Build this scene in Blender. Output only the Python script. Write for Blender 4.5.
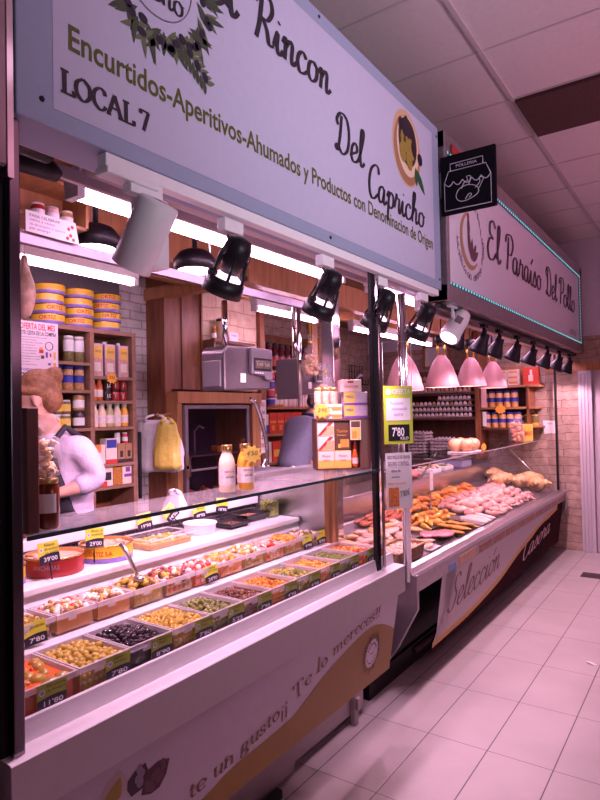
import bpy, math, random
from mathutils import Vector, Matrix, noise as mnoise

R = math.radians
rnd = random.Random(11)
SC = bpy.context.scene
COL = SC.collection
for o in list(bpy.data.objects):
    bpy.data.objects.remove(o, do_unlink=True)

# ---------------------------------------------------------------- camera
cam_d = bpy.data.cameras.new('camera')
cam = bpy.data.objects.new('camera', cam_d)
COL.objects.link(cam)
YAW, PITCH, ROLL = R(34.61), R(1.27), R(-1.16)
fw = Vector((-math.sin(YAW) * math.cos(PITCH), math.cos(YAW) * math.cos(PITCH), math.sin(PITCH)))
rt0 = Vector((math.cos(YAW), math.sin(YAW), 0))
up0 = rt0.cross(fw)
rt = rt0 * math.cos(ROLL) + up0 * math.sin(ROLL)
up = up0 * math.cos(ROLL) - rt0 * math.sin(ROLL)
cam.matrix_world = Matrix(((rt.x, up.x, -fw.x, 0), (rt.y, up.y, -fw.y, 0), (rt.z, up.z, -fw.z, 1.615), (0, 0, 0, 1)))
cam_d.sensor_fit = 'HORIZONTAL'
cam_d.sensor_width = 36
cam_d.lens = 36 * 601.8 / 600
cam_d.clip_start = 0.02
SC.camera = cam

# ---------------------------------------------------------------- world, exposure
w = bpy.data.worlds.new('market_hall')
SC.world = w
w.use_nodes = True
w.node_tree.nodes['Background'].inputs[0].default_value = (1.0, 0.44, 0.66, 1)
w.node_tree.nodes['Background'].inputs[1].default_value = 0.04
SC.view_settings.view_transform = 'Standard'
SC.view_settings.look = 'None'
SC.view_settings.gamma = 1
SC.view_settings.use_curve_mapping = False
SC.view_settings.exposure = 0.12
SC.cycles.max_bounces = 8
SC.cycles.transparent_max_bounces = 16
SC.cycles.caustics_reflective = False
SC.cycles.caustics_refractive = False
SC.cycles.sample_clamp_indirect = 6

TUBE_COL = (1.0, 0.55, 0.86)
TUBE_PW = 25.0
LAMP_COL = (1.0, 0.56, 0.82)


def lamp(name, kind, loc, energy, color, target=None, **kw):
    d = bpy.data.lights.new(name, kind)
    d.energy = energy
    d.color = color
    for k, v in kw.items():
        setattr(d, k, v)
    o = bpy.data.objects.new(name, d)
    COL.objects.link(o)
    o.location = loc
    if target is not None:
        o.rotation_euler = (Vector(target) - Vector(loc)).to_track_quat('-Z', 'Y').to_euler()
    return o


# added fill lamps without fixtures, over the aisle and aimed at the sign
lamp('aisle_fill_lamp', 'AREA', (0.75, 1.2, 3.44), 1.5, (1.0, 0.56, 0.82), (0.75, 1.2, 0), shape='RECTANGLE', size=0.55, size_y=1.15)
lamp('aisle_fill_lamp', 'AREA', (0.75, 3.8, 3.44), 1, (1.0, 0.57, 0.74), (0.75, 3.8, 0), shape='RECTANGLE', size=0.55, size_y=1.15)
lamp('aisle_fill_lamp', 'AREA', (0.75, 6.2, 3.44), 1.5, (1.0, 0.60, 0.76), (0.75, 6.2, 0), shape='RECTANGLE', size=0.55, size_y=1.15)
lamp('sign_fill_lamp', 'AREA', (2.6, 0.6, 2.0), 8.5, (0.86, 0.85, 1.0), (-1.2, 2.2, 2.75), shape='RECTANGLE', size=1.4, size_y=1.0, spread=R(46))  # unseen cool lamp added to brighten the sign face

lamp('ceiling_fill_lamp', 'AREA', (2.7, 3.6, 2.3), 44, (1.0, 0.42, 0.64), (1.2, 3.6, 3.5), shape='RECTANGLE', size=5.0, size_y=0.5, spread=R(110))  # unseen pink lamp added to brighten the ceiling, aimed upward

# ---------------------------------------------------------------- materials
MATS = {}


def mat(name, col, rough=0.5, metal=0.0, var=0.06, scale=30, bump=0.0, bscale=60, alpha=1.0, emit=None, es=1.0, spec=0.5, coat=0.0, sss=0.0):
    if name in MATS:
        return MATS[name]
    m = bpy.data.materials.new(name)
    m.use_nodes = True
    nt = m.node_tree
    b = nt.nodes['Principled BSDF']
    L = nt.links.new
    c = (col[0], col[1], col[2], 1)
    b.inputs['Base Color'].default_value = c
    if var > 0:
        tc = nt.nodes.new('ShaderNodeTexCoord')
        n = nt.nodes.new('ShaderNodeTexNoise')
        n.inputs['Scale'].default_value = scale
        n.inputs['Detail'].default_value = 3
        L(tc.outputs['Object'], n.inputs['Vector'])
        cr = nt.nodes.new('ShaderNodeValToRGB')
        cr.color_ramp.elements[0].position = 0.3
        cr.color_ramp.elements[1].position = 0.7
        cr.color_ramp.elements[0].color = (col[0] * (1 - var), col[1] * (1 - var), col[2] * (1 - var), 1)
        cr.color_ramp.elements[1].color = (min(1, col[0] * (1 + var)), min(1, col[1] * (1 + var)), min(1, col[2] * (1 + var)), 1)
        L(n.outputs['Fac'], cr.inputs['Fac'])
        L(cr.outputs['Color'], b.inputs['Base Color'])
    if bump > 0:
        tc = nt.nodes.new('ShaderNodeTexCoord')
        n = nt.nodes.new('ShaderNodeTexNoise')
        n.inputs['Scale'].default_value = bscale
        n.inputs['Detail'].default_value = 4
        L(tc.outputs['Object'], n.inputs['Vector'])
        bp = nt.nodes.new('ShaderNodeBump')
        bp.inputs['Strength'].default_value = bump
        bp.inputs['Distance'].default_value = 0.01
        L(n.outputs['Fac'], bp.inputs['Height'])
        L(bp.outputs['Normal'], b.inputs['Normal'])
    b.inputs['Roughness'].default_value = rough
    b.inputs['Metallic'].default_value = metal
    b.inputs['Specular IOR Level'].default_value = spec
    b.inputs['Coat Weight'].default_value = coat
    b.inputs['Alpha'].default_value = alpha
    if sss > 0:
        b.inputs['Subsurface Weight'].default_value = sss
        b.inputs['Subsurface Radius'].default_value = (0.02, 0.008, 0.005)
    if emit:
        b.inputs['Emission Color'].default_value = (emit[0], emit[1], emit[2], 1)
        b.inputs['Emission Strength'].default_value = es
    MATS[name] = m
    return m


def glass(name, tint=(0.96, 0.97, 0.97), refl=0.10, rough=0.02):
    if name in MATS:
        return MATS[name]
    m = bpy.data.materials.new(name)
    m.use_nodes = True
    nt = m.node_tree
    nt.nodes.clear()
    out = nt.nodes.new('ShaderNodeOutputMaterial')
    mix = nt.nodes.new('ShaderNodeMixShader')
    tr = nt.nodes.new('ShaderNodeBsdfTransparent')
    tr.inputs[0].default_value = (*tint, 1)
    gl = nt.nodes.new('ShaderNodeBsdfGlossy')
    gl.inputs['Roughness'].default_value = rough
    lw = nt.nodes.new('ShaderNodeFresnel')
    lw.inputs['IOR'].default_value = 1.45
    mul = nt.nodes.new('ShaderNodeMath')
    mul.operation = 'MULTIPLY'
    mul.inputs[1].default_value = refl / 0.10
    mul.use_clamp = True
    ge = nt.nodes.new('ShaderNodeNewGeometry')
    inv = nt.nodes.new('ShaderNodeMath')
    inv.operation = 'SUBTRACT'
    inv.inputs[0].default_value = 1.0
    nt.links.new(ge.outputs['Backfacing'], inv.inputs[1])
    m2_ = nt.nodes.new('ShaderNodeMath')
    m2_.operation = 'MULTIPLY'
    nt.links.new(lw.outputs[0], mul.inputs[0])
    nt.links.new(mul.outputs[0], m2_.inputs[0])
    nt.links.new(inv.outputs[0], m2_.inputs[1])
    nt.links.new(m2_.outputs[0], mix.inputs[0])
    nt.links.new(tr.outputs[0], mix.inputs[1])
    nt.links.new(gl.outputs[0], mix.inputs[2])
    nt.links.new(mix.outputs[0], out.inputs[0])
    MATS[name] = m
    return m


def film(name, col, fac, rough=0.3):
    """translucent plastic: part clear, part milky"""
    if name in MATS:
        return MATS[name]
    m = bpy.data.materials.new(name)
    m.use_nodes = True
    nt = m.node_tree
    b = nt.nodes['Principled BSDF']
    b.inputs['Base Color'].default_value = (*col, 1)
    b.inputs['Roughness'].default_value = rough
    out = nt.nodes['Material Output']
    mix = nt.nodes.new('ShaderNodeMixShader')
    tr = nt.nodes.new('ShaderNodeBsdfTransparent')
    tc = nt.nodes.new('ShaderNodeTexCoord')
    n = nt.nodes.new('ShaderNodeTexNoise')
    n.inputs['Scale'].default_value = 40
    mr = nt.nodes.new('ShaderNodeMapRange')
    mr.inputs['To Min'].default_value = max(0, fac - 0.12)
    mr.inputs['To Max'].default_value = min(1, fac + 0.12)
    nt.links.new(tc.outputs['Object'], n.inputs['Vector'])
    nt.links.new(n.outputs['Fac'], mr.inputs['Value'])
    nt.links.new(mr.outputs[0], mix.inputs[0])
    nt.links.new(tr.outputs[0], mix.inputs[1])
    nt.links.new(b.outputs[0], mix.inputs[2])
    nt.links.new(mix.outputs[0], out.inputs[0])
    MATS[name] = m
    return m


def nodes_of(m):
    return m.node_tree.nodes, m.node_tree.links.new


def brick_mat(name, c1, c2, mortar, bw, rh, ms, axis, distort=0.0, bump=0.4, rough=0.8, offset=0.5, freq=2):
    """axis: 'x' wall runs along X, 'y' wall runs along Y, 'f' floor"""
    m = bpy.data.materials.new(name)
    m.use_nodes = True
    N, L = nodes_of(m)
    b = N['Principled BSDF']
    b.inputs['Roughness'].default_value = rough
    g = N.new('ShaderNodeNewGeometry')
    sp = N.new('ShaderNodeSeparateXYZ')
    L(g.outputs['Position'], sp.inputs[0])
    cb = N.new('ShaderNodeCombineXYZ')
    if axis == 'x':
        L(sp.outputs[0], cb.inputs[0]); L(sp.outputs[2], cb.inputs[1])
    else:
        L(sp.outputs[1], cb.inputs[0]); L(sp.outputs[2], cb.inputs[1])
    vec = cb.outputs[0]
    if distort > 0:
        n = N.new('ShaderNodeTexNoise')
        n.inputs['Scale'].default_value = 4.5
        n.inputs['Detail'].default_value = 3
        L(vec, n.inputs['Vector'])
        sub = N.new('ShaderNodeVectorMath'); sub.operation = 'SUBTRACT'
        sub.inputs[1].default_value = (0.5, 0.5, 0.5)
        L(n.outputs['Color'], sub.inputs[0])
        sc_ = N.new('ShaderNodeVectorMath'); sc_.operation = 'SCALE'
        sc_.inputs['Scale'].default_value = distort
        L(sub.outputs[0], sc_.inputs[0])
        ad = N.new('ShaderNodeVectorMath'); ad.operation = 'ADD'
        L(vec, ad.inputs[0]); L(sc_.outputs[0], ad.inputs[1])
        vec = ad.outputs[0]
    bt = N.new('ShaderNodeTexBrick')
    bt.offset = offset
    bt.offset_frequency = freq
    bt.inputs['Scale'].default_value = 1.0
    bt.inputs['Brick Width'].default_value = bw
    bt.inputs['Row Height'].default_value = rh
    bt.inputs['Mortar Size'].default_value = ms
    bt.inputs['Mortar Smooth'].default_value = 0.3
    bt.inputs['Color1'].default_value = (*c1, 1)
    bt.inputs['Color2'].default_value = (*c2, 1)
    bt.inputs['Mortar'].default_value = (*mortar, 1)
    L(vec, bt.inputs['Vector'])
    n2 = N.new('ShaderNodeTexNoise')
    n2.inputs['Scale'].default_value = 14
    n2.inputs['Detail'].default_value = 5
    L(g.outputs['Position'], n2.inputs['Vector'])
    mx = N.new('ShaderNodeMix'); mx.data_type = 'RGBA'; mx.blend_type = 'OVERLAY'
    mx.inputs['Factor'].default_value = 0.55
    L(bt.outputs['Color'], mx.inputs[6]); L(n2.outputs['Fac'], mx.inputs[7])
    L(mx.outputs[2], b.inputs['Base Color'])
    bp = N.new('ShaderNodeBump')
    bp.inputs['Strength'].default_value = bump
    bp.inputs['Distance'].default_value = 0.02
    mm = N.new('ShaderNodeMath'); mm.operation = 'MULTIPLY_ADD'
    mm.inputs[1].default_value = -1.2
    L(bt.outputs['Fac'], mm.inputs[0]); L(n2.outputs['Fac'], mm.inputs[2])
    L(mm.outputs[0], bp.inputs['Height'])
    L(bp.outputs['Normal'], b.inputs['Normal'])
    MATS[name] = m
    return m


def floor_mat():
    m = bpy.data.materials.new('floor_tiles')
    m.use_nodes = True
    N, L = nodes_of(m)
    b = N['Principled BSDF']
    g = N.new('ShaderNodeNewGeometry')
    sp = N.new('ShaderNodeSeparateXYZ')
    L(g.outputs['Position'], sp.inputs[0])

    def line(sock, off, period, half):
        a = N.new('ShaderNodeMath'); a.operation = 'SUBTRACT'; a.inputs[1].default_value = off
        L(sock, a.inputs[0])
        p = N.new('ShaderNodeMath'); p.operation = 'PINGPONG'; p.inputs[1].default_value = period / 2
        L(a.outputs[0], p.inputs[0])
        r = N.new('ShaderNodeMapRange'); r.inputs['From Min'].default_value = half * 0.5
        r.inputs['From Max'].default_value = half * 1.5
        r.inputs['To Min'].default_value = 1; r.inputs['To Max'].default_value = 0
        L(p.outputs[0], r.inputs['Value'])
        return r.outputs[0]

    lx = line(sp.outputs[0], -1.528, 0.295, 0.0023)
    ly = line(sp.outputs[1], 3.425, 0.565, 0.0017)
    mxm = N.new('ShaderNodeMath'); mxm.operation = 'MAXIMUM'
    L(lx, mxm.inputs[0]); L(ly, mxm.inputs[1])
    n = N.new('ShaderNodeTexNoise'); n.inputs['Scale'].default_value = 2.4; n.inputs['Detail'].default_value = 6
    L(g.outputs['Position'], n.inputs['Vector'])
    n3 = N.new('ShaderNodeTexNoise'); n3.inputs['Scale'].default_value = 60; n3.inputs['Detail'].default_value = 2
    L(g.outputs['Position'], n3.inputs['Vector'])
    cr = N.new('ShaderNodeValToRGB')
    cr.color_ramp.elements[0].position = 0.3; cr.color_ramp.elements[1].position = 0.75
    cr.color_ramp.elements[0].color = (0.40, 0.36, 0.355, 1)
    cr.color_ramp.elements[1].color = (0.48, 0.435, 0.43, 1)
    L(n.outputs['Fac'], cr.inputs['Fac'])
    mx = N.new('ShaderNodeMix'); mx.data_type = 'RGBA'
    L(mxm.outputs[0], mx.inputs['Factor'])
    L(cr.outputs['Color'], mx.inputs[6])
    mx.inputs[7].default_value = (0.05, 0.035, 0.04, 1)
    L(mx.outputs[2], b.inputs['Base Color'])
    b.inputs['Roughness'].default_value = 0.42
    bp = N.new('ShaderNodeBump'); bp.inputs['Strength'].default_value = 0.3; bp.inputs['Distance'].default_value = 0.004
    s = N.new('ShaderNodeMath'); s.operation = 'SUBTRACT'
    L(n3.outputs['Fac'], s.inputs[0]); L(mxm.outputs[0], s.inputs[1])
    L(s.outputs[0], bp.inputs['Height']); L(bp.outputs['Normal'], b.inputs['Normal'])
    MATS['floor_tiles'] = m
    return m


def wood_mat(name, c1, c2, stretch=(3, 3, 0.4), scale=9, rough=0.45):
    m = bpy.data.materials.new(name)
    m.use_nodes = True
    N, L = nodes_of(m)
    b = N['Principled BSDF']
    g = N.new('ShaderNodeNewGeometry')
    mp = N.new('ShaderNodeMapping')
    mp.inputs['Scale'].default_value = stretch
    L(g.outputs['Position'], mp.inputs[0])
    n = N.new('ShaderNodeTexNoise'); n.inputs['Scale'].default_value = scale; n.inputs['Detail'].default_value = 6
    n.inputs['Distortion'].default_value = 0.6
    L(mp.outputs[0], n.inputs['Vector'])
    cr = N.new('ShaderNodeValToRGB')
    cr.color_ramp.elements[0].position = 0.32; cr.color_ramp.elements[1].position = 0.68
    cr.color_ramp.elements[0].color = (*c1, 1); cr.color_ramp.elements[1].color = (*c2, 1)
    L(n.outputs['Fac'], cr.inputs['Fac']); L(cr.outputs['Color'], b.inputs['Base Color'])
    b.inputs['Roughness'].default_value = rough
    MATS[name] = m
    return m


# ---------------------------------------------------------------- mesh builder
class MB:
    def __init__(s):
        s.v = []; s.f = []; s.m = []; s.s = []

    def add(s, vs, fs, mi=0, smooth=False, M=None):
        o = len(s.v)
        if M is not None:
            vs = [M @ Vector(p) for p in vs]
        s.v += [tuple(p) for p in vs]
        for f in fs:
            s.f.append([i + o for i in f]); s.m.append(mi); s.s.append(smooth)
        return s

    def box(s, x0, y0, z0, x1, y1, z1, mi=0, M=None):
        x0, x1 = min(x0, x1), max(x0, x1); y0, y1 = min(y0, y1), max(y0, y1); z0, z1 = min(z0, z1), max(z0, z1)
        vs = [(x0, y0, z0), (x1, y0, z0), (x1, y1, z0), (x0, y1, z0), (x0, y0, z1), (x1, y0, z1), (x1, y1, z1), (x0, y1, z1)]
        fs = [(0, 3, 2, 1), (4, 5, 6, 7), (0, 1, 5, 4), (1, 2, 6, 5), (2, 3, 7, 6), (3, 0, 4, 7)]
        return s.add(vs, fs, mi, False, M)

    def cbox(s, c, d, mi=0, M=None):
        return s.box(c[0] - d[0] / 2, c[1] - d[1] / 2, c[2] - d[2] / 2, c[0] + d[0] / 2, c[1] + d[1] / 2, c[2] + d[2] / 2, mi, M)

    def prism_y(s, poly, y0, y1, mi=0, M=None):
        """polygon in (x,z), extruded along y"""
        n = len(poly)
        vs = [(p[0], y0, p[1]) for p in poly] + [(p[0], y1, p[1]) for p in poly]
        a = sum(poly[i][0] * poly[(i + 1) % n][1] - poly[(i + 1) % n][0] * poly[i][1] for i in range(n))
        fs = [tuple(range(n)), tuple(range(2 * n - 1, n - 1, -1))]
        for i in range(n):
            j = (i + 1) % n
            fs.append((i, i + n, j + n, j))
        if a < 0:
            fs = [tuple(reversed(f)) for f in fs]
        return s.add(vs, fs, mi, False, M)

    def lathe(s, prof, n=16, mi=0, M=None, smooth=True, caps=True):
        vs = []; fs = []
        for r, z in prof:
            for k in range(n):
                a = 2 * math.pi * k / n
                vs.append((r * math.cos(a), r * math.sin(a), z))
        for i in range(len(prof) - 1):
            for k in range(n):
                k2 = (k + 1) % n
                fs.append((i * n + k, i * n + k2, (i + 1) * n + k2, (i + 1) * n + k))
        if caps:
            fs.append(tuple(reversed(range(n))))
            fs.append(tuple(range((len(prof) - 1) * n, len(prof) * n)))
        return s.add(vs, fs, mi, smooth, M)

    def cyl(s, p0, p1, r0, r1=None, n=12, mi=0, smooth=True):
        r1 = r0 if r1 is None else r1
        p0 = Vector(p0); p1 = Vector(p1)
        d = p1 - p0
        q = d.to_track_quat('Z', 'Y').to_matrix().to_4x4()
        return s.lathe([(r0, 0), (r1, d.length)], n, mi, Matrix.Translation(p0) @ q, smooth)

    def tube(s, pts, r, n=8, mi=0, closed=False, smooth=True):
        P = [Vector(p) for p in pts]
        rs = r if isinstance(r, (list, tuple)) else [r] * len(P)
        vs = []; fs = []
        prev = None
        m = len(P)
        for i in range(m):
            a = P[i - 1] if (i > 0 or closed) else P[i]
            b = P[(i + 1) % m] if (i < m - 1 or closed) else P[i]
            t = (b - a).normalized()
            if prev is None:
                u = t.orthogonal().normalized()
            else:
                u = prev - t * prev.dot(t)
                if u.length < 1e-6:
                    u = t.orthogonal()
                u.normalize()
            prev = u
            v = t.cross(u)
            for k in range(n):
                an = 2 * math.pi * k / n
                vs.append(P[i] + (u * math.cos(an) + v * math.sin(an)) * rs[i])
        for i in range(m if closed else m - 1):
            j = (i + 1) % m
            for k in range(n):
                k2 = (k + 1) % n
                fs.append((i * n + k, i * n + k2, j * n + k2, j * n + k))
        if not closed:
            fs.append(tuple(reversed(range(n)))); fs.append(tuple(range((m - 1) * n, m * n)))
        return s.add(vs, fs, mi, smooth)

    def sph(s, c, r, n=10, m=7, mi=0, M=None, jit=0.0, seed=0):
        r = (r, r, r) if not isinstance(r, (tuple, list)) else r
        vs = [(0, 0, -1)]
        for i in range(1, m):
            ph = math.pi * i / m - math.pi / 2
            for k in range(n):
                a = 2 * math.pi * k / n
                vs.append((math.cos(ph) * math.cos(a), math.cos(ph) * math.sin(a), math.sin(ph)))
        vs.append((0, 0, 1))
        if jit:
            o = Vector((seed * 3.1, seed * 1.7, seed * 0.9))
            vs = [Vector(p) * (1 + jit * mnoise.noise(Vector(p) * 1.4 + o)) for p in vs]
        fs = []
        for k in range(n):
            k2 = (k + 1) % n
            fs.append((0, 1 + k2, 1 + k))
            for i in range(m - 2):
                fs.append((1 + i * n + k, 1 + i * n + k2, 1 + (i + 1) * n + k2, 1 + (i + 1) * n + k))
            t = 1 + (m - 2) * n
            fs.append((t + k, t + k2, len(vs) - 1))
        T = Matrix.Translation(Vector(c))
        if M is not None:
            T = T @ M
        T = T @ Matrix.Diagonal((r[0], r[1], r[2], 1))
        return s.add(vs, fs, mi, True, T)

    def poly(s, pts, mi=0, M=None):
        return s.add(pts, [tuple(range(len(pts)))], mi, False, M)

    def mesh(s, name, mats):
        me = bpy.data.meshes.new(name)
        me.from_pydata(s.v, [], s.f)
        for m in mats:
            me.materials.append(m)
        me.polygons.foreach_set('material_index', s.m)
        me.polygons.foreach_set('use_smooth', s.s)
        me.update()
        return me


def obj(name, mb, mats, parent=None, loc=(0, 0, 0), rot=(0, 0, 0), bevel=0.0, label=None):
    if not isinstance(mats, (list, tuple)):
        mats = [mats]
    me = mb.mesh(name, mats) if isinstance(mb, MB) else mb
    o = bpy.data.objects.new(name, me)
    COL.objects.link(o)
    o.location = loc
    o.rotation_euler = rot
    if parent is not None:
        o.parent = parent
    if bevel > 0:
        b = o.modifiers.new('bevel', 'BEVEL')
        b.width = bevel; b.segments = 2; b.limit_method = 'ANGLE'; b.angle_limit = R(40)
    if label:
        o['label'] = label
    return o


def tag(o, label, cat, group=None, kind=None):
    o['label'] = label
    o['category'] = cat
    if group:
        o['group'] = group
    if kind:
        o['kind'] = kind
    return o


def thing(name, label, cat, loc=(0, 0, 0), rotz=0.0, group=None, rot=None):
    o = bpy.data.objects.new(name, None)
    o.empty_display_size = 0.05
    COL.objects.link(o)
    o.location = loc
    o.rotation_euler = rot if rot else (0, 0, rotz)
    return tag(o, label, cat, group)


def struct(name, mb, mats, **kw):
    o = obj(name, mb, mats, **kw)
    o['kind'] = 'structure'
    return o


def dup(root, loc, rotz=None, label=None, group=None, rot=None, scale=None):
    r = root.copy(); COL.objects.link(r)
    r.location = loc
    if rotz is not None:
        r.rotation_euler = (0, 0, rotz)
    if rot is not None:
        r.rotation_euler = rot
    if scale is not None:
        r.scale = scale
    if label:
        r['label'] = label
    if group:
        r['group'] = group
    for ch in list(root.children):
        c = ch.copy(); COL.objects.link(c); c.parent = r
        for g in list(ch.children):
            d = g.copy(); COL.objects.link(d); d.parent = c
    return r


def nth(i, n):
    W = ['first', 'second', 'third', 'fourth', 'fifth', 'sixth', 'seventh', 'eighth', 'ninth', 'tenth', 'eleventh', 'twelfth']
    if n == 1:
        return 'only'
    if i == 0:
        return 'leftmost'
    if i == n - 1:
        return 'rightmost'
    return W[i] + ' from the left'


# ---------------------------------------------------------------- lettering
TXT = {}


def text_mesh(txt, w, h, m, shear=0.0, bold=0.0, depth=0.0006):
    """a line (or lines) of type scaled into a w x h box, lower left corner at the origin, in the XY plane"""
    cu = bpy.data.curves.new('type', 'FONT')
    cu.body = txt
    cu.size = 1
    cu.shear = shear
    cu.offset = bold
    cu.resolution_u = 2 if h < 0.06 else 4
    cu.space_line = 0.95
    ob = bpy.data.objects.new('type', cu)
    COL.objects.link(ob)
    me = bpy.data.meshes.new_from_object(ob)
    bpy.data.objects.remove(ob, do_unlink=True)
    xs = [v.co.x for v in me.vertices]; ys = [v.co.y for v in me.vertices]
    x0, x1, y0, y1 = min(xs), max(xs), min(ys), max(ys)
    sx = w / (x1 - x0); sy = h / (y1 - y0)
    for v in me.vertices:
        v.co.x = (v.co.x - x0) * sx; v.co.y = (v.co.y - y0) * sy; v.co.z = depth
    me.materials.clear()
    me.materials.append(m)
    return me


def smooth_pts(P, closed=False, sub=5):
    n = len(P)
    out = []
    for i in range(n if closed else n - 1):
        p0 = P[(i - 1) % n] if (i > 0 or closed) else P[i]
        p1 = P[i]; p2 = P[(i + 1) % n]
        p3 = P[(i + 2) % n] if (i + 2 < n or closed) else p2
        for k in range(sub):
            t = k / sub
            out.append(tuple(0.5 * ((2 * p1[d]) + (-p0[d] + p2[d]) * t + (2 * p0[d] - 5 * p1[d] + 4 * p2[d] - p3[d]) * t * t + (-p0[d] + 3 * p1[d] - 3 * p2[d] + p3[d]) * t ** 3) for d in (0, 1)))
    if not closed:
        out.append(P[-1])
    return out


SCRIPT = {
    'l': (0.25, [[(0, .08), (.12, .45), (.2, .88), (.14, 1.0), (.08, .85), (.08, .3), (.13, .03), (.2, .02), (.28, .14)]]),
    'i': (0.24, [[(0, .1), (.09, .46), (.09, .15), (.14, .0), (.21, .03), (.27, .14)], [(.1, .66), (.13, .7)]]),
    'j': (0.24, [[(0, .1), (.09, .46), (.09, .15), (.14, .0), (.21, .03), (.27, .14)], [(.08, .66), (.22, .86)]]),
    'n': (0.42, [[(0, .32), (.06, .48), (.09, .4), (.08, 0)], [(.08, .25), (.2, .48), (.28, .42), (.28, .12), (.33, 0), (.44, .14)]]),
    'c': (0.35, [[(.3, .38), (.2, .49), (.08, .4), (.04, .2), (.12, .0), (.25, .02), (.37, .14)]]),
    'o': (0.38, [[(.2, .48), (.07, .4), (.04, .14), (.16, 0), (.3, .12), (.31, .36), (.2, .48), (.28, .4), (.4, .4)]]),
    'e': (0.35, [[(0, .1), (.12, .2), (.27, .3), (.27, .44), (.17, .49), (.07, .35), (.06, .12), (.15, 0), (.27, .03), (.37, .14)]]),
    'a': (0.42, [[(.28, .42), (.18, .49), (.06, .38), (.04, .12), (.13, 0), (.24, .12), (.29, .46)], [(.29, .46), (.28, .1), (.33, 0), (.44, .14)]]),
    'p': (0.40, [[(0, .3), (.09, .48), (.1, .3), (.08, -.42)], [(.09, .3), (.2, .48), (.32, .38), (.32, .12), (.2, 0), (.1, .08)]]),
    'r': (0.34, [[(0, .1), (.07, .45), (.09, .55), (.13, .44), (.24, .42), (.23, .15), (.28, 0), (.36, .14)]]),
    'h': (0.42, [[(0, .08), (.13, .5), (.2, .9), (.13, 1.0), (.08, .85), (.07, 0)], [(.07, .22), (.2, .48), (.28, .4), (.28, .1), (.33, 0), (.44, .14)]]),
    's': (0.30, [[(0, .08), (.15, .5), (.2, .36), (.26, .15), (.16, 0), (.04, .06)]]),
    'E': (0.48, [[(.42, .85), (.3, 1.0), (.14, .9), (.14, .65), (.3, .55), (.12, .5), (.03, .25), (.12, .0), (.32, .02), (.46, .2)]]),
    'R': (0.54, [[(.16, .95), (.14, .4), (.08, 0)], [(.0, .75), (.1, 1.0), (.36, 1.02), (.45, .78), (.34, .52), (.15, .5)], [(.2, .5), (.34, .3), (.42, .04), (.55, .08)]]),
    'D': (0.60, [[(.2, .95), (.17, .4), (.1, .04), (.03, .1), (.1, .16), (.3, .0), (.5, .2), (.52, .65), (.38, .97), (.15, 1.0), (.02, .8), (.08, .66)]]),
    'C': (0.46, [[(.46, .78), (.42, .96), (.28, 1.0), (.1, .8), (.04, .4), (.12, .05), (.28, 0), (.46, .2)]]),
    'P': (0.44, [[(.18, .95), (.16, .4), (.12, 0)], [(.0, .75), (.08, .98), (.34, 1.03), (.46, .8), (.36, .5), (.18, .45)]]),
    'S': (0.46, [[(.45, .85), (.35, 1.0), (.2, .9), (.22, .65), (.36, .4), (.32, .1), (.15, .0), (.02, .15)]]),
    'q': (0.38, [[(.2, .48), (.07, .4), (.04, .14), (.16, 0), (.3, .12), (.31, .36), (.2, .48), (.28, .4), (.4, .4)], [(.2, .64), (.32, .84)]]),
    ' ': (0.30, []),
}
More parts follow.
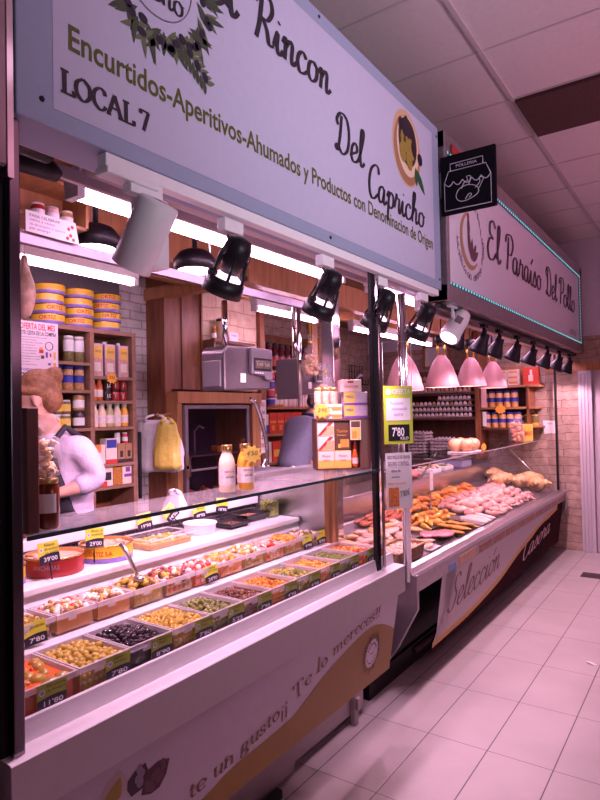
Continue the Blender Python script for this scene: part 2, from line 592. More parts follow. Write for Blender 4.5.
# upright book letters with serifs: strokes flagged 'L' are straight
SERIF = {
    'L': (.62, ['L', [(.15, 1), (.15, 0)], [(.0, 1), (.32, 1)], [(0, 0), (.58, 0), (.58, .22)]]),
    'O': (.82, [[(.38, 1.01), (.12, .8), (.05, .5), (.12, .2), (.38, -.01), (.64, .2), (.71, .5), (.64, .8), (.38, 1.01)]]),
    'C': (.74, [[(.62, .74), (.56, .93), (.36, 1.01), (.12, .8), (.05, .5), (.12, .2), (.36, -.01), (.56, .08), (.64, .24)]]),
    'A': (.80, ['L', [(.04, 0), (.36, 1), (.70, 0)], [(.18, .36), (.56, .36)], [(-.04, 0), (.16, 0)], [(.56, 0), (.80, 0)]]),
    '7': (.56, ['L', [(.04, .82), (.04, 1), (.48, 1), (.2, 0)]]),
    't': (.34, [[(.14, .68), (.13, .2), (.18, .0), (.30, .06)], [(.0, .48), (.28, .48)]]),
    'e': (.46, [[(.06, .26), (.38, .28), (.36, .42), (.22, .5), (.08, .4), (.05, .22), (.12, .03), (.26, -.01), (.38, .1)]]),
    'u': (.52, [[(.0, .48), (.1, .48), (.1, .12), (.18, 0), (.3, .06), (.38, .2)], [(.30, .48), (.39, .48), (.39, 0), (.48, 0)]]),
    'n': (.54, [[(.0, .46), (.1, .48), (.1, 0)], [(.0, 0), (.2, 0)], [(.1, .3), (.22, .48), (.36, .44), (.39, .3), (.39, 0)], [(.29, 0), (.5, 0)]]),
    'g': (.50, [[(.36, .44), (.2, .5), (.07, .36), (.1, .2), (.22, .15), (.34, .24), (.35, .38), (.3, .46), (.44, .5)], [(.12, .2), (.06, .08), (.2, .04), (.36, -.02), (.4, -.16), (.22, -.26), (.04, -.18), (.1, .02)]]),
    's': (.40, [[(.30, .36), (.26, .47), (.16, .5), (.06, .4), (.12, .28), (.28, .18), (.28, .04), (.16, -.01), (.04, .04), (.02, .14)]]),
    'o': (.48, [[(.22, .5), (.08, .4), (.04, .24), (.09, .08), (.22, -.01), (.36, .09), (.40, .25), (.35, .4), (.22, .5)]]),
    'T': (.66, ['L', [(.3, 1), (.3, 0)], [(.02, .82), (.02, 1), (.58, 1), (.58, .82)], [(.18, 0), (.42, 0)]]),
    'l': (.28, ['L', [(.02, .98), (.12, 1), (.12, 0)], [(.02, 0), (.24, 0)]]),
    'm': (.80, [[(.0, .46), (.1, .48), (.1, 0)], [(.0, 0), (.2, 0)], [(.1, .3), (.2, .48), (.33, .44), (.37, .3), (.37, 0)], [(.28, 0), (.46, 0)], [(.37, .3), (.48, .48), (.6, .44), (.64, .3), (.64, 0)], [(.55, 0), (.75, 0)]]),
    'r': (.40, [[(.0, .46), (.1, .48), (.1, 0)], [(.0, 0), (.22, 0)], [(.1, .28), (.2, .46), (.34, .46)]]),
    'c': (.44, [[(.36, .36), (.32, .47), (.2, .5), (.08, .4), (.04, .24), (.1, .04), (.24, -.01), (.38, .1)]]),
    '!': (.26, ['L', [(.12, 1), (.11, .28)], [(.10, .08), (.12, .0)]]),
    '1': (.26, ['L', [(.11, .22), (.12, -.45)], [(.12, .5), (.10, .42)]]),
    ' ': (.30, []),
}


def stroke_text(txt, font, size, m, weight=0.09, contrast=0.35, shear=0.0, squeeze=1.0, nib=R(30), depth=0.001, path=None):
    """pen lettering: ribbons whose width follows the pen angle; baseline on the X axis.
    path(x) -> (x, y, angle) bends the baseline"""
    mb = MB()
    x = 0.0
    for ch in txt:
        adv, strokes = font[ch]
        straight = False
        for st in strokes:
            if st == 'L':
                straight = True
                continue
            P = st if straight or len(st) < 3 else smooth_pts(st)
            n = len(P)
            L_, R_ = [], []
            for i in range(n):
                a = P[max(0, i - 1)]; b = P[min(n - 1, i + 1)]
                dx, dy = b[0] - a[0], b[1] - a[1]
                l = math.hypot(dx, dy) or 1
                dx /= l; dy /= l
                if straight and 0 < i < n - 1:
                    pass
                wd = weight * (contrast + (1 - contrast) * abs(math.sin(math.atan2(dy, dx) - nib * 0.4))) / 2
                L_.append((P[i][0] - dy * wd, P[i][1] + dx * wd)); R_.append((P[i][0] + dy * wd, P[i][1] - dx * wd))
            segs = range(n - 1)
            for i in segs:
                if straight:
                    a, b = P[i], P[i + 1]
                    dx, dy = b[0] - a[0], b[1] - a[1]
                    l = math.hypot(dx, dy) or 1
                    dx /= l; dy /= l
                    wd = weight * (contrast + (1 - contrast) * abs(math.sin(math.atan2(dy, dx) - nib * 0.4))) / 2
                    e = 0.02
                    q = [(a[0] - dy * wd - dx * e, a[1] + dx * wd - dy * e), (a[0] + dy * wd - dx * e, a[1] - dx * wd - dy * e), (b[0] + dy * wd + dx * e, b[1] - dx * wd + dy * e), (b[0] - dy * wd + dx * e, b[1] + dx * wd + dy * e)]
                else:
                    q = [L_[i], R_[i], R_[i + 1], L_[i + 1]]
                pts = []
                for px, py in q:
                    gx = (x + (px + shear * py) * squeeze) * size
                    gy = py * size
                    if path:
                        bx, by, an = path((x + 0.2 * squeeze) * size)
                        ox = gx - (x + 0.2 * squeeze) * size
                        gx, gy = bx + ox * math.cos(an) - gy * math.sin(an), by + ox * math.sin(an) + gy * math.cos(an)
                    pts.append((gx, gy, depth + 0.00002 * (len(mb.f) % 7)))
                mb.poly(pts)
        x += adv * squeeze
    return mb, x * size


def lettering(name, txt, parent, loc, w, h, m, rot=(R(90), 0, 0), shear=0.0, bold=0.0):
    return obj(name, text_mesh(txt, w, h, m, shear, bold), m, parent, loc, rot)


FX = (R(90), 0, R(90))       # text rotation for faces looking at the aisle (+X)

# ---------------------------------------------------------------- shared materials
PVC = mat('white_pvc', (0.80, 0.78, 0.80), 0.35, var=0.02)
STEEL = mat('brushed_steel', (0.62, 0.60, 0.62), 0.32, 1.0, var=0.08, scale=12)
STEELD = mat('dark_steel', (0.30, 0.25, 0.27), 0.3, 1.0, var=0.15, scale=6)
DCHROME = mat('dark_chrome', (0.26, 0.22, 0.26), 0.16, 1.0, var=0.0)
CHROME = mat('chrome', (0.72, 0.70, 0.72), 0.10, 1.0, var=0.0)
DARKM = mat('black_metal', (0.008, 0.006, 0.010), 0.42, 0.0, var=0.1, spec=0.3)
BLACKP = mat('black_plastic', (0.010, 0.008, 0.012), 0.45, var=0.1, spec=0.25)
WOOD = wood_mat('brown_wood', (0.15, 0.048, 0.020), (0.28, 0.105, 0.042))
WOODL = wood_mat('light_oak', (0.34, 0.15, 0.06), (0.48, 0.23, 0.10))
WOODS = wood_mat('shelf_wood', (0.26, 0.13, 0.085), (0.36, 0.19, 0.125), (3, 0.5, 3))
LAMPW = mat('lamp_white', (0.84, 0.82, 0.86), 0.4, var=0.02)
GLASS = glass('clear_glass')
TUBEM = mat('tube_glow', (0.9, 0.9, 0.9), var=0, emit=TUBE_COL, es=TUBE_PW)
PAPER = mat('white_paper', (0.80, 0.79, 0.80), 0.8, var=0.03)
INK = mat('dark_ink', (0.025, 0.02, 0.03), 0.6, var=0)
WHITEP = mat('white_paint', (0.85, 0.85, 0.86), 0.6, var=0)
STAR = mat('orange_star_card', (0.95, 0.42, 0.05), 0.7, var=0.02)
STARY = mat('yellow_star_card', (0.95, 0.66, 0.12), 0.7, var=0.02)
TAGY = mat('tag_yellow', (0.72, 0.70, 0.06), 0.5, var=0.02)
TAGG = mat('tag_green', (0.42, 0.50, 0.05), 0.5, var=0.02)
TAGN = mat('tag_navy', (0.022, 0.016, 0.045), 0.5, var=0.02)
LIDM = mat('jar_lid_white', (0.7, 0.68, 0.66), 0.35, var=0.03)
LIDK = mat('jar_lid_dark', (0.03, 0.025, 0.03), 0.35, var=0.03)
LIDG = mat('jar_lid_gold', (0.6, 0.42, 0.15), 0.3, 0.8, var=0.03)

# ---------------------------------------------------------------- the setting
FLOORM = floor_mat()
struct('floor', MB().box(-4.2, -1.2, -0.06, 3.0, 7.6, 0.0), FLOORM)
DUCK = mat('dark_floor_boards', (0.10, 0.07, 0.06), 0.7, var=0.2)
struct('trim_1', MB().box(-4.1, -1.0, 0.0, -2.15, 7.35, 0.10), DUCK)      # raised floor behind the counters

CEILM = mat('ceiling_tile', (0.66, 0.60, 0.60), 0.9, var=0.03, bump=0.15, bscale=220)
struct('ceiling', MB().box(-4.2, -1.2, 3.5, 3.0, 7.6, 3.56), CEILM)
GRID = mat('ceiling_rail', (0.50, 0.45, 0.45), 0.6, var=0.02)
g = MB()
for x in (-3.364, -2.164, -0.964, 0.236, 1.436, 2.636):
    g.box(x - 0.012, -1.2, 3.492, x + 0.012, 7.4, 3.501)
j = -8
while 3.132 + 0.6 * j < 7.4:
    y = 3.132 + 0.6 * j
    if y > -1.2:
        g.box(-4.2, y - 0.006, 3.496, 3.0, y + 0.006, 3.5005)
    j += 1
struct('trim_2', g, GRID)
VENTM = mat('dark_vent_tile', (0.075, 0.030, 0.030), 0.85, var=0.25, scale=120, bump=0.4, bscale=300)
struct('trim_3', MB().box(-0.95, 3.748, 3.478, 0.222, 4.316, 3.4995), VENTM)

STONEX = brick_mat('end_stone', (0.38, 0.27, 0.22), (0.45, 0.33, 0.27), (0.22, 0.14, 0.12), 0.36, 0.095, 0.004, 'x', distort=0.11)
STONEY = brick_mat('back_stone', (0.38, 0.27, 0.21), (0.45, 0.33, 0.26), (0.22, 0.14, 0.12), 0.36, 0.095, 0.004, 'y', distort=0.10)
WBRICK = brick_mat('pale_brick', (0.60, 0.55, 0.55), (0.66, 0.60, 0.60), (0.40, 0.34, 0.36), 0.20, 0.06, 0.006, 'y', distort=0.03)
TILEW = brick_mat('travertine', (0.66, 0.50, 0.36), (0.72, 0.56, 0.42), (0.45, 0.32, 0.24), 0.32, 0.11, 0.005, 'y', distort=0.05, bump=0.15)
PLASTER = mat('plaster', (0.62, 0.58, 0.66), 0.85, var=0.04)
# end wall with the white door
we = MB()
we.box(-4.2, 7.4, 0, -1.27, 7.52, 2.42, 0)
we.box(-1.27, 7.4, 2.03, -0.28, 7.52, 2.42, 0)
we.box(-0.28, 7.4, 0, 3.0, 7.52, 2.42, 0)
we.box(-4.2, 7.4, 2.42, 3.0, 7.52, 3.5, 1)
struct('wall_end', we, [STONEX, PLASTER])
struct('trim_4', MB().box(-1.62, 7.375, 2.03, -0.10, 7.40, 2.12), WOODL)
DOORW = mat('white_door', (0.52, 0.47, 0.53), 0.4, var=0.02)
d = MB()
d.box(-0.98, 7.44, 0.01, -0.28, 7.48, 1.985)
for (x0, x1, z0, z1) in ((-0.90, -0.36, 0.15, 0.92), (-0.90, -0.36, 1.05, 1.86)):
    for a, b, c, e in ((x0, z0, x1, z0 + 0.03), (x0, z1 - 0.03, x1, z1), (x0, z0, x0 + 0.03, z1), (x1 - 0.03, z0, x1, z1)):
        d.box(a, 7.428, b, c, 7.441, e)
    d.box(x0 + 0.07, 7.434, z0 + 0.07, x1 - 0.07, 7.441, z1 - 0.07)
door = struct('door_1', d, DOORW, bevel=0.004)
fr = MB().box(-1.27, 7.36, 0, -1.13, 7.47, 2.03).box(-1.13, 7.40, 1.985, -0.28, 7.47, 2.03).box(-1.13, 7.41, 0, -0.98, 7.47, 1.985)
for x in (-1.25, -1.215, -1.18):
    fr.box(x, 7.352, 0, x + 0.012, 7.361, 2.0)
obj('door_frame', fr, DOORW, door, bevel=0.006)
obj('door_handle', MB().box(-0.965, 7.425, 0.92, -0.925, 7.44, 1.14).tube([(-0.945, 7.428, 1.05), (-0.945, 7.385, 1.05), (-0.93, 7.375, 1.05), (-0.83, 7.375, 1.05)], 0.009), mat('door_handle_dark', (0.05, 0.03, 0.03), 0.35, 0.8), door)

# walls behind the stalls
struct('wall_left', MB().box(-3.40, -1.0, 0, -3.25, 2.90, 2.75), WBRICK)
struct('wall_shade_board', MB().box(-3.25, -1.0, 2.20, -3.235, 2.60, 2.72), mat('painted_wall_shade', (0.13, 0.12, 0.125), 0.7, var=0.1))  # shade painted in: dark board where the upper wall is only shadowed
struct('wall_back', MB().box(-4.10, 3.86, 0, -3.95, 7.4, 2.75), STONEY)
wp = MB().box(-3.25, 2.84, 0.1, -3.07, 2.90, 2.62).box(-3.13, 2.90, 1.80, -3.07, 3.19, 2.62)
struct('wall_wood', wp, WOOD)
struct('wall_travertine', MB().box(-3.13, 3.19, 1.80, -3.07, 3.86, 2.62), TILEW)
struct('wall_partition', MB().box(-3.95, 3.80, 0.1, -3.09, 3.86, 2.62), WOOD)
struct('trim_5', MB().box(-3.075, 3.84, 0.1, -3.03, 3.90, 2.62).box(-3.07, 3.185, 1.80, -3.055, 3.20, 2.62).box(-3.068, 2.995, 1.80, -3.060, 3.005, 2.62), WOOD)
struct('trim_6', MB().box(-3.25, 2.82, 2.42, -2.30, 2.90, 2.50), WOODL)
CEILW = wood_mat('stall_ceiling_wood', (0.17, 0.075, 0.035), (0.27, 0.125, 0.06), (3, 0.4, 3), 5)
struct('trim_7', MB().box(-4.1, -1.0, 2.72, -1.36, 7.4, 2.78), CEILW)
PINKB = mat('pale_beam_paint', (0.62, 0.52, 0.52), 0.5, var=0.03)
struct('trim_8', MB().box(-2.46, 0.5, 2.44, -2.38, 7.3, 2.62), WOODL)
struct('trim_10', MB().box(-2.86, 0.5, 2.47, -2.80, 7.3, 2.72), WOODL)

# ---------------------------------------------------------------- fluorescent battens
def batten(loc_y0, loc_y1, x, z, wtube, label):
    t = thing('fluorescent_light', label, 'ceiling light', (x, loc_y0, z), 0, 'fluorescent battens over the stalls')
    l = loc_y1 - loc_y0
    obj('housing', MB().box(-wtube, 0, 0.012, wtube, l, 0.075), LAMPW, t, bevel=0.006)
    obj('tube', MB().box(-wtube * 0.62, 0.03, -0.022, wtube * 0.62, l - 0.03, 0.011), TUBEM, t, bevel=0.01)
    obj('end_cap', MB().box(-wtube * 0.8, 0, -0.026, wtube * 0.8, 0.028, 0.012), LAMPW, t)
    obj('end_cap', MB().box(-wtube * 0.8, l - 0.028, -0.026, wtube * 0.8, l, 0.012), LAMPW, t)
    for yy in (0.12, l - 0.12):
        obj('hanger', MB().cyl((0, yy, 0.075), (0, yy, 2.72 - z), 0.006), STEEL, t)
    return t


YS = [(1.18, 2.88), (3.08, 4.45), (4.55, 5.90), (6.0, 7.25)]
LB = ['bright fluorescent batten over the olive counter, behind the grey cylindrical spotlight', 'bright fluorescent batten just behind the two black spotlights by the chrome posts',
      'bright fluorescent batten above the pink pendant lamps', 'bright fluorescent batten by the end wall, behind the small bell lamps']
for (a, b), l in zip(YS, LB):
    batten(a, b, -1.70 if a < 3 else -1.62, 2.355 if a < 3 else 2.335, 0.045, l)
YB = [(1.0, 2.22), (3.25, 4.05), (4.6, 6.4)]
LB2 = ['slim fluorescent batten above the stacks of round tuna tins', 'slim fluorescent batten seen behind the hanging steel scales', 'slim fluorescent batten on the back wall behind the pink pendant lamps']
for (a, b), l in zip(YB, LB2):
    batten(a, b, -2.62, 2.36, 0.03, l)

# round hanging downlight
t = thing('round_downlight', 'round black rimmed downlight with glowing white disc above the counter', 'ceiling light', (-2.1, 1.57, 2.315))
obj('rim', MB().lathe([(0.088, 0.0), (0.102, 0.012), (0.102, 0.05), (0.075, 0.085), (0.04, 0.10)], 28), DARKM, t)
obj('diffuser', MB().lathe([(0.02, -0.012), (0.07, -0.008), (0.086, 0.004)], 28), mat('downlight_glow', (0.9, 0.9, 0.9), var=0, emit=(1, 0.74, 0.86), es=9), t)
obj('stem', MB().cyl((0, 0, 0.09), (0, 0, 0.40), 0.012), DARKM, t)
t2 = dup(t, (-2.35, 4.55, 2.36), label='small round downlight seen past the chrome column, left of the black spotlights')
t3 = dup(t, (-2.05, 2.10, 2.315), label='round downlight half hidden behind the first black spotlight')

# ---------------------------------------------------------------- sign of the first shop
SIGNB = mat('sign_border', (0.30, 0.35, 0.50), 0.45, var=0.02)
SIGNF = mat('sign_field', (0.50, 0.50, 0.66), 0.45, var=0.02)
SIGNT = mat('sign_black', (0.018, 0.015, 0.025), 0.5, var=0)
OLIVET = mat('sign_olive', (0.085, 0.10, 0.012), 0.5, var=0)
sx = -1.22
sg = thing('shop_sign', 'long pale blue shop sign of the pickle stall, olive wreath and black script', 'sign', (sx, 0.715, 2.275))


def sl(y, z, d=0.0):        # point on the sign face, in the sign's own frame
    return (d, y - 0.715, z - 2.275)


sb = MB().box(-0.14, 0, 0, 0, 2.445, 0.90)
obj('panel', sb, SIGNB, sg, bevel=0.004)
obj('printed_field', MB().box(0, 0.088, 0.045, 0.0015, 2.35, 0.838), SIGNF, sg)
scw = MB()
for (y, z) in ((0.775, 2.33), (3.135, 2.33), (3.135, 3.12), (0.775, 3.12), (1.95, 3.15), (2.0, 2.30)):
    scw.lathe([(0.007, 0), (0.006, 0.003)], 10, 0, Matrix.Translation(sl(y, z, 0.0)) @ Matrix.Rotation(R(90), 4, 'Y'))
obj('screw', scw, DARKM, sg)
lettering('lettering', 'Encurtidos-Aperitivos-Ahumados y Productos con Denominacion de Origen', sg, sl(0.843, 2.455, 0.002), 2.20, 0.082, OLIVET, FX, bold=0.018)
for txt, y, z, size, wd, sqz in (('El', 1.30, 2.872, 0.20, 0.115, 1.05), ('Rincon', 1.535, 2.868, 0.165, 0.115, 1.24), ('Del', 2.045, 2.665, 0.165, 0.11, 1.20), ('Capricho', 2.315, 2.560, 0.155, 0.11, 1.32)):
    mb, ln = stroke_text(txt, SCRIPT, size, SIGNT, weight=wd, contrast=0.42, shear=0.10, squeeze=sqz)
    obj('lettering', mb, SIGNT, sg, sl(y, z, 0.002), FX)
mb, ln = stroke_text('LOCAL 7', SERIF, 0.052, SIGNT, weight=0.21, contrast=0.40, squeeze=1.14)
obj('lettering', mb, SIGNT, sg, sl(0.822, 2.368, 0.002), FX)


def leaf(mb, p, ang, l, wdt, mi, d=0.0):
    c, s_ = math.cos(ang), math.sin(ang)
    pts = []
    prof = [(0, 0), (.2, .7), (.45, 1), (.75, .7), (1, 0), (.75, -.7), (.45, -1), (.2, -.7)]
    for a, b in prof:
        u, v = a * l, b * wdt / 2
        pts.append((p[0] + u * c - v * s_, p[1] + u * s_ + v * c, d))
    mb.poly(pts, mi)


def dot(mb, p, r, mi, d=0.0, asp=1.0, ang=0.0, n=14):
    c, s_ = math.cos(ang), math.sin(ang)
    mb.poly([(p[0] + r * math.cos(a) * c - r * asp * math.sin(a) * s_, p[1] + r * math.cos(a) * s_ + r * asp * math.sin(a) * c, d) for a in [2 * math.pi * k / n for k in range(n)]], mi)


LEAF1 = mat('leaf_print_dark', (0.045, 0.065, 0.035), 0.5, var=0.1)
LEAF2 = mat('leaf_print_light', (0.12, 0.15, 0.075), 0.5, var=0.1)
BERRY = mat('olive_print_black', (0.012, 0.012, 0.03), 0.4, var=0)


def wreath(rad, n, seed, l=0.075):
    rr = random.Random(seed)
    mb = MB()
    for k in range(n):
        a = 2 * math.pi * k / n
        rj = rad * (1 + rr.uniform(-0.05, 0.12))
        p = (rj * math.cos(a), rj * math.sin(a) * 1.0)
        leaf(mb, p, a + rr.uniform(-1.2, 1.2), l * rr.uniform(0.8, 1.3), l * 0.24, rr.choice((0, 0, 1)), 0.0010 + 0.0001 * (k % 6))
    for k in range(n // 3):
        a = 2 * math.pi * k * 3 / n + rr.uniform(-.1, .1)
        rj = rad * (1.04 + rr.uniform(-0.06, 0.30))
        dot(mb, (rj * math.cos(a), rj * math.sin(a)), l * 0.14, 2, 0.0020, 1.35, a)
    return mb


wr = wreath(0.165, 120, 5, 0.085)
for k in range(16):                                     # the sprig that hangs out of the wreath, lower right
    f_ = k / 15
    p_ = (0.075 + 0.115 * f_, -0.150 - 0.085 * f_)
    leaf(wr, p_, -0.55 + (0.9 if k % 2 else -0.9), 0.062 - 0.02 * f_, 0.016, k % 2, 0.0014 + 0.0001 * (k % 5))
    if k % 4 == 1:
        dot(wr, (p_[0] + 0.012, p_[1] + 0.004), 0.012, 2, 0.0022, 1.3, 0.6)
obj('olive_wreath', wr, [LEAF1, LEAF2, BERRY], sg, sl(1.115, 2.835, 0.0020), FX)
ring = MB()
ring.tube([(0.135 * math.cos(2 * math.pi * k / 40), 0.135 * math.sin(2 * math.pi * k / 40), 0.001) for k in range(40)], 0.0022, 4, 0, True)
obj('wreath_ring', ring, mat('ring_grey', (0.22, 0.20, 0.25), 0.5, var=0), sg, sl(1.115, 2.835, 0.0022), FX)
mb, ln = stroke_text('ricno'.replace('n', 'h'), SCRIPT, 0.085, SIGNT, weight=0.10, contrast=0.4, squeeze=1.25)
obj('lettering', mb, SIGNT, sg, sl(1.035, 2.745, 0.0025), FX)
# printed dish of olives
dish = MB()
dot(dish, (0, 0), 0.165, 0, 0.0004, 1.14, 0, 32)
dot(dish, (0.0, -0.012), 0.150, 1, 0.0007, 1.12, 0, 32)
dot(dish, (0.012, 0.012), 0.128, 2, 0.0010, 1.16, 0, 32)
dot(dish, (0.010, 0.035), 0.108, 3, 0.0013, 1.12, 0, 32)
for k, (x, y, mi, r) in enumerate(((-.06, .09, 4, .035), (.0, .12, 4, .033), (.06, .08, 4, .036), (-.03, .03, 5, .042), (.045, .01, 5, .040), (-.055, -.035, 5, .036), (.02, -.055, 5, .036), (.078, .02, 4, .03), (-.03, .095, 4, .034))):
    dot(dish, (x, y), r, mi, 0.0016 + 0.0002 * k, 1.35, 0.3)
dot(dish, (-.03, .035), .012, 3, 0.0036, 1.2)
dot(dish, (.155, -.005), .032, 4, 0.0016, 1.0)
leaf(dish, (.10, -.07), -0.75, .15, .05, 6, 0.0018)
leaf(dish, (.10, -.06), -1.5, .10, .04, 6, 0.0017)
obj('olive_dish_picture', dish, [mat('dish_rim', (0.58, 0.38, 0.22), 0.5, var=0.05), mat('dish_shade', (0.34, 0.17, 0.09), 0.5, var=0.05), mat('bowl_cream', (0.72, 0.56, 0.42), 0.5, var=0.03),
                                mat('bowl_dark', (0.06, 0.03, 0.02), 0.5, var=0), mat('olive_black_print', (0.02, 0.012, 0.022), 0.4, var=0), mat('olive_gold_print', (0.30, 0.22, 0.04), 0.4, var=0.1), mat('leaf_green_print', (0.02, 0.09, 0.03), 0.5, var=0.05)],
    sg, sl(2.740, 2.912, 0.0018), FX)

# lamp rail and shutter housing under the sign
t = thing('lamp_rail', 'pale grey lamp track running under the pickle stall sign', 'lamp track', (-1.225, 0.95, 2.24))
obj('rail', MB().box(-0.036, 0, 0, 0, 2.18, 0.0345), LAMPW, t, bevel=0.003)
obj('feed_box', MB().box(-0.046, 0.0, -0.018, 0.006, 0.17, 0.001), LAMPW, t, bevel=0.004)
sh = thing('roller_shutter_box', 'pink painted roller shutter housing behind the pickle stall sign', 'shutter', (-1.40, 0.74, 2.30))
obj('housing', MB().tube([(-0.05, 0.33, 0.045), (-0.05, 2.36, 0.045)], 0.040, 16), PINKB, sh)
obj('guide', MB().box(-0.004, 0.0, -0.005, 0.022, 2.40, 0.03).box(-0.175, 0.0, 0.02, -0.155, 2.40, 0.06), PINKB, sh, bevel=0.003)
obj('motor', MB().tube([(-0.05, 0.02, 0.045), (-0.05, 0.20, 0.045)], 0.047, 16).tube([(-0.16, 0.05, 0.03), (-0.16, 0.26, 0.035), (-0.16, 0.30, 0.02)], [0.035, 0.035, 0.02], 10), DARKM, sh)
# left neighbour's chrome fascia and the dark counter side below it
t = thing('steel_fascia', 'polished steel fascia box of the neighbouring stall, top left corner', 'fascia', (-1.15, -0.3, 2.12))
obj('front', MB().box(-0.16, 0, 0, 0, 0.955, 1.35), STEELD, t, bevel=0.004)
obj('edge_strip', MB().box(-0.16, 0.955, -0.02, 0.0, 0.968, 1.35), CHROME, t)
DKRED = mat('dark_red_panel', (0.07, 0.014, 0.016), 0.5, var=0.1)
t = thing('neighbour_counter', 'dark red counter end of the neighbouring stall, bottom left corner', 'counter', (-1.24, -0.3, 0.0))
obj('front', MB().box(-0.6, 0, 0, 0, 0.965, 0.87), DKRED, t)
obj('top', MB().box(-0.6, 0, 0.87, 0.005, 0.967, 0.885), BLACKP, t)

# ---------------------------------------------------------------- track spotlights
t = thing('cylinder_spotlight', 'grey cylindrical track spotlight tilted over the left end of the olive tubs', 'spotlight', (-1.245, 1.085, 2.20))
obj('adapter', MB().box(-0.017, -0.055, 0.0, 0.017, 0.055, 0.042), LAMPW, t, bevel=0.003)
obj('driver_box', MB().box(-0.03, -0.020, -0.185, 0.03, 0.062, 0.0), LAMPW, t, bevel=0.003)
q = Vector((-0.55, -0.06, -0.83)).normalized()
M_ = Matrix.Translation((0.085, -0.020, -0.035)) @ q.to_track_quat('Z', 'Y').to_matrix().to_4x4()
obj('barrel', MB().lathe([(0.02, -0.004), (0.050, 0.0), (0.053, 0.006), (0.053, 0.185), (0.046, 0.188), (0.044, 0.15), (0.01, 0.145)], 32, 0, M_, caps=False), LAMPW, t)
obj('lens', MB().lathe([(0.001, 0.148), (0.044, 0.150)], 24, 0, M_, caps=False), mat('lens_glow', (0.9, 0.9, 0.9), var=0, emit=LAMP_COL, es=10), t)
obj('pivot', MB().cyl((0.0, 0, -0.03), (0.055, 0, -0.06), 0.012), LAMPW, t)


def par_can(loc, label, tilt):
    t = thing('black_spotlight', label, 'spotlight', loc, 0, 'black caged track spotlights')
    obj('adapter', MB().box(-0.017, -0.045, -0.012, 0.017, 0.045, 0.03), LAMPW, t, bevel=0.003)
    A = Matrix.Translation((0, 0, -0.115)) @ Matrix.Rotation(R(tilt), 4, 'X') @ Matrix.Rotation(R(31), 4, 'Y')
    y1 = MB()
    for s in (-1, 1):
        pts = [A @ Vector((0, s * 0.066, -0.03)), A @ Vector((0, s * 0.068, 0.03)), A @ Vector((0, s * 0.05, 0.075)), Vector((0, s * 0.015, -0.02))]
        y1.tube(pts, 0.006, 6)
    obj('yoke', y1, DARKM, t)
    obj('body', MB().lathe([(0.012, 0.095), (0.036, 0.088), (0.045, 0.06), (0.046, 0.015), (0.030, 0.0), (0.028, -0.03)], 20, 0, A), DARKM, t)
    cg = MB()
    for k in range(6):
        a = 2 * math.pi * k / 6 + 0.3
        cg.tube([A @ Vector((0.044 * math.cos(a), 0.044 * math.sin(a), 0.03)), A @ Vector((0.060 * math.cos(a), 0.060 * math.sin(a), -0.055))], 0.005, 6)
    obj('cage', cg, DARKM, t)
    obj('front_ring', MB().lathe([(0.050, -0.042), (0.063, -0.046), (0.066, -0.095), (0.058, -0.097), (0.052, -0.06)], 24, 0, A, caps=False), DARKM, t)
    obj('bulb', MB().lathe([(0.002, -0.066), (0.05, -0.06), (0.045, -0.035), (0.02, -0.02)], 20, 0, A, caps=False), mat('bulb_glow', (0.9, 0.85, 0.85), var=0, emit=LAMP_COL, es=2.5), t)
    for s in (-1, 1):
        obj('knob', MB().cyl(A @ Vector((0, s * 0.06, -0.03)), A @ Vector((0, s * 0.085, -0.03)), 0.011), BLACKP, t)
    dirv = (A.to_3x3() @ Vector((0, 0, -1)))
    p = Vector(loc) + A @ Vector((0, 0, -0.10))
    lamp('spotlight_beam', 'SPOT', p, 40, LAMP_COL, p + dirv, spot_size=R(106), spot_blend=0.5, shadow_soft_size=0.04)
    return t


for y, l, tl in ((1.455, 'black caged track spotlight nearest the camera, right of the grey cylindrical spotlight', 2), (2.02, 'second black caged track spotlight, in the middle of the olive counter', 4),
                 (2.50, 'third black caged track spotlight, in front of the first chrome post', 4), (2.98, 'fourth black caged track spotlight, right of the second chrome post', 4)):
    par_can((-1.26, y, 2.205), l, tl)
lamp('spotlight_beam', 'SPOT', Vector((-1.245, 1.085, 2.20)) + M_ @ Vector((0, 0, 0.2)), 40, LAMP_COL, Vector((-1.245, 1.085, 2.20)) + M_ @ Vector((0, 0, 1.2)), spot_size=R(120), spot_blend=0.6, shadow_soft_size=0.03)

# ---------------------------------------------------------------- the olive counter
c1 = thing('display_counter', 'white refrigerated olive display counter with gold swoosh on its front', 'counter', (0, 0, 0))
Y0, Y1 = 0.69, 2.605
obj('front_ledge', MB().prism_y([(-1.22, .775), (-1.22, .893), (-1.224, .896), (-1.275, .898), (-1.284, .945), (-1.296, .945), (-1.300, .775)], Y0, Y1), PVC, c1)
obj('deck', MB().prism_y([(-1.3005, .775), (-1.3005, .882), (-1.512, .882), (-1.518, .992), (-1.69, .996), (-1.72, 1.084), (-2.09, 1.084), (-2.09, .775)], 0.72, 2.448), PVC, c1)
obj('upper_shelf', MB().box(-2.085, 0.72, 1.0845, -1.700, 2.44, 1.105), PVC, c1, bevel=0.003)
GRILL = brick_mat('slotted_grille', (0.02, 0.016, 0.02), (0.03, 0.022, 0.028), (0.13, 0.10, 0.12), 0.05, 0.016, 0.003, 'y', bump=0.3, rough=0.5)
obj('back_grille', MB().box(-1.985, 0.72, 1.1055, -1.972, 2.44, 1.158), GRILL, c1)
obj('rear_bar', MB().box(-2.005, 0.72, 1.158, -1.958, 2.44, 1.197), PVC, c1, bevel=0.004)
GLEDGE = glass('glass_edge', (0.42, 0.62, 0.64), 0.2, 0.05)
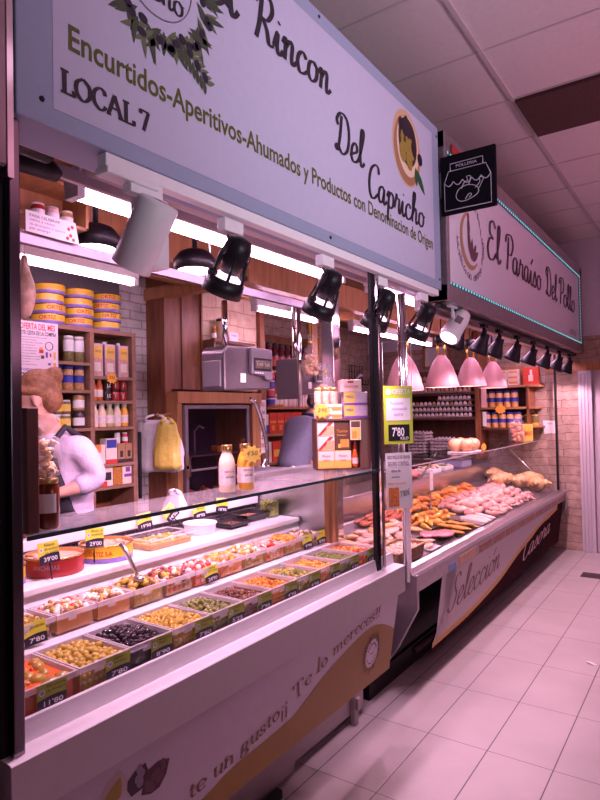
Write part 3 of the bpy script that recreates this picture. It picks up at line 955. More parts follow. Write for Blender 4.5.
gt = obj('glass_top', MB().box(-1.47, 0.75, 1.346, -1.256, 1.97, 1.355).box(-1.72, 1.97, 1.346, -1.256, 2.78, 1.355), film('shelf_glass_painted_haze', (0.80, 0.74, 0.78), 0.13, 0.06), c1)  # milky share in the glass imitates reflected ceiling light
obj('glass_edge', MB().box(-1.256, 0.75, 1.3455, -1.2535, 2.44, 1.3555), mat('glass_edge_green', (0.05, 0.10, 0.11), 0.15, var=0.02), gt)
obj('front_glass', MB().box(-1.266, 0.725, 0.946, -1.262, 2.425, 1.3455), glass('front_glass_clear', (0.985, 0.985, 0.985), 0.045), c1)
obj('side_glass', MB().box(-1.50, 2.452, 0.905, -1.285, 2.456, 1.3455), GLASS, c1)
obj('side_wall', MB().box(-2.085, 2.449, 0.90, -1.56, 2.462, 1.345), STEEL, c1)
obj('side_trim', MB().box(-1.558, 2.445, 0.90, -1.535, 2.475, 1.345).box(-1.515, 2.445, 0.90, -1.500, 2.475, 1.345), WOODL, c1)
obj('shelf_bracket', MB().box(-1.72, 2.76, 1.30, -1.70, 2.78, 1.346).box(-1.72, 2.0, 1.325, -1.70, 2.78, 1.3455), STEEL, c1)
for nm, y, x in (('left', 0.714, -1.258), ('right', 2.455, -1.268)):
    pp = MB()
    pp.box(x - 0.018, y - 0.006, 0.896, x + 0.018, y + 0.020, 2.274, 0)
    pp.box(x - 0.024, y - 0.024, 0.896, x - 0.002, y - 0.006, 2.274, 1)
    o_ = obj('corner_post', pp, [DCHROME if nm == 'left' else CHROME, BLACKP], c1, bevel=0.003)
lp = MB()
lp.box(-1.27, 0.56, 0.896, -1.235, 0.605, 2.12, 1).box(-1.255, 0.605, 0.90, -1.225, 0.628, 2.12, 0).box(-1.27, 0.630, 0.90, -1.23, 0.660, 2.12, 1)
obj('door_track', lp, [DCHROME, BLACKP], c1, bevel=0.003)
obj('chassis', MB().box(-2.09, 0.72, 0.40, -1.42, 2.44, 0.775).box(-2.05, 0.80, 0.0, -1.64, 2.84, 0.40), mat('chassis_grey', (0.30, 0.25, 0.26), 0.5, var=0.05), c1)
obj('kick_plinth', MB().box(-1.63, 0.72, 0.05, -1.60, 2.86, 0.36).box(-1.60, 0.72, 0.03, -1.585, 2.20, 0.16).box(-1.60, 2.72, 0.0, -1.575, 2.76, 0.30).box(-1.575, 2.725, 0.08, -1.555, 2.755, 0.14), mat('plinth_steel', (0.40, 0.33, 0.34), 0.45, 0.3, var=0.06), c1, bevel=0.003)
obj('floor_rail', MB().box(-1.575, 0.72, 0.0, -1.545, 2.05, 0.035), DARKM, c1)
# graphic front: plane from (-1.26,.77) down to (-1.325,.38)
PA, PB = Vector((-1.262, 0, 0.775)), Vector((-1.325, 0, 0.380))
ud = (PA - PB).normalized()
PT = Matrix(((0, ud.x, ud.z, PB.x), (1, 0, 0, 0), (0, ud.z, -ud.x, PB.z), (0, 0, 0, 1)))   # local (y, s, outward) -> world
NRM = Vector((ud.z, 0, -ud.x))
PT = Matrix(((0, ud.x, NRM.x, PB.x), (1, 0, 0, 0), (0, ud.z, NRM.z, PB.z), (0, 0, 0, 1)))
PANW = mat('panel_white_print', (0.72, 0.66, 0.74), 0.4, var=0.02)
GOLD = mat('panel_gold_print', (0.36, 0.19, 0.012), 0.45, var=0.03)
BROWNT = mat('panel_brown_print', (0.27, 0.13, 0.045), 0.5, var=0.0)
pn = MB()
pn.box(0, 0, -0.012, 1, 1, 0, 0, PT @ Matrix.Translation((0.70, 0.005, 0)) @ Matrix.Diagonal((1.925, 0.394, 1, 1)))
gp = obj('graphic_panel', pn, PANW, c1)
sw = [(1.20, .055), (1.35, .078), (1.474, .107), (1.651, .117), (1.75, .125), (1.828, .138), (1.99, .208), (2.164, .257), (2.30, .285), (2.40, .288), (2.49, .266), (2.56, .237), (2.622, .205)]
sws = smooth_pts(sw, sub=4)
sm = MB()
for (a, b) in zip(sws[:-1], sws[1:]):
    sm.poly([PT @ Vector((a[0], 0.006, 0.001)), PT @ Vector((b[0], 0.006, 0.001)), PT @ Vector((b[0], b[1], 0.001)), PT @ Vector((a[0], a[1], 0.001))])
obj('gold_swoosh', sm, GOLD, gp)


def base_path(x):
    X = [0, .10, .20, .33, .45, .52, .62, .70, .80, .95, 1.08, 1.2, 1.4]
    Z = [.104, .113, .123, .143, .168, .182, .225, .245, .272, .300, .312, .318, .328]
    for i in range(len(X) - 1):
        if x <= X[i + 1]:
            f = (x - X[i]) / (X[i + 1] - X[i])
            return x, Z[i] + f * (Z[i + 1] - Z[i]), math.atan2(Z[i + 1] - Z[i], X[i + 1] - X[i]) * 0.7
    return x, Z[-1], 0.05


for txt, off in (('te un gusto11', 0.0), ('Te lo mereces!!', 0.52)):
    mb, ln = stroke_text(txt, SERIF, 0.062, BROWNT, weight=0.095, contrast=0.35, shear=0.03, squeeze=1.0 if off == 0 else 1.02, path=None)
    mbb = MB()
    sc_ = 0.49 / ln if off == 0 else 0.665 / ln
    # re-lay along the curve
    mb2, _ = stroke_text(txt, SERIF, 0.062, BROWNT, weight=0.095, contrast=0.35, shear=0.03, squeeze=sc_,
                         path=lambda x, off=off: base_path(x + off))
    Mt = PT @ Matrix.Translation((1.275, 0.004, 0.0016))
    mb2.v = [tuple(Mt @ Vector(p)) for p in mb2.v]
    obj('lettering', mb2, BROWNT, gp)
lg = wreath(0.050, 46, 9, 0.026)
dot(lg, (0, 0), 0.051, 3, 0.0009, 1.0, 0, 30)
for k in range(9):
    a = math.pi * (0.15 + 0.7 * k / 8)
    lg.box(-.003, -.004, 0, .003, .004, 0.0012, 4, Matrix.Translation((.036 * math.cos(a), .036 * math.sin(a), 0.0005)) @ Matrix.Rotation(a - math.pi / 2, 4, 'Z'))
    lg.box(-.002, -.003, 0, .002, .003, 0.0012, 4, Matrix.Translation((.036 * math.cos(-a), .036 * math.sin(-a), 0.0005)) @ Matrix.Rotation(-a, 4, 'Z'))
lg.box(-.014, -.002, 0, .014, .002, .0012, 4)
Mt = PT @ Matrix.Translation((2.405, 0.158, 0.0015)) @ Matrix.Diagonal((1.12, 1.28, 1, 1))
lg.v = [tuple(Mt @ Vector(p)) for p in lg.v]
obj('emblem', lg, [BROWNT, mat('emblem_brown', (0.12, 0.06, 0.04), 0.5, var=0), BROWNT, PANW, mat('emblem_ink', (0.28, 0.16, 0.26), 0.5, var=0)], gp)
op = MB()
for k, (x, y, l, wd, an, mi) in enumerate(((1.03, .250, .085, .052, 1.1, 0), (1.065, .235, .11, .060, 0.55, 1), (0.965, .255, .10, .055, 1.45, 2))):
    leaf(op, (x, y), an, l, wd * 1.5, mi, 0.0008 + 0.0002 * k)
for k in range(16):
    a, b = rnd.uniform(.02, .09), rnd.uniform(-.018, .018)
    dot(op, (1.065 + a * math.cos(.55) - b * math.sin(.55), .235 + a * math.sin(.55) + b * math.cos(.55)), .008, 3, 0.0018 + 0.00005 * k, 1.3)
for k in range(7):
    a, b = rnd.uniform(.02, .07), rnd.uniform(-.015, .015)
    dot(op, (1.03 + a * math.cos(1.1) - b * math.sin(1.1), .25 + a * math.sin(1.1) + b * math.cos(1.1)), .010, 4, 0.0018 + 0.00005 * k, 1.3)
leaf(op, (0.955, .25), 1.2, .085, .05, 5, 0.0019)
Mt = PT @ Matrix.Translation((0.02, -0.005, 0.0))
op.v = [tuple(Mt @ Vector(p)) for p in op.v]
obj('olive_picture', op, [mat('pic_purple', (0.05, 0.015, 0.045), 0.5, var=0), mat('pic_plum', (0.10, 0.02, 0.045), 0.5, var=0), mat('pic_cream', (0.62, 0.52, 0.50), 0.5, var=0), mat('pic_wine', (0.17, 0.05, 0.08), 0.4, var=0), mat('pic_glint', (0.30, 0.22, 0.34), 0.4, var=0), mat('pic_yellow', (0.48, 0.34, 0.05), 0.5, var=0)], gp)

# ---------------------------------------------------------------- tubs of olives and pickles
TUBM = film('tub_plastic', (0.80, 0.76, 0.78), 0.10, 0.2)
TUBR = film('tub_rim_plastic', (0.84, 0.78, 0.82), 0.50, 0.3)


def make_tub(loc, dy, dx, h, label, group):
    """front of the tub faces +X; local x runs back (negative)"""
    t = thing('plastic_tub', label, 'tub', loc, 0, group)
    b = MB()
    w2 = dy / 2 - 0.004
    tp = 0.006
    th = 0.002
    # four tapered walls and a floor
    o = [(-tp, -w2 + tp), (-tp, w2 - tp), (-dx + tp, w2 - tp), (-dx + tp, -w2 + tp)]
    u = [(0, -w2), (0, w2), (-dx, w2), (-dx, -w2)]
    vs = [(p[0], p[1], 0.0015) for p in o] + [(p[0], p[1], h) for p in u]
    b.add(vs, [(3, 2, 1, 0), (0, 1, 5, 4), (1, 2, 6, 5), (2, 3, 7, 6), (3, 0, 4, 7)])
    obj('body', b, TUBM, t)
    r = MB()
    e = 0.0035
    r.box(-e, -w2 - 0.002, h - 0.012, 0.004, w2 + 0.002, h + 0.002)
    r.box(-dx - 0.002, -w2 - 0.002, h - 0.010, -dx + e, w2 + 0.002, h + 0.002)
    r.box(-dx, -w2 - 0.002, h - 0.010, 0, -w2 + e, h + 0.002)
    r.box(-dx, w2 - e, h - 0.010, 0, w2 + 0.002, h + 0.002)
    r.box(0.0, -w2 * 0.45, h - 0.022, 0.003, -w2 * 0.05, h - 0.010)
    obj('rim', r, TUBR, t)
    return t


def fillmesh(dy, dx, h, hb, n, kinds, size, mound=0.0, seed=0, sides=True, flat=1.0, cols=None):
    """brine block plus pieces pressed against the sides and heaped on top"""
    rr = random.Random(seed)
    b = MB()
    w2 = dy / 2 - 0.014
    b.box(-dx + 0.009, -w2 - 0.004, 0.004, -0.0085, w2 + 0.004, hb, 0)
    for k in range(n):
        x = -rr.uniform(0.016, dx - 0.016)
        y = rr.uniform(-w2, w2)
        cx, cy = (x + dx / 2) / (dx / 2), y / w2
        z = hb + mound * max(0, 1 - 0.7 * (cx * cx + cy * cy)) + rr.uniform(-0.3, 0.35) * size
        mi = rr.choice(kinds)
        s_ = size * rr.uniform(0.8, 1.15)
        q = Matrix.Rotation(rr.uniform(0, 6), 4, Vector((rr.uniform(-1, 1), rr.uniform(-1, 1), rr.uniform(-1, 1))).normalized())
        b.sph((x, y, z), (s_, s_ * rr.uniform(0.75, 0.95), s_ * flat), 8, 6, mi, q, 0.12, k)
    if sides:
        m = int(dy / (size * 2.1))
        for row in range(max(1, int(hb / (size * 2.0)))):
            for k in range(m):
                y = -w2 + (k + 0.5) * 2 * w2 / m + rr.uniform(-.2, .2) * size
                b.sph((-0.008 - size * 0.45, y, 0.008 + size + row * size * 1.95), (size * 0.75, size * 0.95, size), 8, 6, rr.choice(kinds))
            for k in range(int(dx / (size * 2.1))):
                x = -0.02 - k * size * 2.1
                b.sph((x, w2 - size * .4, 0.008 + size + row * size * 1.95), (size, size * 0.7, size), 7, 5, rr.choice(kinds))
    return b


OLY = mat('olive_yellow', (0.52, 0.36, 0.06), 0.22, var=0.25, scale=22)
OLG = mat('olive_green', (0.24, 0.25, 0.06), 0.22, var=0.3, scale=22)
OLD = mat('olive_dark_green', (0.12, 0.12, 0.04), 0.22, var=0.3)
OLK = mat('olive_black', (0.022, 0.010, 0.020), 0.12, var=0.3, coat=0.4)
OLP = mat('olive_purple', (0.16, 0.06, 0.06), 0.2, var=0.3)
OLB = mat('olive_brown', (0.32, 0.16, 0.06), 0.25, var=0.3)
GORD = mat('big_olive', (0.45, 0.28, 0.05), 0.2, var=0.3, scale=14)
ONI = mat('pickled_onion', (0.78, 0.66, 0.52), 0.25, var=0.1)
WHT = mat('pickled_white', (0.82, 0.74, 0.64), 0.3, var=0.1)
RED = mat('red_pepper', (0.62, 0.05, 0.03), 0.25, var=0.2)
ORG = mat('orange_pickle', (0.75, 0.24, 0.03), 0.25, var=0.15)
LUP = mat('lupin_bean', (0.72, 0.44, 0.07), 0.25, var=0.15)
GHK = mat('green_gherkin', (0.20, 0.24, 0.05), 0.25, var=0.3)
CAP = mat('caper_pink', (0.70, 0.36, 0.28), 0.3, var=0.2)
BR_Y = mat('brine_yellow', (0.46, 0.28, 0.06), 0.12, var=0.1)
BR_O = mat('brine_orange', (0.62, 0.26, 0.06), 0.12, var=0.1)
BR_R = mat('marinade_red', (0.72, 0.13, 0.03), 0.10, var=0.15)
BR_K = mat('brine_black', (0.020, 0.012, 0.018), 0.10, var=0.1)
BR_G = mat('brine_green', (0.20, 0.17, 0.05), 0.12, var=0.1)
BR_B = mat('brine_brown', (0.24, 0.12, 0.06), 0.12, var=0.1)

F1 = 'tubs in the front row'
y0, pit = 0.752, 0.1562
front = [
    ('clear tub of very large olives in red marinade, first of the front row', 'big olives in red marinade, first tub of the front row', 'berenjenas', None, None),
    ('clear tub of golden green olives, second of the front row beside the red marinade', 'golden olives', None, None, None),
    ('clear tub of shiny black olives, third of the front row', 'black olives', None, None, None),
    ('clear tub of small yellow olives, fourth of the front row, right of the black ones', 'yellow olives', None, None, None),
    ('clear tub of dark green olives, fifth of the front row', 'dark green olives heaped in brine, fifth tub of the front row', [OLG, OLD, OLG], BR_G, 0.0085),
    ('clear tub of purplish brown olives, sixth of the front row', 'small purplish brown olives, sixth tub of the front row', [OLP, OLB, OLP], BR_B, 0.0075),
    ('clear tub of bright orange lupin beans, seventh of the front row', 'bright orange pickled beans, seventh tub of the front row', [ORG, ORG, LUP], BR_O, 0.0075),
    ('clear tub of chopped green pickles, eighth of the front row', 'chopped pale green pickles, eighth tub of the front row', [GHK, OLG, LUP], BR_G, 0.0085),
    ('clear tub of yellow orange lupins, ninth of the front row', 'yellow orange lupins, ninth tub of the front row', [LUP, ORG], BR_O, 0.008),
    ('clear tub of sliced green gherkins, tenth of the front row', 'green gherkin slices, tenth tub of the front row', [GHK, OLG, GHK], BR_G, 0.0085),
    ('clear tub of orange red olives, last of the front row by the chrome post', 'orange red seasoned olives, last tub of the front row', [ORG, RED, LUP], BR_R, 0.0085),
]


def place_olives(cx, cy, zb, dy, dx, n, size, mats, name, label, group, seed, mound=0.0, asp=1.25):
    rr = random.Random(seed)
    base = None
    w2 = dy / 2 - 0.014
    pts = []
    tries = 0
    while len(pts) < n and tries < 20000:
        tries += 1
        x = -rr.uniform(0.014, dx - 0.014); y = rr.uniform(-w2, w2)
        if all((x - a) ** 2 + (y - b) ** 2 > (size * 1.5) ** 2 for a, b in pts):
            pts.append((x, y))
    meshes = []
    for m in mats:
        meshes.append(MB().sph((0, 0, 0), (size * asp * 0.92, size * 0.92, size * 0.92), 12, 8).mesh(name, [m]))
    o = None
    for k, (x, y) in enumerate(pts):
        if o is None:
            o = bpy.data.objects.new(name, meshes[0]); c = o
            tag(o, label, 'olive', group)
        else:
            c = o.copy()
        c.data = meshes[k % len(meshes)]
        COL.objects.link(c)
        ux, uy = (x + dx / 2) / (dx / 2), y / w2
        c.location = (cx + x, cy + y, zb + mound * max(0, 1 - 0.7 * (ux * ux + uy * uy)) + rr.uniform(-0.2, 0.35) * size)
        c.rotation_euler = (rr.uniform(-.5, .5), rr.uniform(-.5, .5), rr.uniform(0, 3.1))
        s_ = rr.uniform(0.88, 1.10)
        c.scale = (s_, s_, s_)


DXF, HF, ZF = 0.195, 0.113, 0.885
for i, (lb, cl, kinds, brine, size) in enumerate(front):
    yc = y0 + pit * (i + 0.5)
    make_tub((-1.303, yc, ZF), pit, DXF, HF, lb, F1)
    L0 = (-1.303, yc, ZF)
    if i == 0:
        b = fillmesh(pit, DXF, HF, 0.104, 10, [1], 0.006, 0, 1, sides=False)
        o = obj('red_marinade', b, [BR_R, RED], None, L0); tag(o, 'glossy red marinade around the very large olives', 'marinade', kind='stuff')
        place_olives(-1.303, yc, ZF + 0.098, pit, DXF, 13, 0.0185, [GORD], 'large_olive', 'very large golden olive lying in the red marinade of the first front tub', 'large olives in red marinade', 3, 0, 1.35)
    elif i in (1, 2, 3):
        bm, om, nm, gl = ((BR_Y, [OLY], 'golden_olive', 'golden olives in the second front tub'), (BR_K, [OLK], 'black_olive', 'black olives in the third front tub'), (BR_Y, [OLY, LUP], 'yellow_olive', 'small yellow olives in the fourth front tub'))[i - 1]
        size = (0.0098, 0.0102, 0.0085)[i - 1]
        hb = (0.096, 0.090, 0.098)[i - 1]
        b = fillmesh(pit, DXF, HF, hb, 60, [1], size * 0.9, 0, i, sides=(i != 2))
        o = obj('olive_brine', b, [bm, om[0]], None, L0)
        tag(o, ('amber brine with sunken golden olives in the second front tub', 'dark brine with sunken black olives in the third front tub', 'amber brine with sunken small yellow olives in the fourth front tub')[i - 1], 'brine', kind='stuff')
        lab = ('golden green olive floating on top of the second front tub', 'shiny black olive heaped on top of the third front tub', 'small yellow olive floating on top of the fourth front tub')[i - 1]
        place_olives(-1.303, yc, ZF + hb + 0.006, pit, DXF, (96, 92, 104)[i - 1], size, om, nm, lab, gl, 20 + i, (0.002, 0.016, 0.003)[i - 1])
    else:
        b = fillmesh(pit, DXF, HF, 0.096, 150, list(range(1, len(kinds) + 1)), size, 0.006 if i == 4 else 0.002, i)
        o = obj('pickled_olives' if 'olives' in cl else 'pickled_beans' if ('bean' in cl or 'lupin' in cl) else 'pickled_gherkins', b, [brine] + kinds, None, L0)
        tag(o, cl, 'pickles', kind='stuff')

# second row
F2 = 'tubs in the second row'
second = [
    ('clear tub of small brown pickles, first of the second row behind a yellow tag', 'small brown pickled capers, first tub of the second row', [OLB, OLG, LUP], BR_B, 0.0065, 0.0),
    ('clear tub of white onion and olive skewers, second of the second row', 'white onion and olive skewers, second tub of the second row', [WHT, WHT, ONI, OLB, OLY, RED], BR_O, 0.011, 0.018),
    ('clear tub of creamy pickled onion mix, third of the second row', 'creamy onion and olive mix, third tub of the second row', [ONI, WHT, OLY, OLB], BR_O, 0.011, 0.018),
    ('clear tub of heaped golden stuffed olives, fourth of the second row with the spoon', 'heaped golden stuffed olives, fourth tub of the second row', [OLY, OLY, LUP, OLB], BR_Y, 0.0105, 0.026),
    ('clear tub of dark and white skewers, fifth of the second row', 'dark red and white skewers, fifth tub of the second row', [ONI, OLP, OLY, RED], BR_Y, 0.0115, 0.024),
    ('clear tub of red and white skewers, sixth of the second row', 'red pepper and white anchovy skewers, sixth tub of the second row', [RED, WHT, RED, CAP], BR_R, 0.0115, 0.020),
    ('clear tub of orange pickled chunks, seventh of the second row', 'orange pickled chunks, seventh tub of the second row', [ORG, CAP, LUP], BR_O, 0.012, 0.022),
    ('clear tub of yellow and brown olives, eighth of the second row', 'yellow and brown olives, eighth tub of the second row', [OLY, OLB, ONI], BR_Y, 0.0115, 0.024),
    ('clear tub of pink pickled onions, ninth of the second row', 'pink pickled onions, ninth tub of the second row', [CAP, ONI, CAP, RED], BR_O, 0.0115, 0.018),
    ('clear tub of amber olives, tenth of the second row', 'amber olives, tenth tub of the second row', [LUP, OLY, ORG], BR_Y, 0.0115, 0.014),
    ('clear tub of dark speckled olives, last of the second row by the steel side wall', 'dark speckled olives, last tub of the second row', [OLD, ONI, OLB], BR_B, 0.011, 0.010),
]
p2 = 0.1385
for i, (lb, cl, kinds, brine, size, mound) in enumerate(second):
    yc = 0.872 + p2 * (i + 0.5)
    make_tub((-1.552, yc, 0.9965), p2, 0.135, 0.058, lb, F2)
    b = fillmesh(p2, 0.135, 0.058, 0.047, 85, list(range(1, len(kinds) + 1)), size, mound, 50 + i, sides=(i not in (1, 2)))
    o = obj('pickle_mix' if 'mix' in cl or 'skewers' in cl else 'pickled_onions' if 'onion' in cl else 'pickled_olives', b, [brine] + kinds, None, (-1.552, yc, 0.9965))
    tag(o, cl, 'pickles', kind='stuff')


# ---------------------------------------------------------------- price tags
def price_tag(loc, psi, tilt, roll, wdt, hgt, name, price, label, green=False, group=None):
    t = thing('price_tag', label, 'price tag', loc, 0, group, rot=(0, 0, 0))
    t.rotation_mode = 'QUATERNION'
    t.rotation_quaternion = (Matrix.Rotation(psi, 4, 'Z') @ Matrix.Rotation(-tilt, 4, 'X') @ Matrix.Rotation(roll, 4, 'Y')).to_quaternion()
    b = MB()
    b.box(0, 0, 0, wdt, 0.0012, hgt, 0)
    n = 10
    arc = [(wdt * k / n, hgt * (0.30 + 0.16 * math.sin(math.pi * (0.1 + 0.6 * k / n)))) for k in range(n + 1)]
    b.poly([(x, -0.0004, z) for x, z in [(0, 0), (wdt, 0)] + arc[::-1]], 1)
    b.poly([(0.16 * wdt + 0.10 * wdt * math.cos(a), -0.0006, 0.66 * hgt + 0.10 * wdt * math.sin(a)) for a in [2 * math.pi * k / 12 for k in range(12)]], 2)
    b.poly([(0.16 * wdt + 0.065 * wdt * math.cos(a), -0.0008, 0.66 * hgt + 0.065 * wdt * math.sin(a)) for a in [2 * math.pi * k / 12 for k in range(12)]], 3)
    obj('card', b, [TAGG if green else TAGY, TAGN, WHITEP, mat('tag_ring', (0.35, 0.33, 0.45), 0.5, var=0)], t)
    ln = name.split('/')
    for k, s_ in enumerate(ln):
        hh = 0.13 * hgt
        obj('lettering', text_mesh(s_, min(0.64 * wdt, 0.085 * wdt * len(s_)), hh, INK, 0.2), INK, t, (0.31 * wdt, -0.0007, hgt * (0.80 - 0.19 * k) - (0.07 * hgt if len(ln) == 1 else 0)), (R(90), 0, 0))
    obj('price', text_mesh(price, 0.66 * wdt, 0.22 * hgt, WHITEP, 0, 0.012), WHITEP, t, (0.22 * wdt, -0.0008, 0.09 * hgt), (R(90), 0, 0))
    return t


G1 = 'price tags on the front tubs'
names1 = [('Berenjena/de Almagro', "11'80"), ('Sabor/anchoa', "7'80"), ('Aceituna/negra', "8'90"), ('Manzanilla/fina', "7'80"), ('Campo/Real', "5'25"), ('Cornezuelo', "7'90"), ('Altramuz', "4'90"), ('Pepinillo', "6'90"), ('Altramuz/dulce', "5'90"), ('Pepinillo/rodaja', "6'50"), ('Alinada', "6'80")]
pos1 = [0.795, 0.985, 1.135, 1.305, 1.455]
what1 = ['red marinade', 'golden olive', 'black olive', 'small yellow olive', 'dark green olive', 'purplish olive', 'orange bean', 'chopped green pickle', 'yellow lupin', 'gherkin slice', 'orange red olive']
for i, (nm, pr) in enumerate(names1):
    y = pos1[i] if i < 5 else y0 + pit * i + 0.070
    price_tag((-1.2975, y, 0.9445), R(90), 0, R(2), 0.076, 0.056, nm, pr, 'green and navy price tag reading %s on the %s tub' % (pr, what1[i]), True, G1)
G2 = 'price tags on the second row'
for y, nm, pr, what in ((0.915, 'Banderillas', "7'80", 'small brown pickle'), (1.612, 'Gildas/picantes', "24'90", 'red and white skewer'), (2.245, 'Mixta', "9'90", 'amber olive'), (2.36, 'Extra', "8'50", 'dark speckled olive')):
    price_tag((-1.5455, y, 1.000), R(80), R(8), R(-4), 0.062, 0.060, nm, pr, 'yellow and navy price tag reading %s in front of the %s tub' % (pr, what), False, G2)

# ---------------------------------------------------------------- upper shelf of the counter
zs = 1.1055
TINR = mat('tin_red', (0.36, 0.030, 0.030), 0.35, 0.1, var=0.1)
TINY = mat('tin_yellow', (0.80, 0.50, 0.03), 0.35, var=0.05)
TINP = mat('tin_purple', (0.26, 0.18, 0.52), 0.35, var=0.1)
TING = mat('tin_gold_rim', (0.70, 0.42, 0.16), 0.25, 0.9, var=0.05)
FISH = mat('canned_fish', (0.72, 0.42, 0.28), 0.5, var=0.3, scale=40, bump=0.8, bscale=60)
TXR = mat('red_print', (0.55, 0.02, 0.02), 0.5, var=0)
TXB = mat('blue_print', (0.05, 0.06, 0.30), 0.5, var=0)


def cyl_text(txt, rad, h, width_ang, m, a0):
    """type wrapped around a cylinder of radius rad, starting at angle a0 (seen from outside, left to right)"""
    me = text_mesh(txt, width_ang * rad, h, m, 0, 0.02)
    for v in me.vertices:
        a = a0 + v.co.x / rad
        z = v.co.y
        v.co = ((rad + 0.0006) * math.cos(a), (rad + 0.0006) * math.sin(a), z)
    return me


def open_tin(loc, rad, h, m1, m2, label, txt, tm):
    t = thing('open_tin', label, 'tin', loc)
    obj('tin_body', MB().lathe([(rad - 0.002, 0), (rad, 0.003), (rad, h * 0.28)], 40, 1, None, True, False).lathe([(rad, h * 0.28), (rad, h * 0.97)], 40, 0, None, True, False).lathe([(rad - .004, h), (rad + .002, h), (rad + .002, h - .004), (rad, h - 0.005)], 40, 2, None, True, False).lathe([(0.001, 0.001), (rad - .002, 0.001)], 40, 2, None, True, False).lathe([(rad - 0.004, h), (rad - 0.004, h * 0.5)], 40, 2, None, True, False), [m1, m2, TING], t)
    if txt:
        obj('lettering', cyl_text(txt, rad, h * 0.26, 0.9, tm, R(-75)), tm, t, (0, 0, h * 0.42))
    f = MB()
    f.lathe([(0.001, h * 0.86), (rad * 0.7, h * 0.84), (rad - 0.005, h * 0.80)], 36, 0, None, True, False)
    rr = random.Random(int(rad * 1e5) + len(label))
    for k in range(22):
        a = rr.uniform(0, 6.28); q = rr.uniform(0, rad * 0.8)
        f.sph((q * math.cos(a), q * math.sin(a), h * 0.85), (rad * .2, rad * .13, .006), 7, 5, 0, Matrix.Rotation(a, 4, 'Z'), 0.2, k)
    o = obj('tinned_fish', f, FISH, None, loc)
    tag(o, 'flaky fish filling the ' + label.split(',')[0], 'fish', kind='stuff')
    return t


open_tin((-1.830, 1.190, zs), 0.094, 0.060, TINR, TINR, 'open red tin of tuna, on the upper shelf left of the yellow tin', 'ANCHOAS', mat('tin_grey_print', (0.42, 0.22, 0.32), 0.4, var=0))
open_tin((-1.835, 1.402, zs), 0.094, 0.060, TINY, TINP, 'open yellow and purple tin of fish, on the upper shelf beside the red tin', 'ORTIZ S.A.', TXR)
open_tin((-1.840, 0.985, zs), 0.094, 0.060, TINY, TINP, 'open yellow and purple tin cut off by the black post, on the upper shelf', '', TXR)
t = thing('serving_spoon', 'dark steel spoon leaning on the heaped golden olives', 'spoon', (-1.60, 1.345, 1.085), 0)
obj('handle', MB().tube([(0, 0, 0), (-0.055, 0.0, 0.075), (-0.075, -0.004, 0.10)], [0.006, 0.008, 0.010], 8), STEEL, t)
obj('bowl', MB().sph((0.006, 0, -0.008), (0.022, 0.016, 0.012), 12, 8), STEEL, t)


def tray(loc, dx, dy, h, m, label, fill, fm, nk=30, rot=0.0, cat='tray', clear=False):
    t = thing('serving_tray', label, cat, loc, rot)
    w, l = dx / 2, dy / 2
    b = MB()
    tp = 0.012
    vs = [(-w + tp, -l + tp, 0), (w - tp, -l + tp, 0), (w - tp, l - tp, 0), (-w + tp, l - tp, 0), (-w, -l, h), (w, -l, h), (w, l, h), (-w, l, h)]
    b.add(vs, [(3, 2, 1, 0), (0, 1, 5, 4), (1, 2, 6, 5), (2, 3, 7, 6), (3, 0, 4, 7)])
    obj('tray_body', b, m, t)
    r = MB()
    for a in ((-w - .006, -l - .006, w + .006, -l), (-w - .006, l, w + .006, l + .006), (-w - .006, -l, -w, l), (w, -l, w + .006, l)):
        r.box(a[0], a[1], h - .003, a[2], a[3], h + .001)
    obj('rim', r, TUBR if clear else m, t)
    f = MB()
    f.box(-w + tp + .001, -l + tp + .001, 0.002, w - tp - .001, l - tp - .001, h * 0.55, 0)
    rr = random.Random(len(label) * 7 + nk)
    for k in range(nk):
        s_ = min(dx, dy) * rr.uniform(.05, .09)
        f.sph((rr.uniform(-w + .025, w - .025), rr.uniform(-l + .025, l - .025), h * 0.58), (s_, s_ * rr.uniform(.6, 1), s_ * .5), 7, 5, rr.randrange(len(fm)), Matrix.Rotation(rr.uniform(0, 3), 4, 'Z'), 0.25, k)
    o = obj(fill[0], f, fm, None, loc, (0, 0, rot))
    tag(o, fill[1], 'food', kind='stuff')
    return t


tray((-1.835, 1.655, zs), 0.165, 0.235, 0.042, TUBM, 'large clear tray of marinated fish, on the upper shelf right of the yellow tin', ('marinated_fish', 'yellowish marinated fish fillets in the large clear tray'), [mat('fish_oil', (0.55, 0.36, 0.12), 0.2, var=0.2), mat('fish_pale', (0.72, 0.52, 0.34), 0.35, var=0.2), OLY], 40, 0, 'tray', True)
t = thing('white_tub', 'round white tub of cream, on the upper shelf behind the red skewers', 'tub', (-1.855, 1.905, zs))
obj('tub_body', MB().lathe([(0.058, 0.0), (0.062, 0.004), (0.070, 0.040), (0.074, 0.042), (0.074, 0.047), (0.066, 0.047), (0.060, 0.032), (0.001, 0.030)], 32, 0, None, True, False), PVC, t)
obj('contents', MB().lathe([(0.001, 0.034), (0.03, 0.036), (0.060, 0.033)], 24, 0, None, True, False), mat('cream_food', (0.72, 0.50, 0.44), 0.5, var=0.1), t)
BLKT = mat('black_tray', (0.015, 0.012, 0.014), 0.3, var=0.1)
MJ = mat('mojama', (0.24, 0.085, 0.06), 0.45, var=0.3)
tray((-1.830, 2.085, zs), 0.11, 0.135, 0.024, BLKT, 'low black tray of dark cured fish, on the upper shelf right of the white tub', ('cured_fish', 'dark cured fish slices in the low black tray'), [MJ, MJ], 14)
tray((-1.875, 2.255, zs), 0.13, 0.165, 0.036, BLKT, 'deep black tray of brown pate, on the upper shelf left of the olive jar', ('brown_pate', 'brown pate in the deep black tray'), [mat('pate', (0.30, 0.13, 0.08), 0.5, var=0.2)], 12)
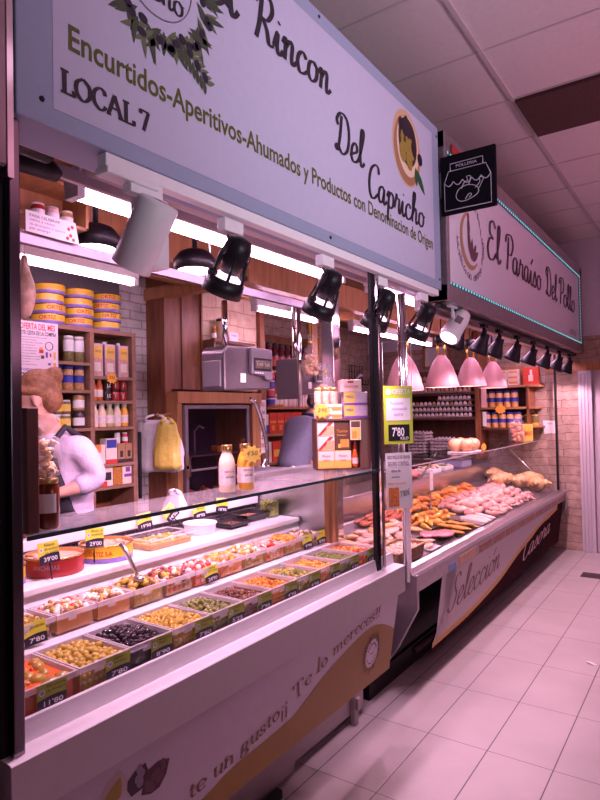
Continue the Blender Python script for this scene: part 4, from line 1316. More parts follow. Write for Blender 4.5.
t = thing('olive_jar', 'clear jar of small green olives, at the right end of the upper shelf', 'jar', (-1.845, 2.385, zs))
obj('jar_body', MB().lathe([(0.046, 0), (0.050, 0.004), (0.050, 0.098), (0.044, 0.108), (0.044, 0.120)], 24, 0, None, True, False), GLASS, t)
b = MB().lathe([(0.001, 0.003), (0.045, 0.004), (0.045, 0.078), (0.001, 0.080)], 24, 0, None, True, False)
for k in range(110):
    a = rnd.uniform(0, 6.28); z = rnd.uniform(0.008, 0.08); q = 0.043 if z < 0.074 else rnd.uniform(0, 0.042)
    b.sph((q * math.cos(a), q * math.sin(a), z), (.006, .006, .007), 6, 5, rnd.choice((0, 1)))
obj('olives', b, [OLG, GHK], t)
G3 = 'price tags standing on the upper shelf'
for y, x, z, nm, pr, what, roll in ((1.085, -1.745, 1.158, 'Filete/de anchoa/en aceite', "39'00", 'behind the open red tin', -6), (1.29, -1.80, 1.165, 'Bonito en/escabeche', "29'00", 'between the two open tins', 2), (1.645, -1.945, 1.150, 'Boqueron/vinagre', "19'90", 'on the large clear tray', -8),
                              (1.800, -1.930, 1.158, 'Queso', "14'50", 'tilted behind the round white tub', -38), (1.945, -1.930, 1.150, 'Mojama/de atun', "49'90", 'behind the low black tray', -5), (2.115, -1.955, 1.158, 'Pate', "18'90", 'behind the deep black tray', 8)):
    tg = price_tag((x, y, z), R(70), R(6), R(roll), 0.062, 0.066, nm, pr, 'yellow and navy price tag reading %s standing %s' % (pr, what), False, G3)
    obj('clip', MB().tube([(0.03, 0.003, 0.01), (0.03, 0.004, -0.052)], 0.0022, 6), BLACKP, tg)

# ---------------------------------------------------------------- on the glass top
zg = 1.3555
WOODD = wood_mat('dark_board', (0.10, 0.036, 0.028), (0.18, 0.070, 0.05))
o = obj('wooden_board', MB().box(-0.125, -0.012, 0, 0, 0.018, 0.285), WOODD, None, (-1.268, 0.772, zg), bevel=0.003)
tag(o, 'dark brown upright wooden board at the left end of the glass top', 'board')
HONEY = mat('honey', (0.13, 0.022, 0.006), 0.08, var=0.1, coat=0.5)


def honey_jar(loc, r, h, label, mm, lid, psi):
    t = thing('preserve_jar', label, 'jar', loc, psi)
    obj('jar_body', MB().lathe([(r * 0.92, 0), (r, 0.005), (r, h * 0.80), (r * 0.85, h * 0.88), (r * 0.85, h * 0.9)], 24), mm, t)
    obj('lid', MB().lathe([(r * 0.90, h * 0.895), (r * 0.92, h * 0.91), (r * 0.92, h * 0.99), (r * 0.86, h)], 24), lid, t)
    lb = MB()
    n = 10
    for k in range(n):
        a0 = R(-140) + R(90) * k / n; a1 = R(-140) + R(90) * (k + 1) / n
        lb.poly([((r + .0008) * math.cos(a0), (r + .0008) * math.sin(a0), h * .32), ((r + .0008) * math.cos(a1), (r + .0008) * math.sin(a1), h * .32), ((r + .0008) * math.cos(a1), (r + .0008) * math.sin(a1), h * .70), ((r + .0008) * math.cos(a0), (r + .0008) * math.sin(a0), h * .70)])
    obj('jar_label', lb, PAPER, t)
    return t


honey_jar((-1.312, 0.838, zg), 0.0265, 0.118, 'jar of dark amber honey with white label on the glass top', HONEY, LIDG, R(60))
honey_jar((-1.362, 0.868, zg), 0.024, 0.090, 'smaller dark jar with white label half hidden behind the honey jar', HONEY, LIDG, R(75))
t = thing('snack_bag', 'clear bag of pale fried pork rinds resting on the honey jar', 'bag', (-1.312, 0.838, zg + 0.1185), R(40))
RIND = mat('pork_rind', (0.92, 0.66, 0.40), 0.6, var=0.25, scale=60)
bg = MB()
for k in range(42):
    z = rnd.uniform(0.006, 0.085)
    a = rnd.uniform(0, 6.28); q = rnd.uniform(0.004, 0.022)
    bg.sph((q * math.cos(a), q * math.sin(a), z), (.012, .006, .006), 7, 5, 0, Matrix.Rotation(rnd.uniform(0, 3), 4, Vector((rnd.random(), rnd.random(), rnd.random())).normalized()), 0.3, k)
obj('rinds', bg, RIND, t)
CLEARB = film('clear_bag_film', (0.82, 0.72, 0.76), 0.22, 0.12)
obj('bag_film', MB().lathe([(0.012, 0.0), (0.029, 0.008), (0.032, 0.05), (0.027, 0.092), (0.010, 0.105), (0.008, 0.11), (0.024, 0.128), (0.030, 0.140), (0.022, 0.150)], 14, 0, None, True, False), CLEARB, t)


def starburst(mb, r, n, d, mi=0, asp=1.0):
    pts = []
    for k in range(2 * n):
        a = math.pi * k / n
        q = r * (1.0 if k % 2 == 0 else 0.70)
        pts.append((q * math.cos(a), 0, q * asp * math.sin(a)))
    n2 = len(pts)
    vs = [(p[0], 0, p[2]) for p in pts] + [(p[0], d, p[2]) for p in pts]
    mb.add(vs, [tuple(range(n2)), tuple(range(2 * n2 - 1, n2 - 1, -1))] + [(i, i + n2, (i + 1) % n2 + n2, (i + 1) % n2) for i in range(n2)], mi)
    return mb


def star_tag(loc, psi, r, txt, label, m=None, name='star_price_card'):
    t = thing(name, label, 'price card', loc, psi)
    obj('card', starburst(MB(), r, 10, 0.0012, 0, 0.85), m or STARY, t)
    if txt:
        obj('lettering', text_mesh(txt, r * 1.0, r * 0.42, INK, 0.15), mat('marker_ink', (0.25, 0.06, 0.02), 0.6, var=0), t, (-r * 0.5, -0.0008, -r * 0.12), (R(90), 0, 0))
    return t


def bottle(loc, r, h, mm, label, psi=R(40), lid=None, labm=None, group=None, kind='juice_bottle'):
    t = thing(kind, label, 'bottle', loc, psi, group)
    obj('bottle_body', MB().lathe([(r * 0.9, 0), (r, 0.004), (r, h * 0.60), (r * 0.88, h * 0.70), (r * 0.58, h * 0.84), (r * 0.56, h * 0.88)], 20), mm, t)
    obj('cap', MB().lathe([(r * 0.66, h * 0.875), (r * 0.68, h * 0.89), (r * 0.68, h * 0.985), (r * 0.62, h)], 20), lid or LIDM, t)
    lb = MB()
    lb.lathe([(r + .0006, h * .16), (r + .0006, h * .50)], 20, 0, None, True, False)
    obj('bottle_label', lb, labm or PAPER, t)
    return t


MILK = mat('cream_drink', (0.92, 0.72, 0.54), 0.25, var=0.03)
OJ = mat('orange_drink', (0.86, 0.42, 0.05), 0.25, var=0.03)
LABP = mat('label_pale', (0.80, 0.68, 0.66), 0.6, var=0.12, scale=90)
b1 = bottle((-1.365, 1.535, zg), 0.0275, 0.158, MILK, 'bottle of creamy drink on the glass top, left of the orange one', R(60), TING, LABP)
b2 = bottle((-1.350, 1.615, zg), 0.0285, 0.158, OJ, 'bottle of orange drink on the glass top with a yellow star price card', R(60), TING, LABP)
for bb in (b1, b2):
    obj('lettering', cyl_text('ZUMO NATURAL', 0.0285, 0.006, 1.3, TXR, R(-125)), TXR, bb, (0, 0, 0.066))
    obj('lettering', cyl_text('de la huerta', 0.0285, 0.008, 1.0, INK, R(-115)), INK, bb, (0, 0, 0.048))
star_tag((-1.318, 1.612, 1.478), R(60), 0.040, "4'50", 'yellow star price card on the orange drink bottle')

# boxed goods stacked at the right end of the glass top
psi = R(42)
BX = Matrix.Translation((-1.485, 2.285, zg)) @ Matrix.Rotation(psi, 4, 'Z') @ Matrix.Diagonal((0.56, 0.75, 1, 1))   # local x to the right, -y to the front


def bl(x, y, z):
    return BX @ Vector((x, y, z))


def carton(x, y, z, wx, dy, h, name, label, mats, faces, group=None, texts=()):
    t = thing(name, label, 'box', bl(x, y, z), psi, group)
    t.scale = (0.56, 0.75, 1)
    obj('box_body', MB().box(0, 0, 0, wx, dy, h, 0), mats[0], t, bevel=0.0015)
    if faces:
        f = MB()
        for k, (fx0, fz0, fx1, fz1, mi) in enumerate(faces):
            f.box(fx0 * wx, -0.0008 - 0.0002 * k, fz0 * h, fx1 * wx, 0.001, fz1 * h, mi)
        obj('printed_front', f, mats, t)
    for (s_, x0, z0, w_, h_, m_) in texts:
        obj('lettering', text_mesh(s_, w_ * wx, h_ * h, m_), m_, t, (x0 * wx, -0.0030, z0 * h), (R(90), 0, 0))
    return t


ALM = mat('almond_print', (0.66, 0.38, 0.20), 0.5, var=0.35, scale=150)
CRD = mat('carton_cream', (0.82, 0.70, 0.62), 0.6, var=0.03)
CRED = mat('carton_red', (0.60, 0.04, 0.04), 0.5, var=0.05)
CYEL = mat('carton_yellow', (0.85, 0.52, 0.10), 0.5, var=0.05)
CPUR = mat('carton_purple', (0.20, 0.06, 0.34), 0.5, var=0.05)
CLIL = mat('carton_lilac', (0.62, 0.42, 0.56), 0.5, var=0.15, scale=80)
CBRN = mat('carton_brown', (0.12, 0.04, 0.02), 0.45, var=0.1)
CORG = mat('carton_orange', (0.80, 0.28, 0.05), 0.5, var=0.1)
CPNK = mat('carton_pink', (0.85, 0.56, 0.54), 0.55, var=0.03)
t = thing('wooden_display_crate', 'brown wooden display crate of sweets at the right end of the glass top', 'crate', bl(0, 0, 0), psi)
t.scale = (0.56, 0.75, 1)
obj('frame', MB().box(-0.012, 0.0, 0, 0, 0.16, 0.232).box(0.352, 0.0, 0, 0.440, 0.16, 0.232).box(-0.012, 0.0, 0.222, 0.440, 0.16, 0.232).box(0, 0.10, 0, 0.352, 0.16, 0.222).box(-0.012, 0, 0, 0.44, 0.16, 0.006), WOODD, t, bevel=0.002)
for k in range(2):
    carton(0.002, 0.012, 0.088 + 0.066 * k, 0.140, 0.085, 0.064, 'almond_sweet_box', ('lower', 'upper')[k] + ' white box with red diagonal band and almonds in the wooden crate', [CRD, CRED, ALM], [(0.30, 0.06, 0.98, 0.45, 2), (0.55, 0.45, 0.98, 0.70, 2)], 'almond sweet boxes',
           [])
    s_ = MB()
    s_.prism_y([(0.0, 0.002), (0.03, 0.002), (0.135, 0.062), (0.10, 0.062)], -0.0008, 0.001, 0)
    par = [o_ for o_ in bpy.data.objects if o_.name.startswith('almond_sweet_box')][-1]
    obj('red_band', s_, CRED, par)
carton(0.146, 0.012, 0.088, 0.128, 0.085, 0.130, 'chocolate_box', 'dark brown chocolate box with orange sweet picture in the wooden crate', [CBRN, CORG, CYEL], [(0.35, 0.10, 0.90, 0.38, 1), (0.20, 0.08, 0.36, 0.22, 2)], None, [('Turron', 0.12, 0.62, 0.7, 0.10, CORG), ('Artesano', 0.12, 0.50, 0.6, 0.06, CYEL)])
for k in range(2):
    carton(0.002 + 0.138 * k, 0.004, 0.007, 0.136, 0.09, 0.079, 'yellow_nougat_box', ('left', 'right')[k] + ' yellow and cream nougat box at the bottom of the wooden crate', [CYEL, CRD], [(0.02, 0.45, 0.98, 0.97, 1)], 'yellow nougat boxes', [('Mazapan', 0.25, 0.62, 0.5, 0.16, TXR), ('extra', 0.32, 0.42, 0.36, 0.1, TXR)])
carton(0.268, -0.010, 0.132, 0.088, 0.004, 0.092, 'sweet_picture_card', 'small framed picture card of orange sweets on the crate front', [CBRN, CORG, CRD, CYEL], [(0.0, 0.02, 1.0, 0.98, 2), (0.08, 0.06, 0.92, 0.60, 3), (0.15, 0.10, 0.6, 0.45, 1), (0.08, 0.64, 0.92, 0.94, 0)], None, [])
t = thing('bear_honey_bottle', 'small red topped honey bottle below the picture card in the crate', 'bottle', bl(0.312, 0.028, 0.007), psi)
t.scale = (0.62, 0.62, 1)
obj('bottle_body', MB().lathe([(0.020, 0), (0.026, 0.01), (0.024, 0.05), (0.014, 0.075), (0.010, 0.085)], 16), mat('amber_syrup', (0.62, 0.12, 0.03), 0.15, var=0.1), t)
obj('cap', MB().lathe([(0.012, 0.085), (0.011, 0.108), (0.004, 0.118)], 14), CRED, t)
obj('bottle_label', MB().lathe([(0.0265, 0.018), (0.0265, 0.045)], 16, 0, None, True, False), CPNK, t)
for k in range(3):
    t = thing('cookie_jar', nth(k, 3) + ' of the three small beige jars on top of the crate', 'jar', bl(0.020 + 0.066 * k, 0.045, 0.300), psi, 'small beige jars')
    t.scale = (0.56, 0.56, 1)
    obj('jar_body', MB().lathe([(0.028, 0), (0.031, 0.004), (0.031, 0.055), (0.027, 0.060)], 18), mat('beige_spread', (0.66, 0.42, 0.28), 0.35, var=0.15), t)
    obj('lid', MB().lathe([(0.030, 0.060), (0.030, 0.072), (0.027, 0.074)], 18), LIDG, t)
    obj('jar_label', MB().lathe([(0.0316, 0.014), (0.0316, 0.044)], 18, 0, None, True, False), mat('label_beige', (0.58, 0.40, 0.29), 0.6, var=0.2, scale=60), t)
for k in range(2):
    carton(-0.005, 0.01, 0.232 + 0.034 * k, 0.215, 0.09, 0.033, 'biscuit_box', ('lower', 'upper')[k] + ' long orange and cream biscuit box under the three beige jars', [CRD, CORG], [(0.0, 0.05, 0.30, 0.95, 1), (0.62, 0.1, 0.98, 0.6, 1)], 'long biscuit boxes', [('PAN', 0.42, 0.3, 0.2, 0.4, TXR)])
star_tag(bl(0.040, -0.012, 0.268), psi, 0.042, "2'95", 'orange star price card on the left corner of the stacked boxes', STAR)
for k in range(2):
    carton(0.228, 0.008, 0.2325 + 0.060 * k, 0.195, 0.10, 0.059, 'chocolate_bar_box', ('lower', 'upper')[k] + ' yellow and purple chocolate box stacked right of the biscuit boxes', [CLIL, CYEL, CPUR], [(0.0, 0.18, 0.46, 1.0, 1), (0.0, 0.0, 1.0, 0.18, 2)], 'yellow and purple boxes', [('MILKA'.replace('MILKA', 'MERA'), 0.08, 0.55, 0.3, 0.2, TXB)])
carton(0.200, 0.010, 0.353, 0.175, 0.09, 0.056, 'pastry_box', 'pink pastry box on top of the stacked boxes', [CPNK, CRED], [(0.35, 0.72, 0.62, 0.92, 1)], None, [('Gourmet', 0.18, 0.35, 0.66, 0.25, TXR)])

# ---------------------------------------------------------------- wooden shelf unit behind the counter
su = thing('shelf_unit', 'brown wooden shelf unit with tins and bottles on the pale brick back wall', 'shelf', (-3.0, 1.55, 0.10))


def sul(y, z):
    return (0, y - 1.55, z - 0.10)


u = MB()
for y in (1.55, 2.195, 2.505):
    u.box(-0.24, y - 1.55 - 0.0, 0, 0, y - 1.55 + 0.028, 2.04)
obj('stile', u, WOODS, su)
obj('back_board', MB().box(-0.245, 0, 0, -0.235, 0.98, 2.04), WOOD, su)
obj('top_board', MB().box(-0.24, 0, 2.015, 0.002, 0.985, 2.04), WOODS, su, bevel=0.002)
ZR = (1.86, 1.715, 1.555, 1.335, 1.20)
ZL = (1.935, 1.775, 1.555, 1.335)
for z in ZR:
    obj('shelf_board', MB().box(-0.235, 0.673, z - 0.10 - 0.018, 0.0, 0.955, z - 0.10), WOODS, su)
for z in ZL:
    obj('shelf_board', MB().box(-0.235, 0.028, z - 0.10 - 0.018, 0.0, 0.645, z - 0.10), WOODS, su)
G = 'round tuna tins stacked on the shelf unit'
first = None
for si, (y, n, sname) in enumerate(((1.985, 4, 'left'), (2.175, 4, 'middle'), (2.375, 4, 'right'))):
    for k in range(n):
        z = 2.1405 + 0.057 * k + (0.0 if si != 1 else 0.0)
        lab = '%s round tuna tin of the %s stack on the shelf unit' % (('lowest', 'second lowest', 'second highest', 'topmost')[k], sname)
        if first is None:
            t = thing('tuna_tin', lab, 'tin', (-3.085, y, z), 0, G)
            r = 0.088
            obj('tin_body', MB().lathe([(r - .003, 0), (r, .003), (r, .018)], 32, 1, None, True, False).lathe([(r, .018), (r, .052)], 32, 0, None, True, False).lathe([(r + .0015, .051), (r + .0015, .0555), (r - .004, .0560), (r - .006, .052), (.001, .052)], 32, 2, None, True, False), [TINY, TINP, TING], t)
            obj('lettering', cyl_text('ORTIZ', r, 0.023, 1.05, TXR, R(-65)), TXR, t, (0, 0, 0.022))
            obj('lettering', cyl_text('S. A.', r, 0.011, 0.35, TXR, R(10)), TXR, t, (0, 0, 0.028))
            first = t
        else:
            dup(first, (-3.085, y + (0.006 if k % 2 else -0.004), z), R((0, 25, -130, -140)[k] if si < 2 else (140, 10, -20, 5)[k]), lab, G)

OLJ = mat('jar_olives', (0.20, 0.16, 0.06), 0.2, var=0.3, scale=60)
BEANJ = mat('jar_beans', (0.55, 0.30, 0.12), 0.2, var=0.3, scale=60)
REDJ = mat('jar_red', (0.34, 0.025, 0.025), 0.15, var=0.2)
DKJ = mat('jar_dark', (0.05, 0.025, 0.03), 0.15, var=0.2)
LBLU = mat('label_blue', (0.04, 0.05, 0.36), 0.5, var=0.1)
LYEL = mat('label_yellow', (0.78, 0.55, 0.10), 0.5, var=0.1)


def jar(loc, r, h, mm, lid, labm, label, group, l0=0.25, l1=0.65, psi=R(90), kind='preserve_jar', cat='jar'):
    t = thing(kind, label, cat, loc, psi, group)
    obj('jar_body', MB().lathe([(r * .93, 0), (r, .004), (r, h * .78), (r * .86, h * .86), (r * .86, h * .88)], 16), mm, t)
    obj('lid', MB().lathe([(r * .92, h * .875), (r * .92, h * .985), (r * .86, h)], 16), lid, t)
    obj('jar_label', MB().lathe([(r + .0006, h * l0), (r + .0006, h * l1)], 16, 0, None, True, False), labm, t)
    return t


xs_ = -3.045
# left bay
for k, y in enumerate((2.085, 2.152)):
    jar((xs_, y, ZL[0] + .001), 0.030, 0.150, OLJ, LIDM, (PAPER, LYEL)[1 if k == 2 else 0], ('left', 'right')[k] + ' tall jar of green olives with white label on the top left shelf', 'tall olive jars', .4, .85)
for k, y in enumerate((2.005, 2.077, 2.149)):
    jar((xs_, y, ZL[1] + .001), 0.031, 0.135, BEANJ, LBLU, LBLU, nth(k, 3) + ' of three blue labelled bean jars on the second left shelf', 'blue labelled bean jars', .3, .62)
for k, (y, z) in enumerate(((2.060, ZL[2]), (2.060, ZL[2] + .082), (2.005, ZL[2]), (2.005, ZL[2] + .082))):
    jar((xs_, y, z + .001), 0.029, 0.080, OLJ, LIDM, LYEL, ('lower jar of pale pickles in the right pair', 'upper jar of pale pickles in the right pair', 'lower jar of pale pickles in the left pair', 'upper jar of pale pickles in the left pair')[k] + ' on the third left shelf', 'stacked pickle jars', .2, .7)
for k, z in enumerate((ZL[2], ZL[2] + .102)):
    jar((xs_, 2.145, z + .001), 0.034, 0.100, (DKJ, BEANJ)[k], LIDK, PAPER, ('dark jar with white label, lower one right on the third left shelf', 'round jar of brown pickles standing on the dark jar, third left shelf')[k], None, .15, .6)


def pack(loc, wx, dy, h, name, label, mats, faces, psi=R(90), group=None, cat='box', texts=(), soft=False):
    """upright carton, centre bottom at loc, front facing the aisle"""
    t = thing(name, label, cat, loc, psi, group)
    m_ = MB()
    if soft:
        m_.sph((0, 0, h / 2), (wx / 2, dy / 2, h / 2), 14, 10, 0)
        v2 = []
        for (x, y, z) in m_.v:
            sx_, sz_ = x / (wx / 2), (z - h / 2) / (h / 2)
            f_ = max(abs(sx_), abs(sz_)) or 1
            q = math.hypot(sx_, sz_) or 1
            v2.append((x * min(1.35, q / f_ if f_ else 1), y, h / 2 + (z - h / 2) * min(1.3, q / f_ if f_ else 1)))
        m_.v = [(max(-wx / 2, min(wx / 2, a)), b, max(0.0005, min(h, c))) for a, b, c in v2]
        m_.s = [False] * len(m_.s)
    else:
        m_.box(-wx / 2, -dy / 2, 0, wx / 2, dy / 2, h)
    obj('pack_body', m_, mats[0], t, bevel=0 if soft else 0.002)
    if faces:
        f = MB()
        yy = -dy / 2 - 0.0006
        for k, (fx0, fz0, fx1, fz1, mi) in enumerate(faces):
            f.box((fx0 - .5) * wx, yy - .0003 * k, fz0 * h, (fx1 - .5) * wx, yy + 0.001, fz1 * h, mi)
        obj('printed_front', f, mats, t)
    for (s_, x0, z0, w_, h_, mm) in texts:
        obj('lettering', text_mesh(s_, w_ * wx, h_ * h, mm), mm, t, ((x0 - .5) * wx, -dy / 2 - .003, z0 * h), (R(90), 0, 0))
    return t


SOUP = mat('soup_pink', (0.68, 0.36, 0.32), 0.5, var=0.2, scale=60)
for k, y in enumerate((2.262, 2.352, 2.452)):
    t = pack((xs_, y, ZR[0] + .001), 0.068, 0.07, 0.195, 'soup_carton', nth(k, 3) + ' of three yellow and pink cartons on the top right shelf', [CLIL, CYEL, SOUP, CRD], [(0.05, .02, .95, .55, 2), (.2, .15, .8, .42, 3), (.12, .55, .92, .93, 1)], R(80), 'yellow and pink cartons', 'box', [('CALDO', .22, .72, .6, .08, INK)])
    obj('cap', MB().cyl((-0.018, 0, .195), (-0.018, 0, .212), .012), LIDM, t)
star_tag((-2.995, 2.345, 1.850), R(85), 0.042, "3'20", 'orange star price card on the shelf edge under the cartons', STAR)
for k, y in enumerate((2.245, 2.290)):
    bottle((xs_, y, ZR[1] + .001), 0.021, 0.130, mat('tomato_sauce', (0.66, 0.14, 0.05), 0.2, var=0.1), ('left', 'right')[k] + ' slim orange red sauce bottle on the second right shelf', R(90), mat('orange_cap', (0.7, 0.2, 0.06), 0.4, var=0), CRD, 'slim sauce bottles', 'sauce_bottle')
for k in range(2):
    t = jar((xs_, 2.345, ZR[1] + .001 + .062 * k), 0.023, 0.060, DKJ, LIDK, DKJ, ('lower', 'upper')[k] + ' of two small black jars with white letters on the second right shelf', 'small black jars', .1, .7)
    obj('lettering', cyl_text('LC', 0.0238, 0.022, 1.1, WHITEP, R(-120)), WHITEP, t, (0, 0, 0.018))
for c_, y in enumerate((2.404, 2.462)):
    for k in range(2):
        jar((xs_, y, ZR[1] + .001 + .066 * k), 0.026, 0.064, REDJ, LIDK, REDJ, ('lower', 'upper')[k] + ' dark red jam jar of the ' + ('left', 'right')[c_] + ' pair on the second right shelf', 'dark red jam jars', .2, .6)
for k, (mm, nm) in enumerate(((MILK, 'cream'), (MILK, 'cream'), (mat('pale_green_drink', (0.60, 0.52, 0.26), 0.25, var=0.03), 'pale green'), (MILK, 'cream'), (OJ, 'orange'))):
    bottle((xs_, 2.250 + .0555 * k, ZR[2] + .001), 0.0255, 0.142, mm, '%s coloured drink bottle, %s of five on the third right shelf' % (nm, nth(k, 5)), R(90), LIDM, LABP, 'drink bottles on the shelf unit')
pack((xs_, 2.268, ZR[3] + .001), 0.075, 0.06, 0.115, 'flour_bag', 'white and orange paper packet on the fourth right shelf', [CRD, CORG], [(0, .6, .6, 1, 1)], R(90), None, 'packet')
pack((xs_, 2.352, ZR[3] + .001), 0.080, 0.06, 0.150, 'sugar_bag', 'white packet with blue cap and red base on the fourth right shelf', [CRD, LBLU, CRED], [(.05, .62, .95, .95, 1), (0, 0, 1, .16, 2)], R(90), None, 'packet')
KRAFT = mat('kraft_card', (0.40, 0.22, 0.11), 0.7, var=0.1)
for k, y in enumerate((2.425, 2.482)):
    pack((xs_, y, ZR[3] + .001), 0.054, 0.06, 0.115, 'kraft_box', ('left', 'right')[k] + ' brown kraft box with black base on the fourth right shelf', [KRAFT, INK], [(0, 0, 1, .18, 1), (.3, .28, .7, .62, 1)], R(90), 'brown kraft boxes')
    jar((xs_, y - .008, ZR[3] + .117), 0.018, 0.066, (CRD, CRED)[k], LIDM, PAPER, ('left small white jar', 'right small red jar')[k] + ' standing on the brown kraft boxes', None, .2, .6)
NUTS = mat('nut_pack', (0.50, 0.20, 0.04), 0.5, var=0.4, scale=120)
for k, (y, ms, fc, nm, w_) in enumerate(((2.245, [CORG, CRED], [(0, 0, 1, .3, 1)], 'orange snack packet', .06), (2.322, [CRD, CRED, INK], [(0, .0, .5, .25, 1), (.2, .3, .85, .7, 2)], 'white and red snack packet', .085), (2.402, [NUTS], [], 'clear packet of orange nuts', .07), (2.475, [CRD, CPUR], [(.15, .35, .95, .5, 1), (.3, .6, .75, .85, 1)], 'white packet with purple print', .075))):
    pack((xs_, y, ZR[4] + .001), w_, 0.045, (.09, .118, .112, .122)[k], 'snack_packet', nm + ' on the lowest right shelf of the shelf unit', ms, fc, R(90), 'snack packets on the lowest shelf', 'packet')
obj('edge_strip', MB().box(0, 0, 0, .02, .02, .42), BLACKP, su, (0.0, 0.985, 1.00), bevel=0.006, label='black rubber edge strip')

# offer poster
t = thing('offer_poster', 'pink white offer poster reading 23.90 euro hanging before the shelf unit', 'poster', (-2.965, 1.735, 1.815), R(88))
obj('sheet', MB().box(0, 0, 0, 0.225, 0.0012, 0.315), mat('poster_paper', (0.86, 0.72, 0.80), 0.7, var=0.02), t)
obj('title', text_mesh('OFERTA DEL MES', 0.20, 0.034, CRED, 0, .02), CRED, t, (0.008, -.0008, .272), (R(90), 0, 0))
obj('title', text_mesh('ESTE CESTA DE LA COMPRA', 0.205, 0.022, INK, 0, .02), INK, t, (0.008, -.0008, .243), (R(90), 0, 0))
for k in range(11):
    obj('lettering', text_mesh(('1 lata de bonito del norte en aceite', '1 bote de aceitunas', '1 de esparragos cojonudos', '1 de mejillones', '1 de alcaparras', '1 de berenjenas', '1 de guindillas', '1 de sardinas en aceite', '1 de pimientos asados', '1 de pate', '1 de miel de flores')[k], (.15, .09, .125, .08, .09, .09, .085, .11, .11, .05, .09)[k], 0.0075, INK), INK, t, (0.010, -.0008, .228 - .0145 * k), (R(90), 0, 0))
pg = MB()
pg.tube([(.172 + .022 * math.cos(2 * math.pi * k / 20), -.0008, .19 + .022 * math.sin(2 * math.pi * k / 20)) for k in range(20)], .002, 4, 0, True)
for x, z, w_, h_, mi in ((.115, .15, .024, .02, 1), (.117, .168, .018, .014, 2), (.152, .127, .012, .03, 3), (.176, .132, .008, .02, 1), (.198, .12, .012, .04, 2), (.125, .12, .018, .018, 4), (.165, .087, .016, .012, 3), (.195, .08, .018, .022, 2)):
    pg.box(x, -.0008, z, x + w_, .0005, z + h_, mi)
obj('product_pictures', pg, [INK, CRED, CYEL, CPUR, CBRN], t)
obj('lettering', text_mesh('TODO POR SOLO', 0.19, 0.014, CPUR, 0, .02), CPUR, t, (0.010, -.0008, .052), (R(90), 0, 0))
obj('price', text_mesh("23'90\u20ac", 0.155, 0.036, INK, 0, .01), INK, t, (0.012, -.0008, .010), (R(90), 0, 0))
# cured ham in its sack
t = thing('cured_ham', 'cured ham in a pinkish paper sack hanging at top left beside the chrome post', 'ham', (-2.3, 1.375, 2.035))
obj('sack', MB().lathe([(0.010, -0.02), (0.03, 0.0), (0.05, .05), (0.062, .12), (0.055, .18), (.032, .25), (.022, .30), (.016, .34)], 14, 0, None, True), mat('ham_paper', (0.60, 0.36, 0.30), 0.6, var=0.25, scale=20, bump=0.5, bscale=25), t)
obj('tag_label', MB().box(.02, -.066, .14, .06, -.060, .19, 0), PAPER, t)
obj('hook', MB().tube([(0, 0, .335), (0, 0, .99)], .004, 6), STEEL, t)
t.scale = (.72, .72, .72)

# overhead cubby with little jars and a printed leaflet
t = thing('overhead_cubby', 'wooden overhead cubby with small jars above the counter, top left', 'shelf', (-2.14, 1.14, 2.335))
obj('frame', MB().box(0, 0, 0, .16, .31, .012).box(0, 0, .15, .16, .31, .162).box(0, 0, 0, .01, .31, .162).box(0, 0, 0, .16, .012, .16).box(0, .298, 0, .16, .31, .16), WOODL, t)
obj('hanger', MB().cyl((.08, .01, .16), (.08, .01, .40), .005).cyl((.08, .30, .16), (.08, .30, .40), .005), STEEL, t)
for k, y in enumerate((1.275, 1.335, 1.395)):
    jar((-2.04, y, 2.348), .024, .062, (REDJ, CPNK, BEANJ)[k], LIDM, PAPER, ('small dark red jar', 'small pink jar', 'small beige jar')[k] + ' inside the wooden overhead cubby', None, .2, .6)
t = thing('leaflet', 'white printed leaflet card fixed to the steel rail below the overhead cubby', 'leaflet', (-1.97, 1.185, 2.275), R(90))
obj('sheet', MB().prism_y([(0, 0), (.215, -.004), (.20, .075), (0, .075)], 0, .002), PAPER, t)
for k in range(4):
    obj('lettering', text_mesh(('PARA CELEBRAR', 'tablas y cestas', 'de ahumados y quesos', 'por encargo')[k], (.12, .10, .14, .08)[k], .010, CPUR if k else INK), CPUR if k else INK, t, (.014, -.0006, .055 - .016 * k), (R(90), 0, 0))
o_ = MB()
for x, z in ((.165, .01), (.178, .022), (.19, .008), (.17, .045), (.185, .055)):
    dot_ = [(x + .007 * math.cos(a), -.0006, z + .007 * math.sin(a)) for a in [2 * math.pi * k / 10 for k in range(10)]]
    o_.poly(dot_)
obj('printed_dots', o_, CRED, t)

# steel rail with chrome column and drop poles
t = thing('steel_hanging_rail', 'purple grey steel rail along the counter carrying the hanging scale', 'rail', (-2.0, 0.9, 2.235))
obj('rail', MB().box(-.012, 0, 0, .012, 2.39, .042), mat('rail_grey', (0.24, 0.20, 0.25), 0.4, 0.6, var=0.1), t, bevel=.002)
obj('hanger', MB().cyl((0, .2, .04), (0, .2, .485), .006).cyl((0, 1.25, .04), (0, 1.25, .485), .006), STEEL, t)
t = thing('chrome_column', 'thick square chrome column behind the nut bags', 'column', (-2.05, 3.335, 0.10))
obj('shaft', MB().box(-.045, -.045, 0, .045, .045, 2.60), CHROME, t, bevel=.006)
obj('base_plate', MB().box(-.07, -.07, 0, .07, .07, .012), STEEL, t)
o = obj('steel_drop_pole', MB().cyl((0, 0, 0), (0, 0, .62), .014), CHROME, None, (-2.02, 2.93, 1.655)); tag(o, 'chrome drop pole hanging from the rail beside the nut bags', 'pole')

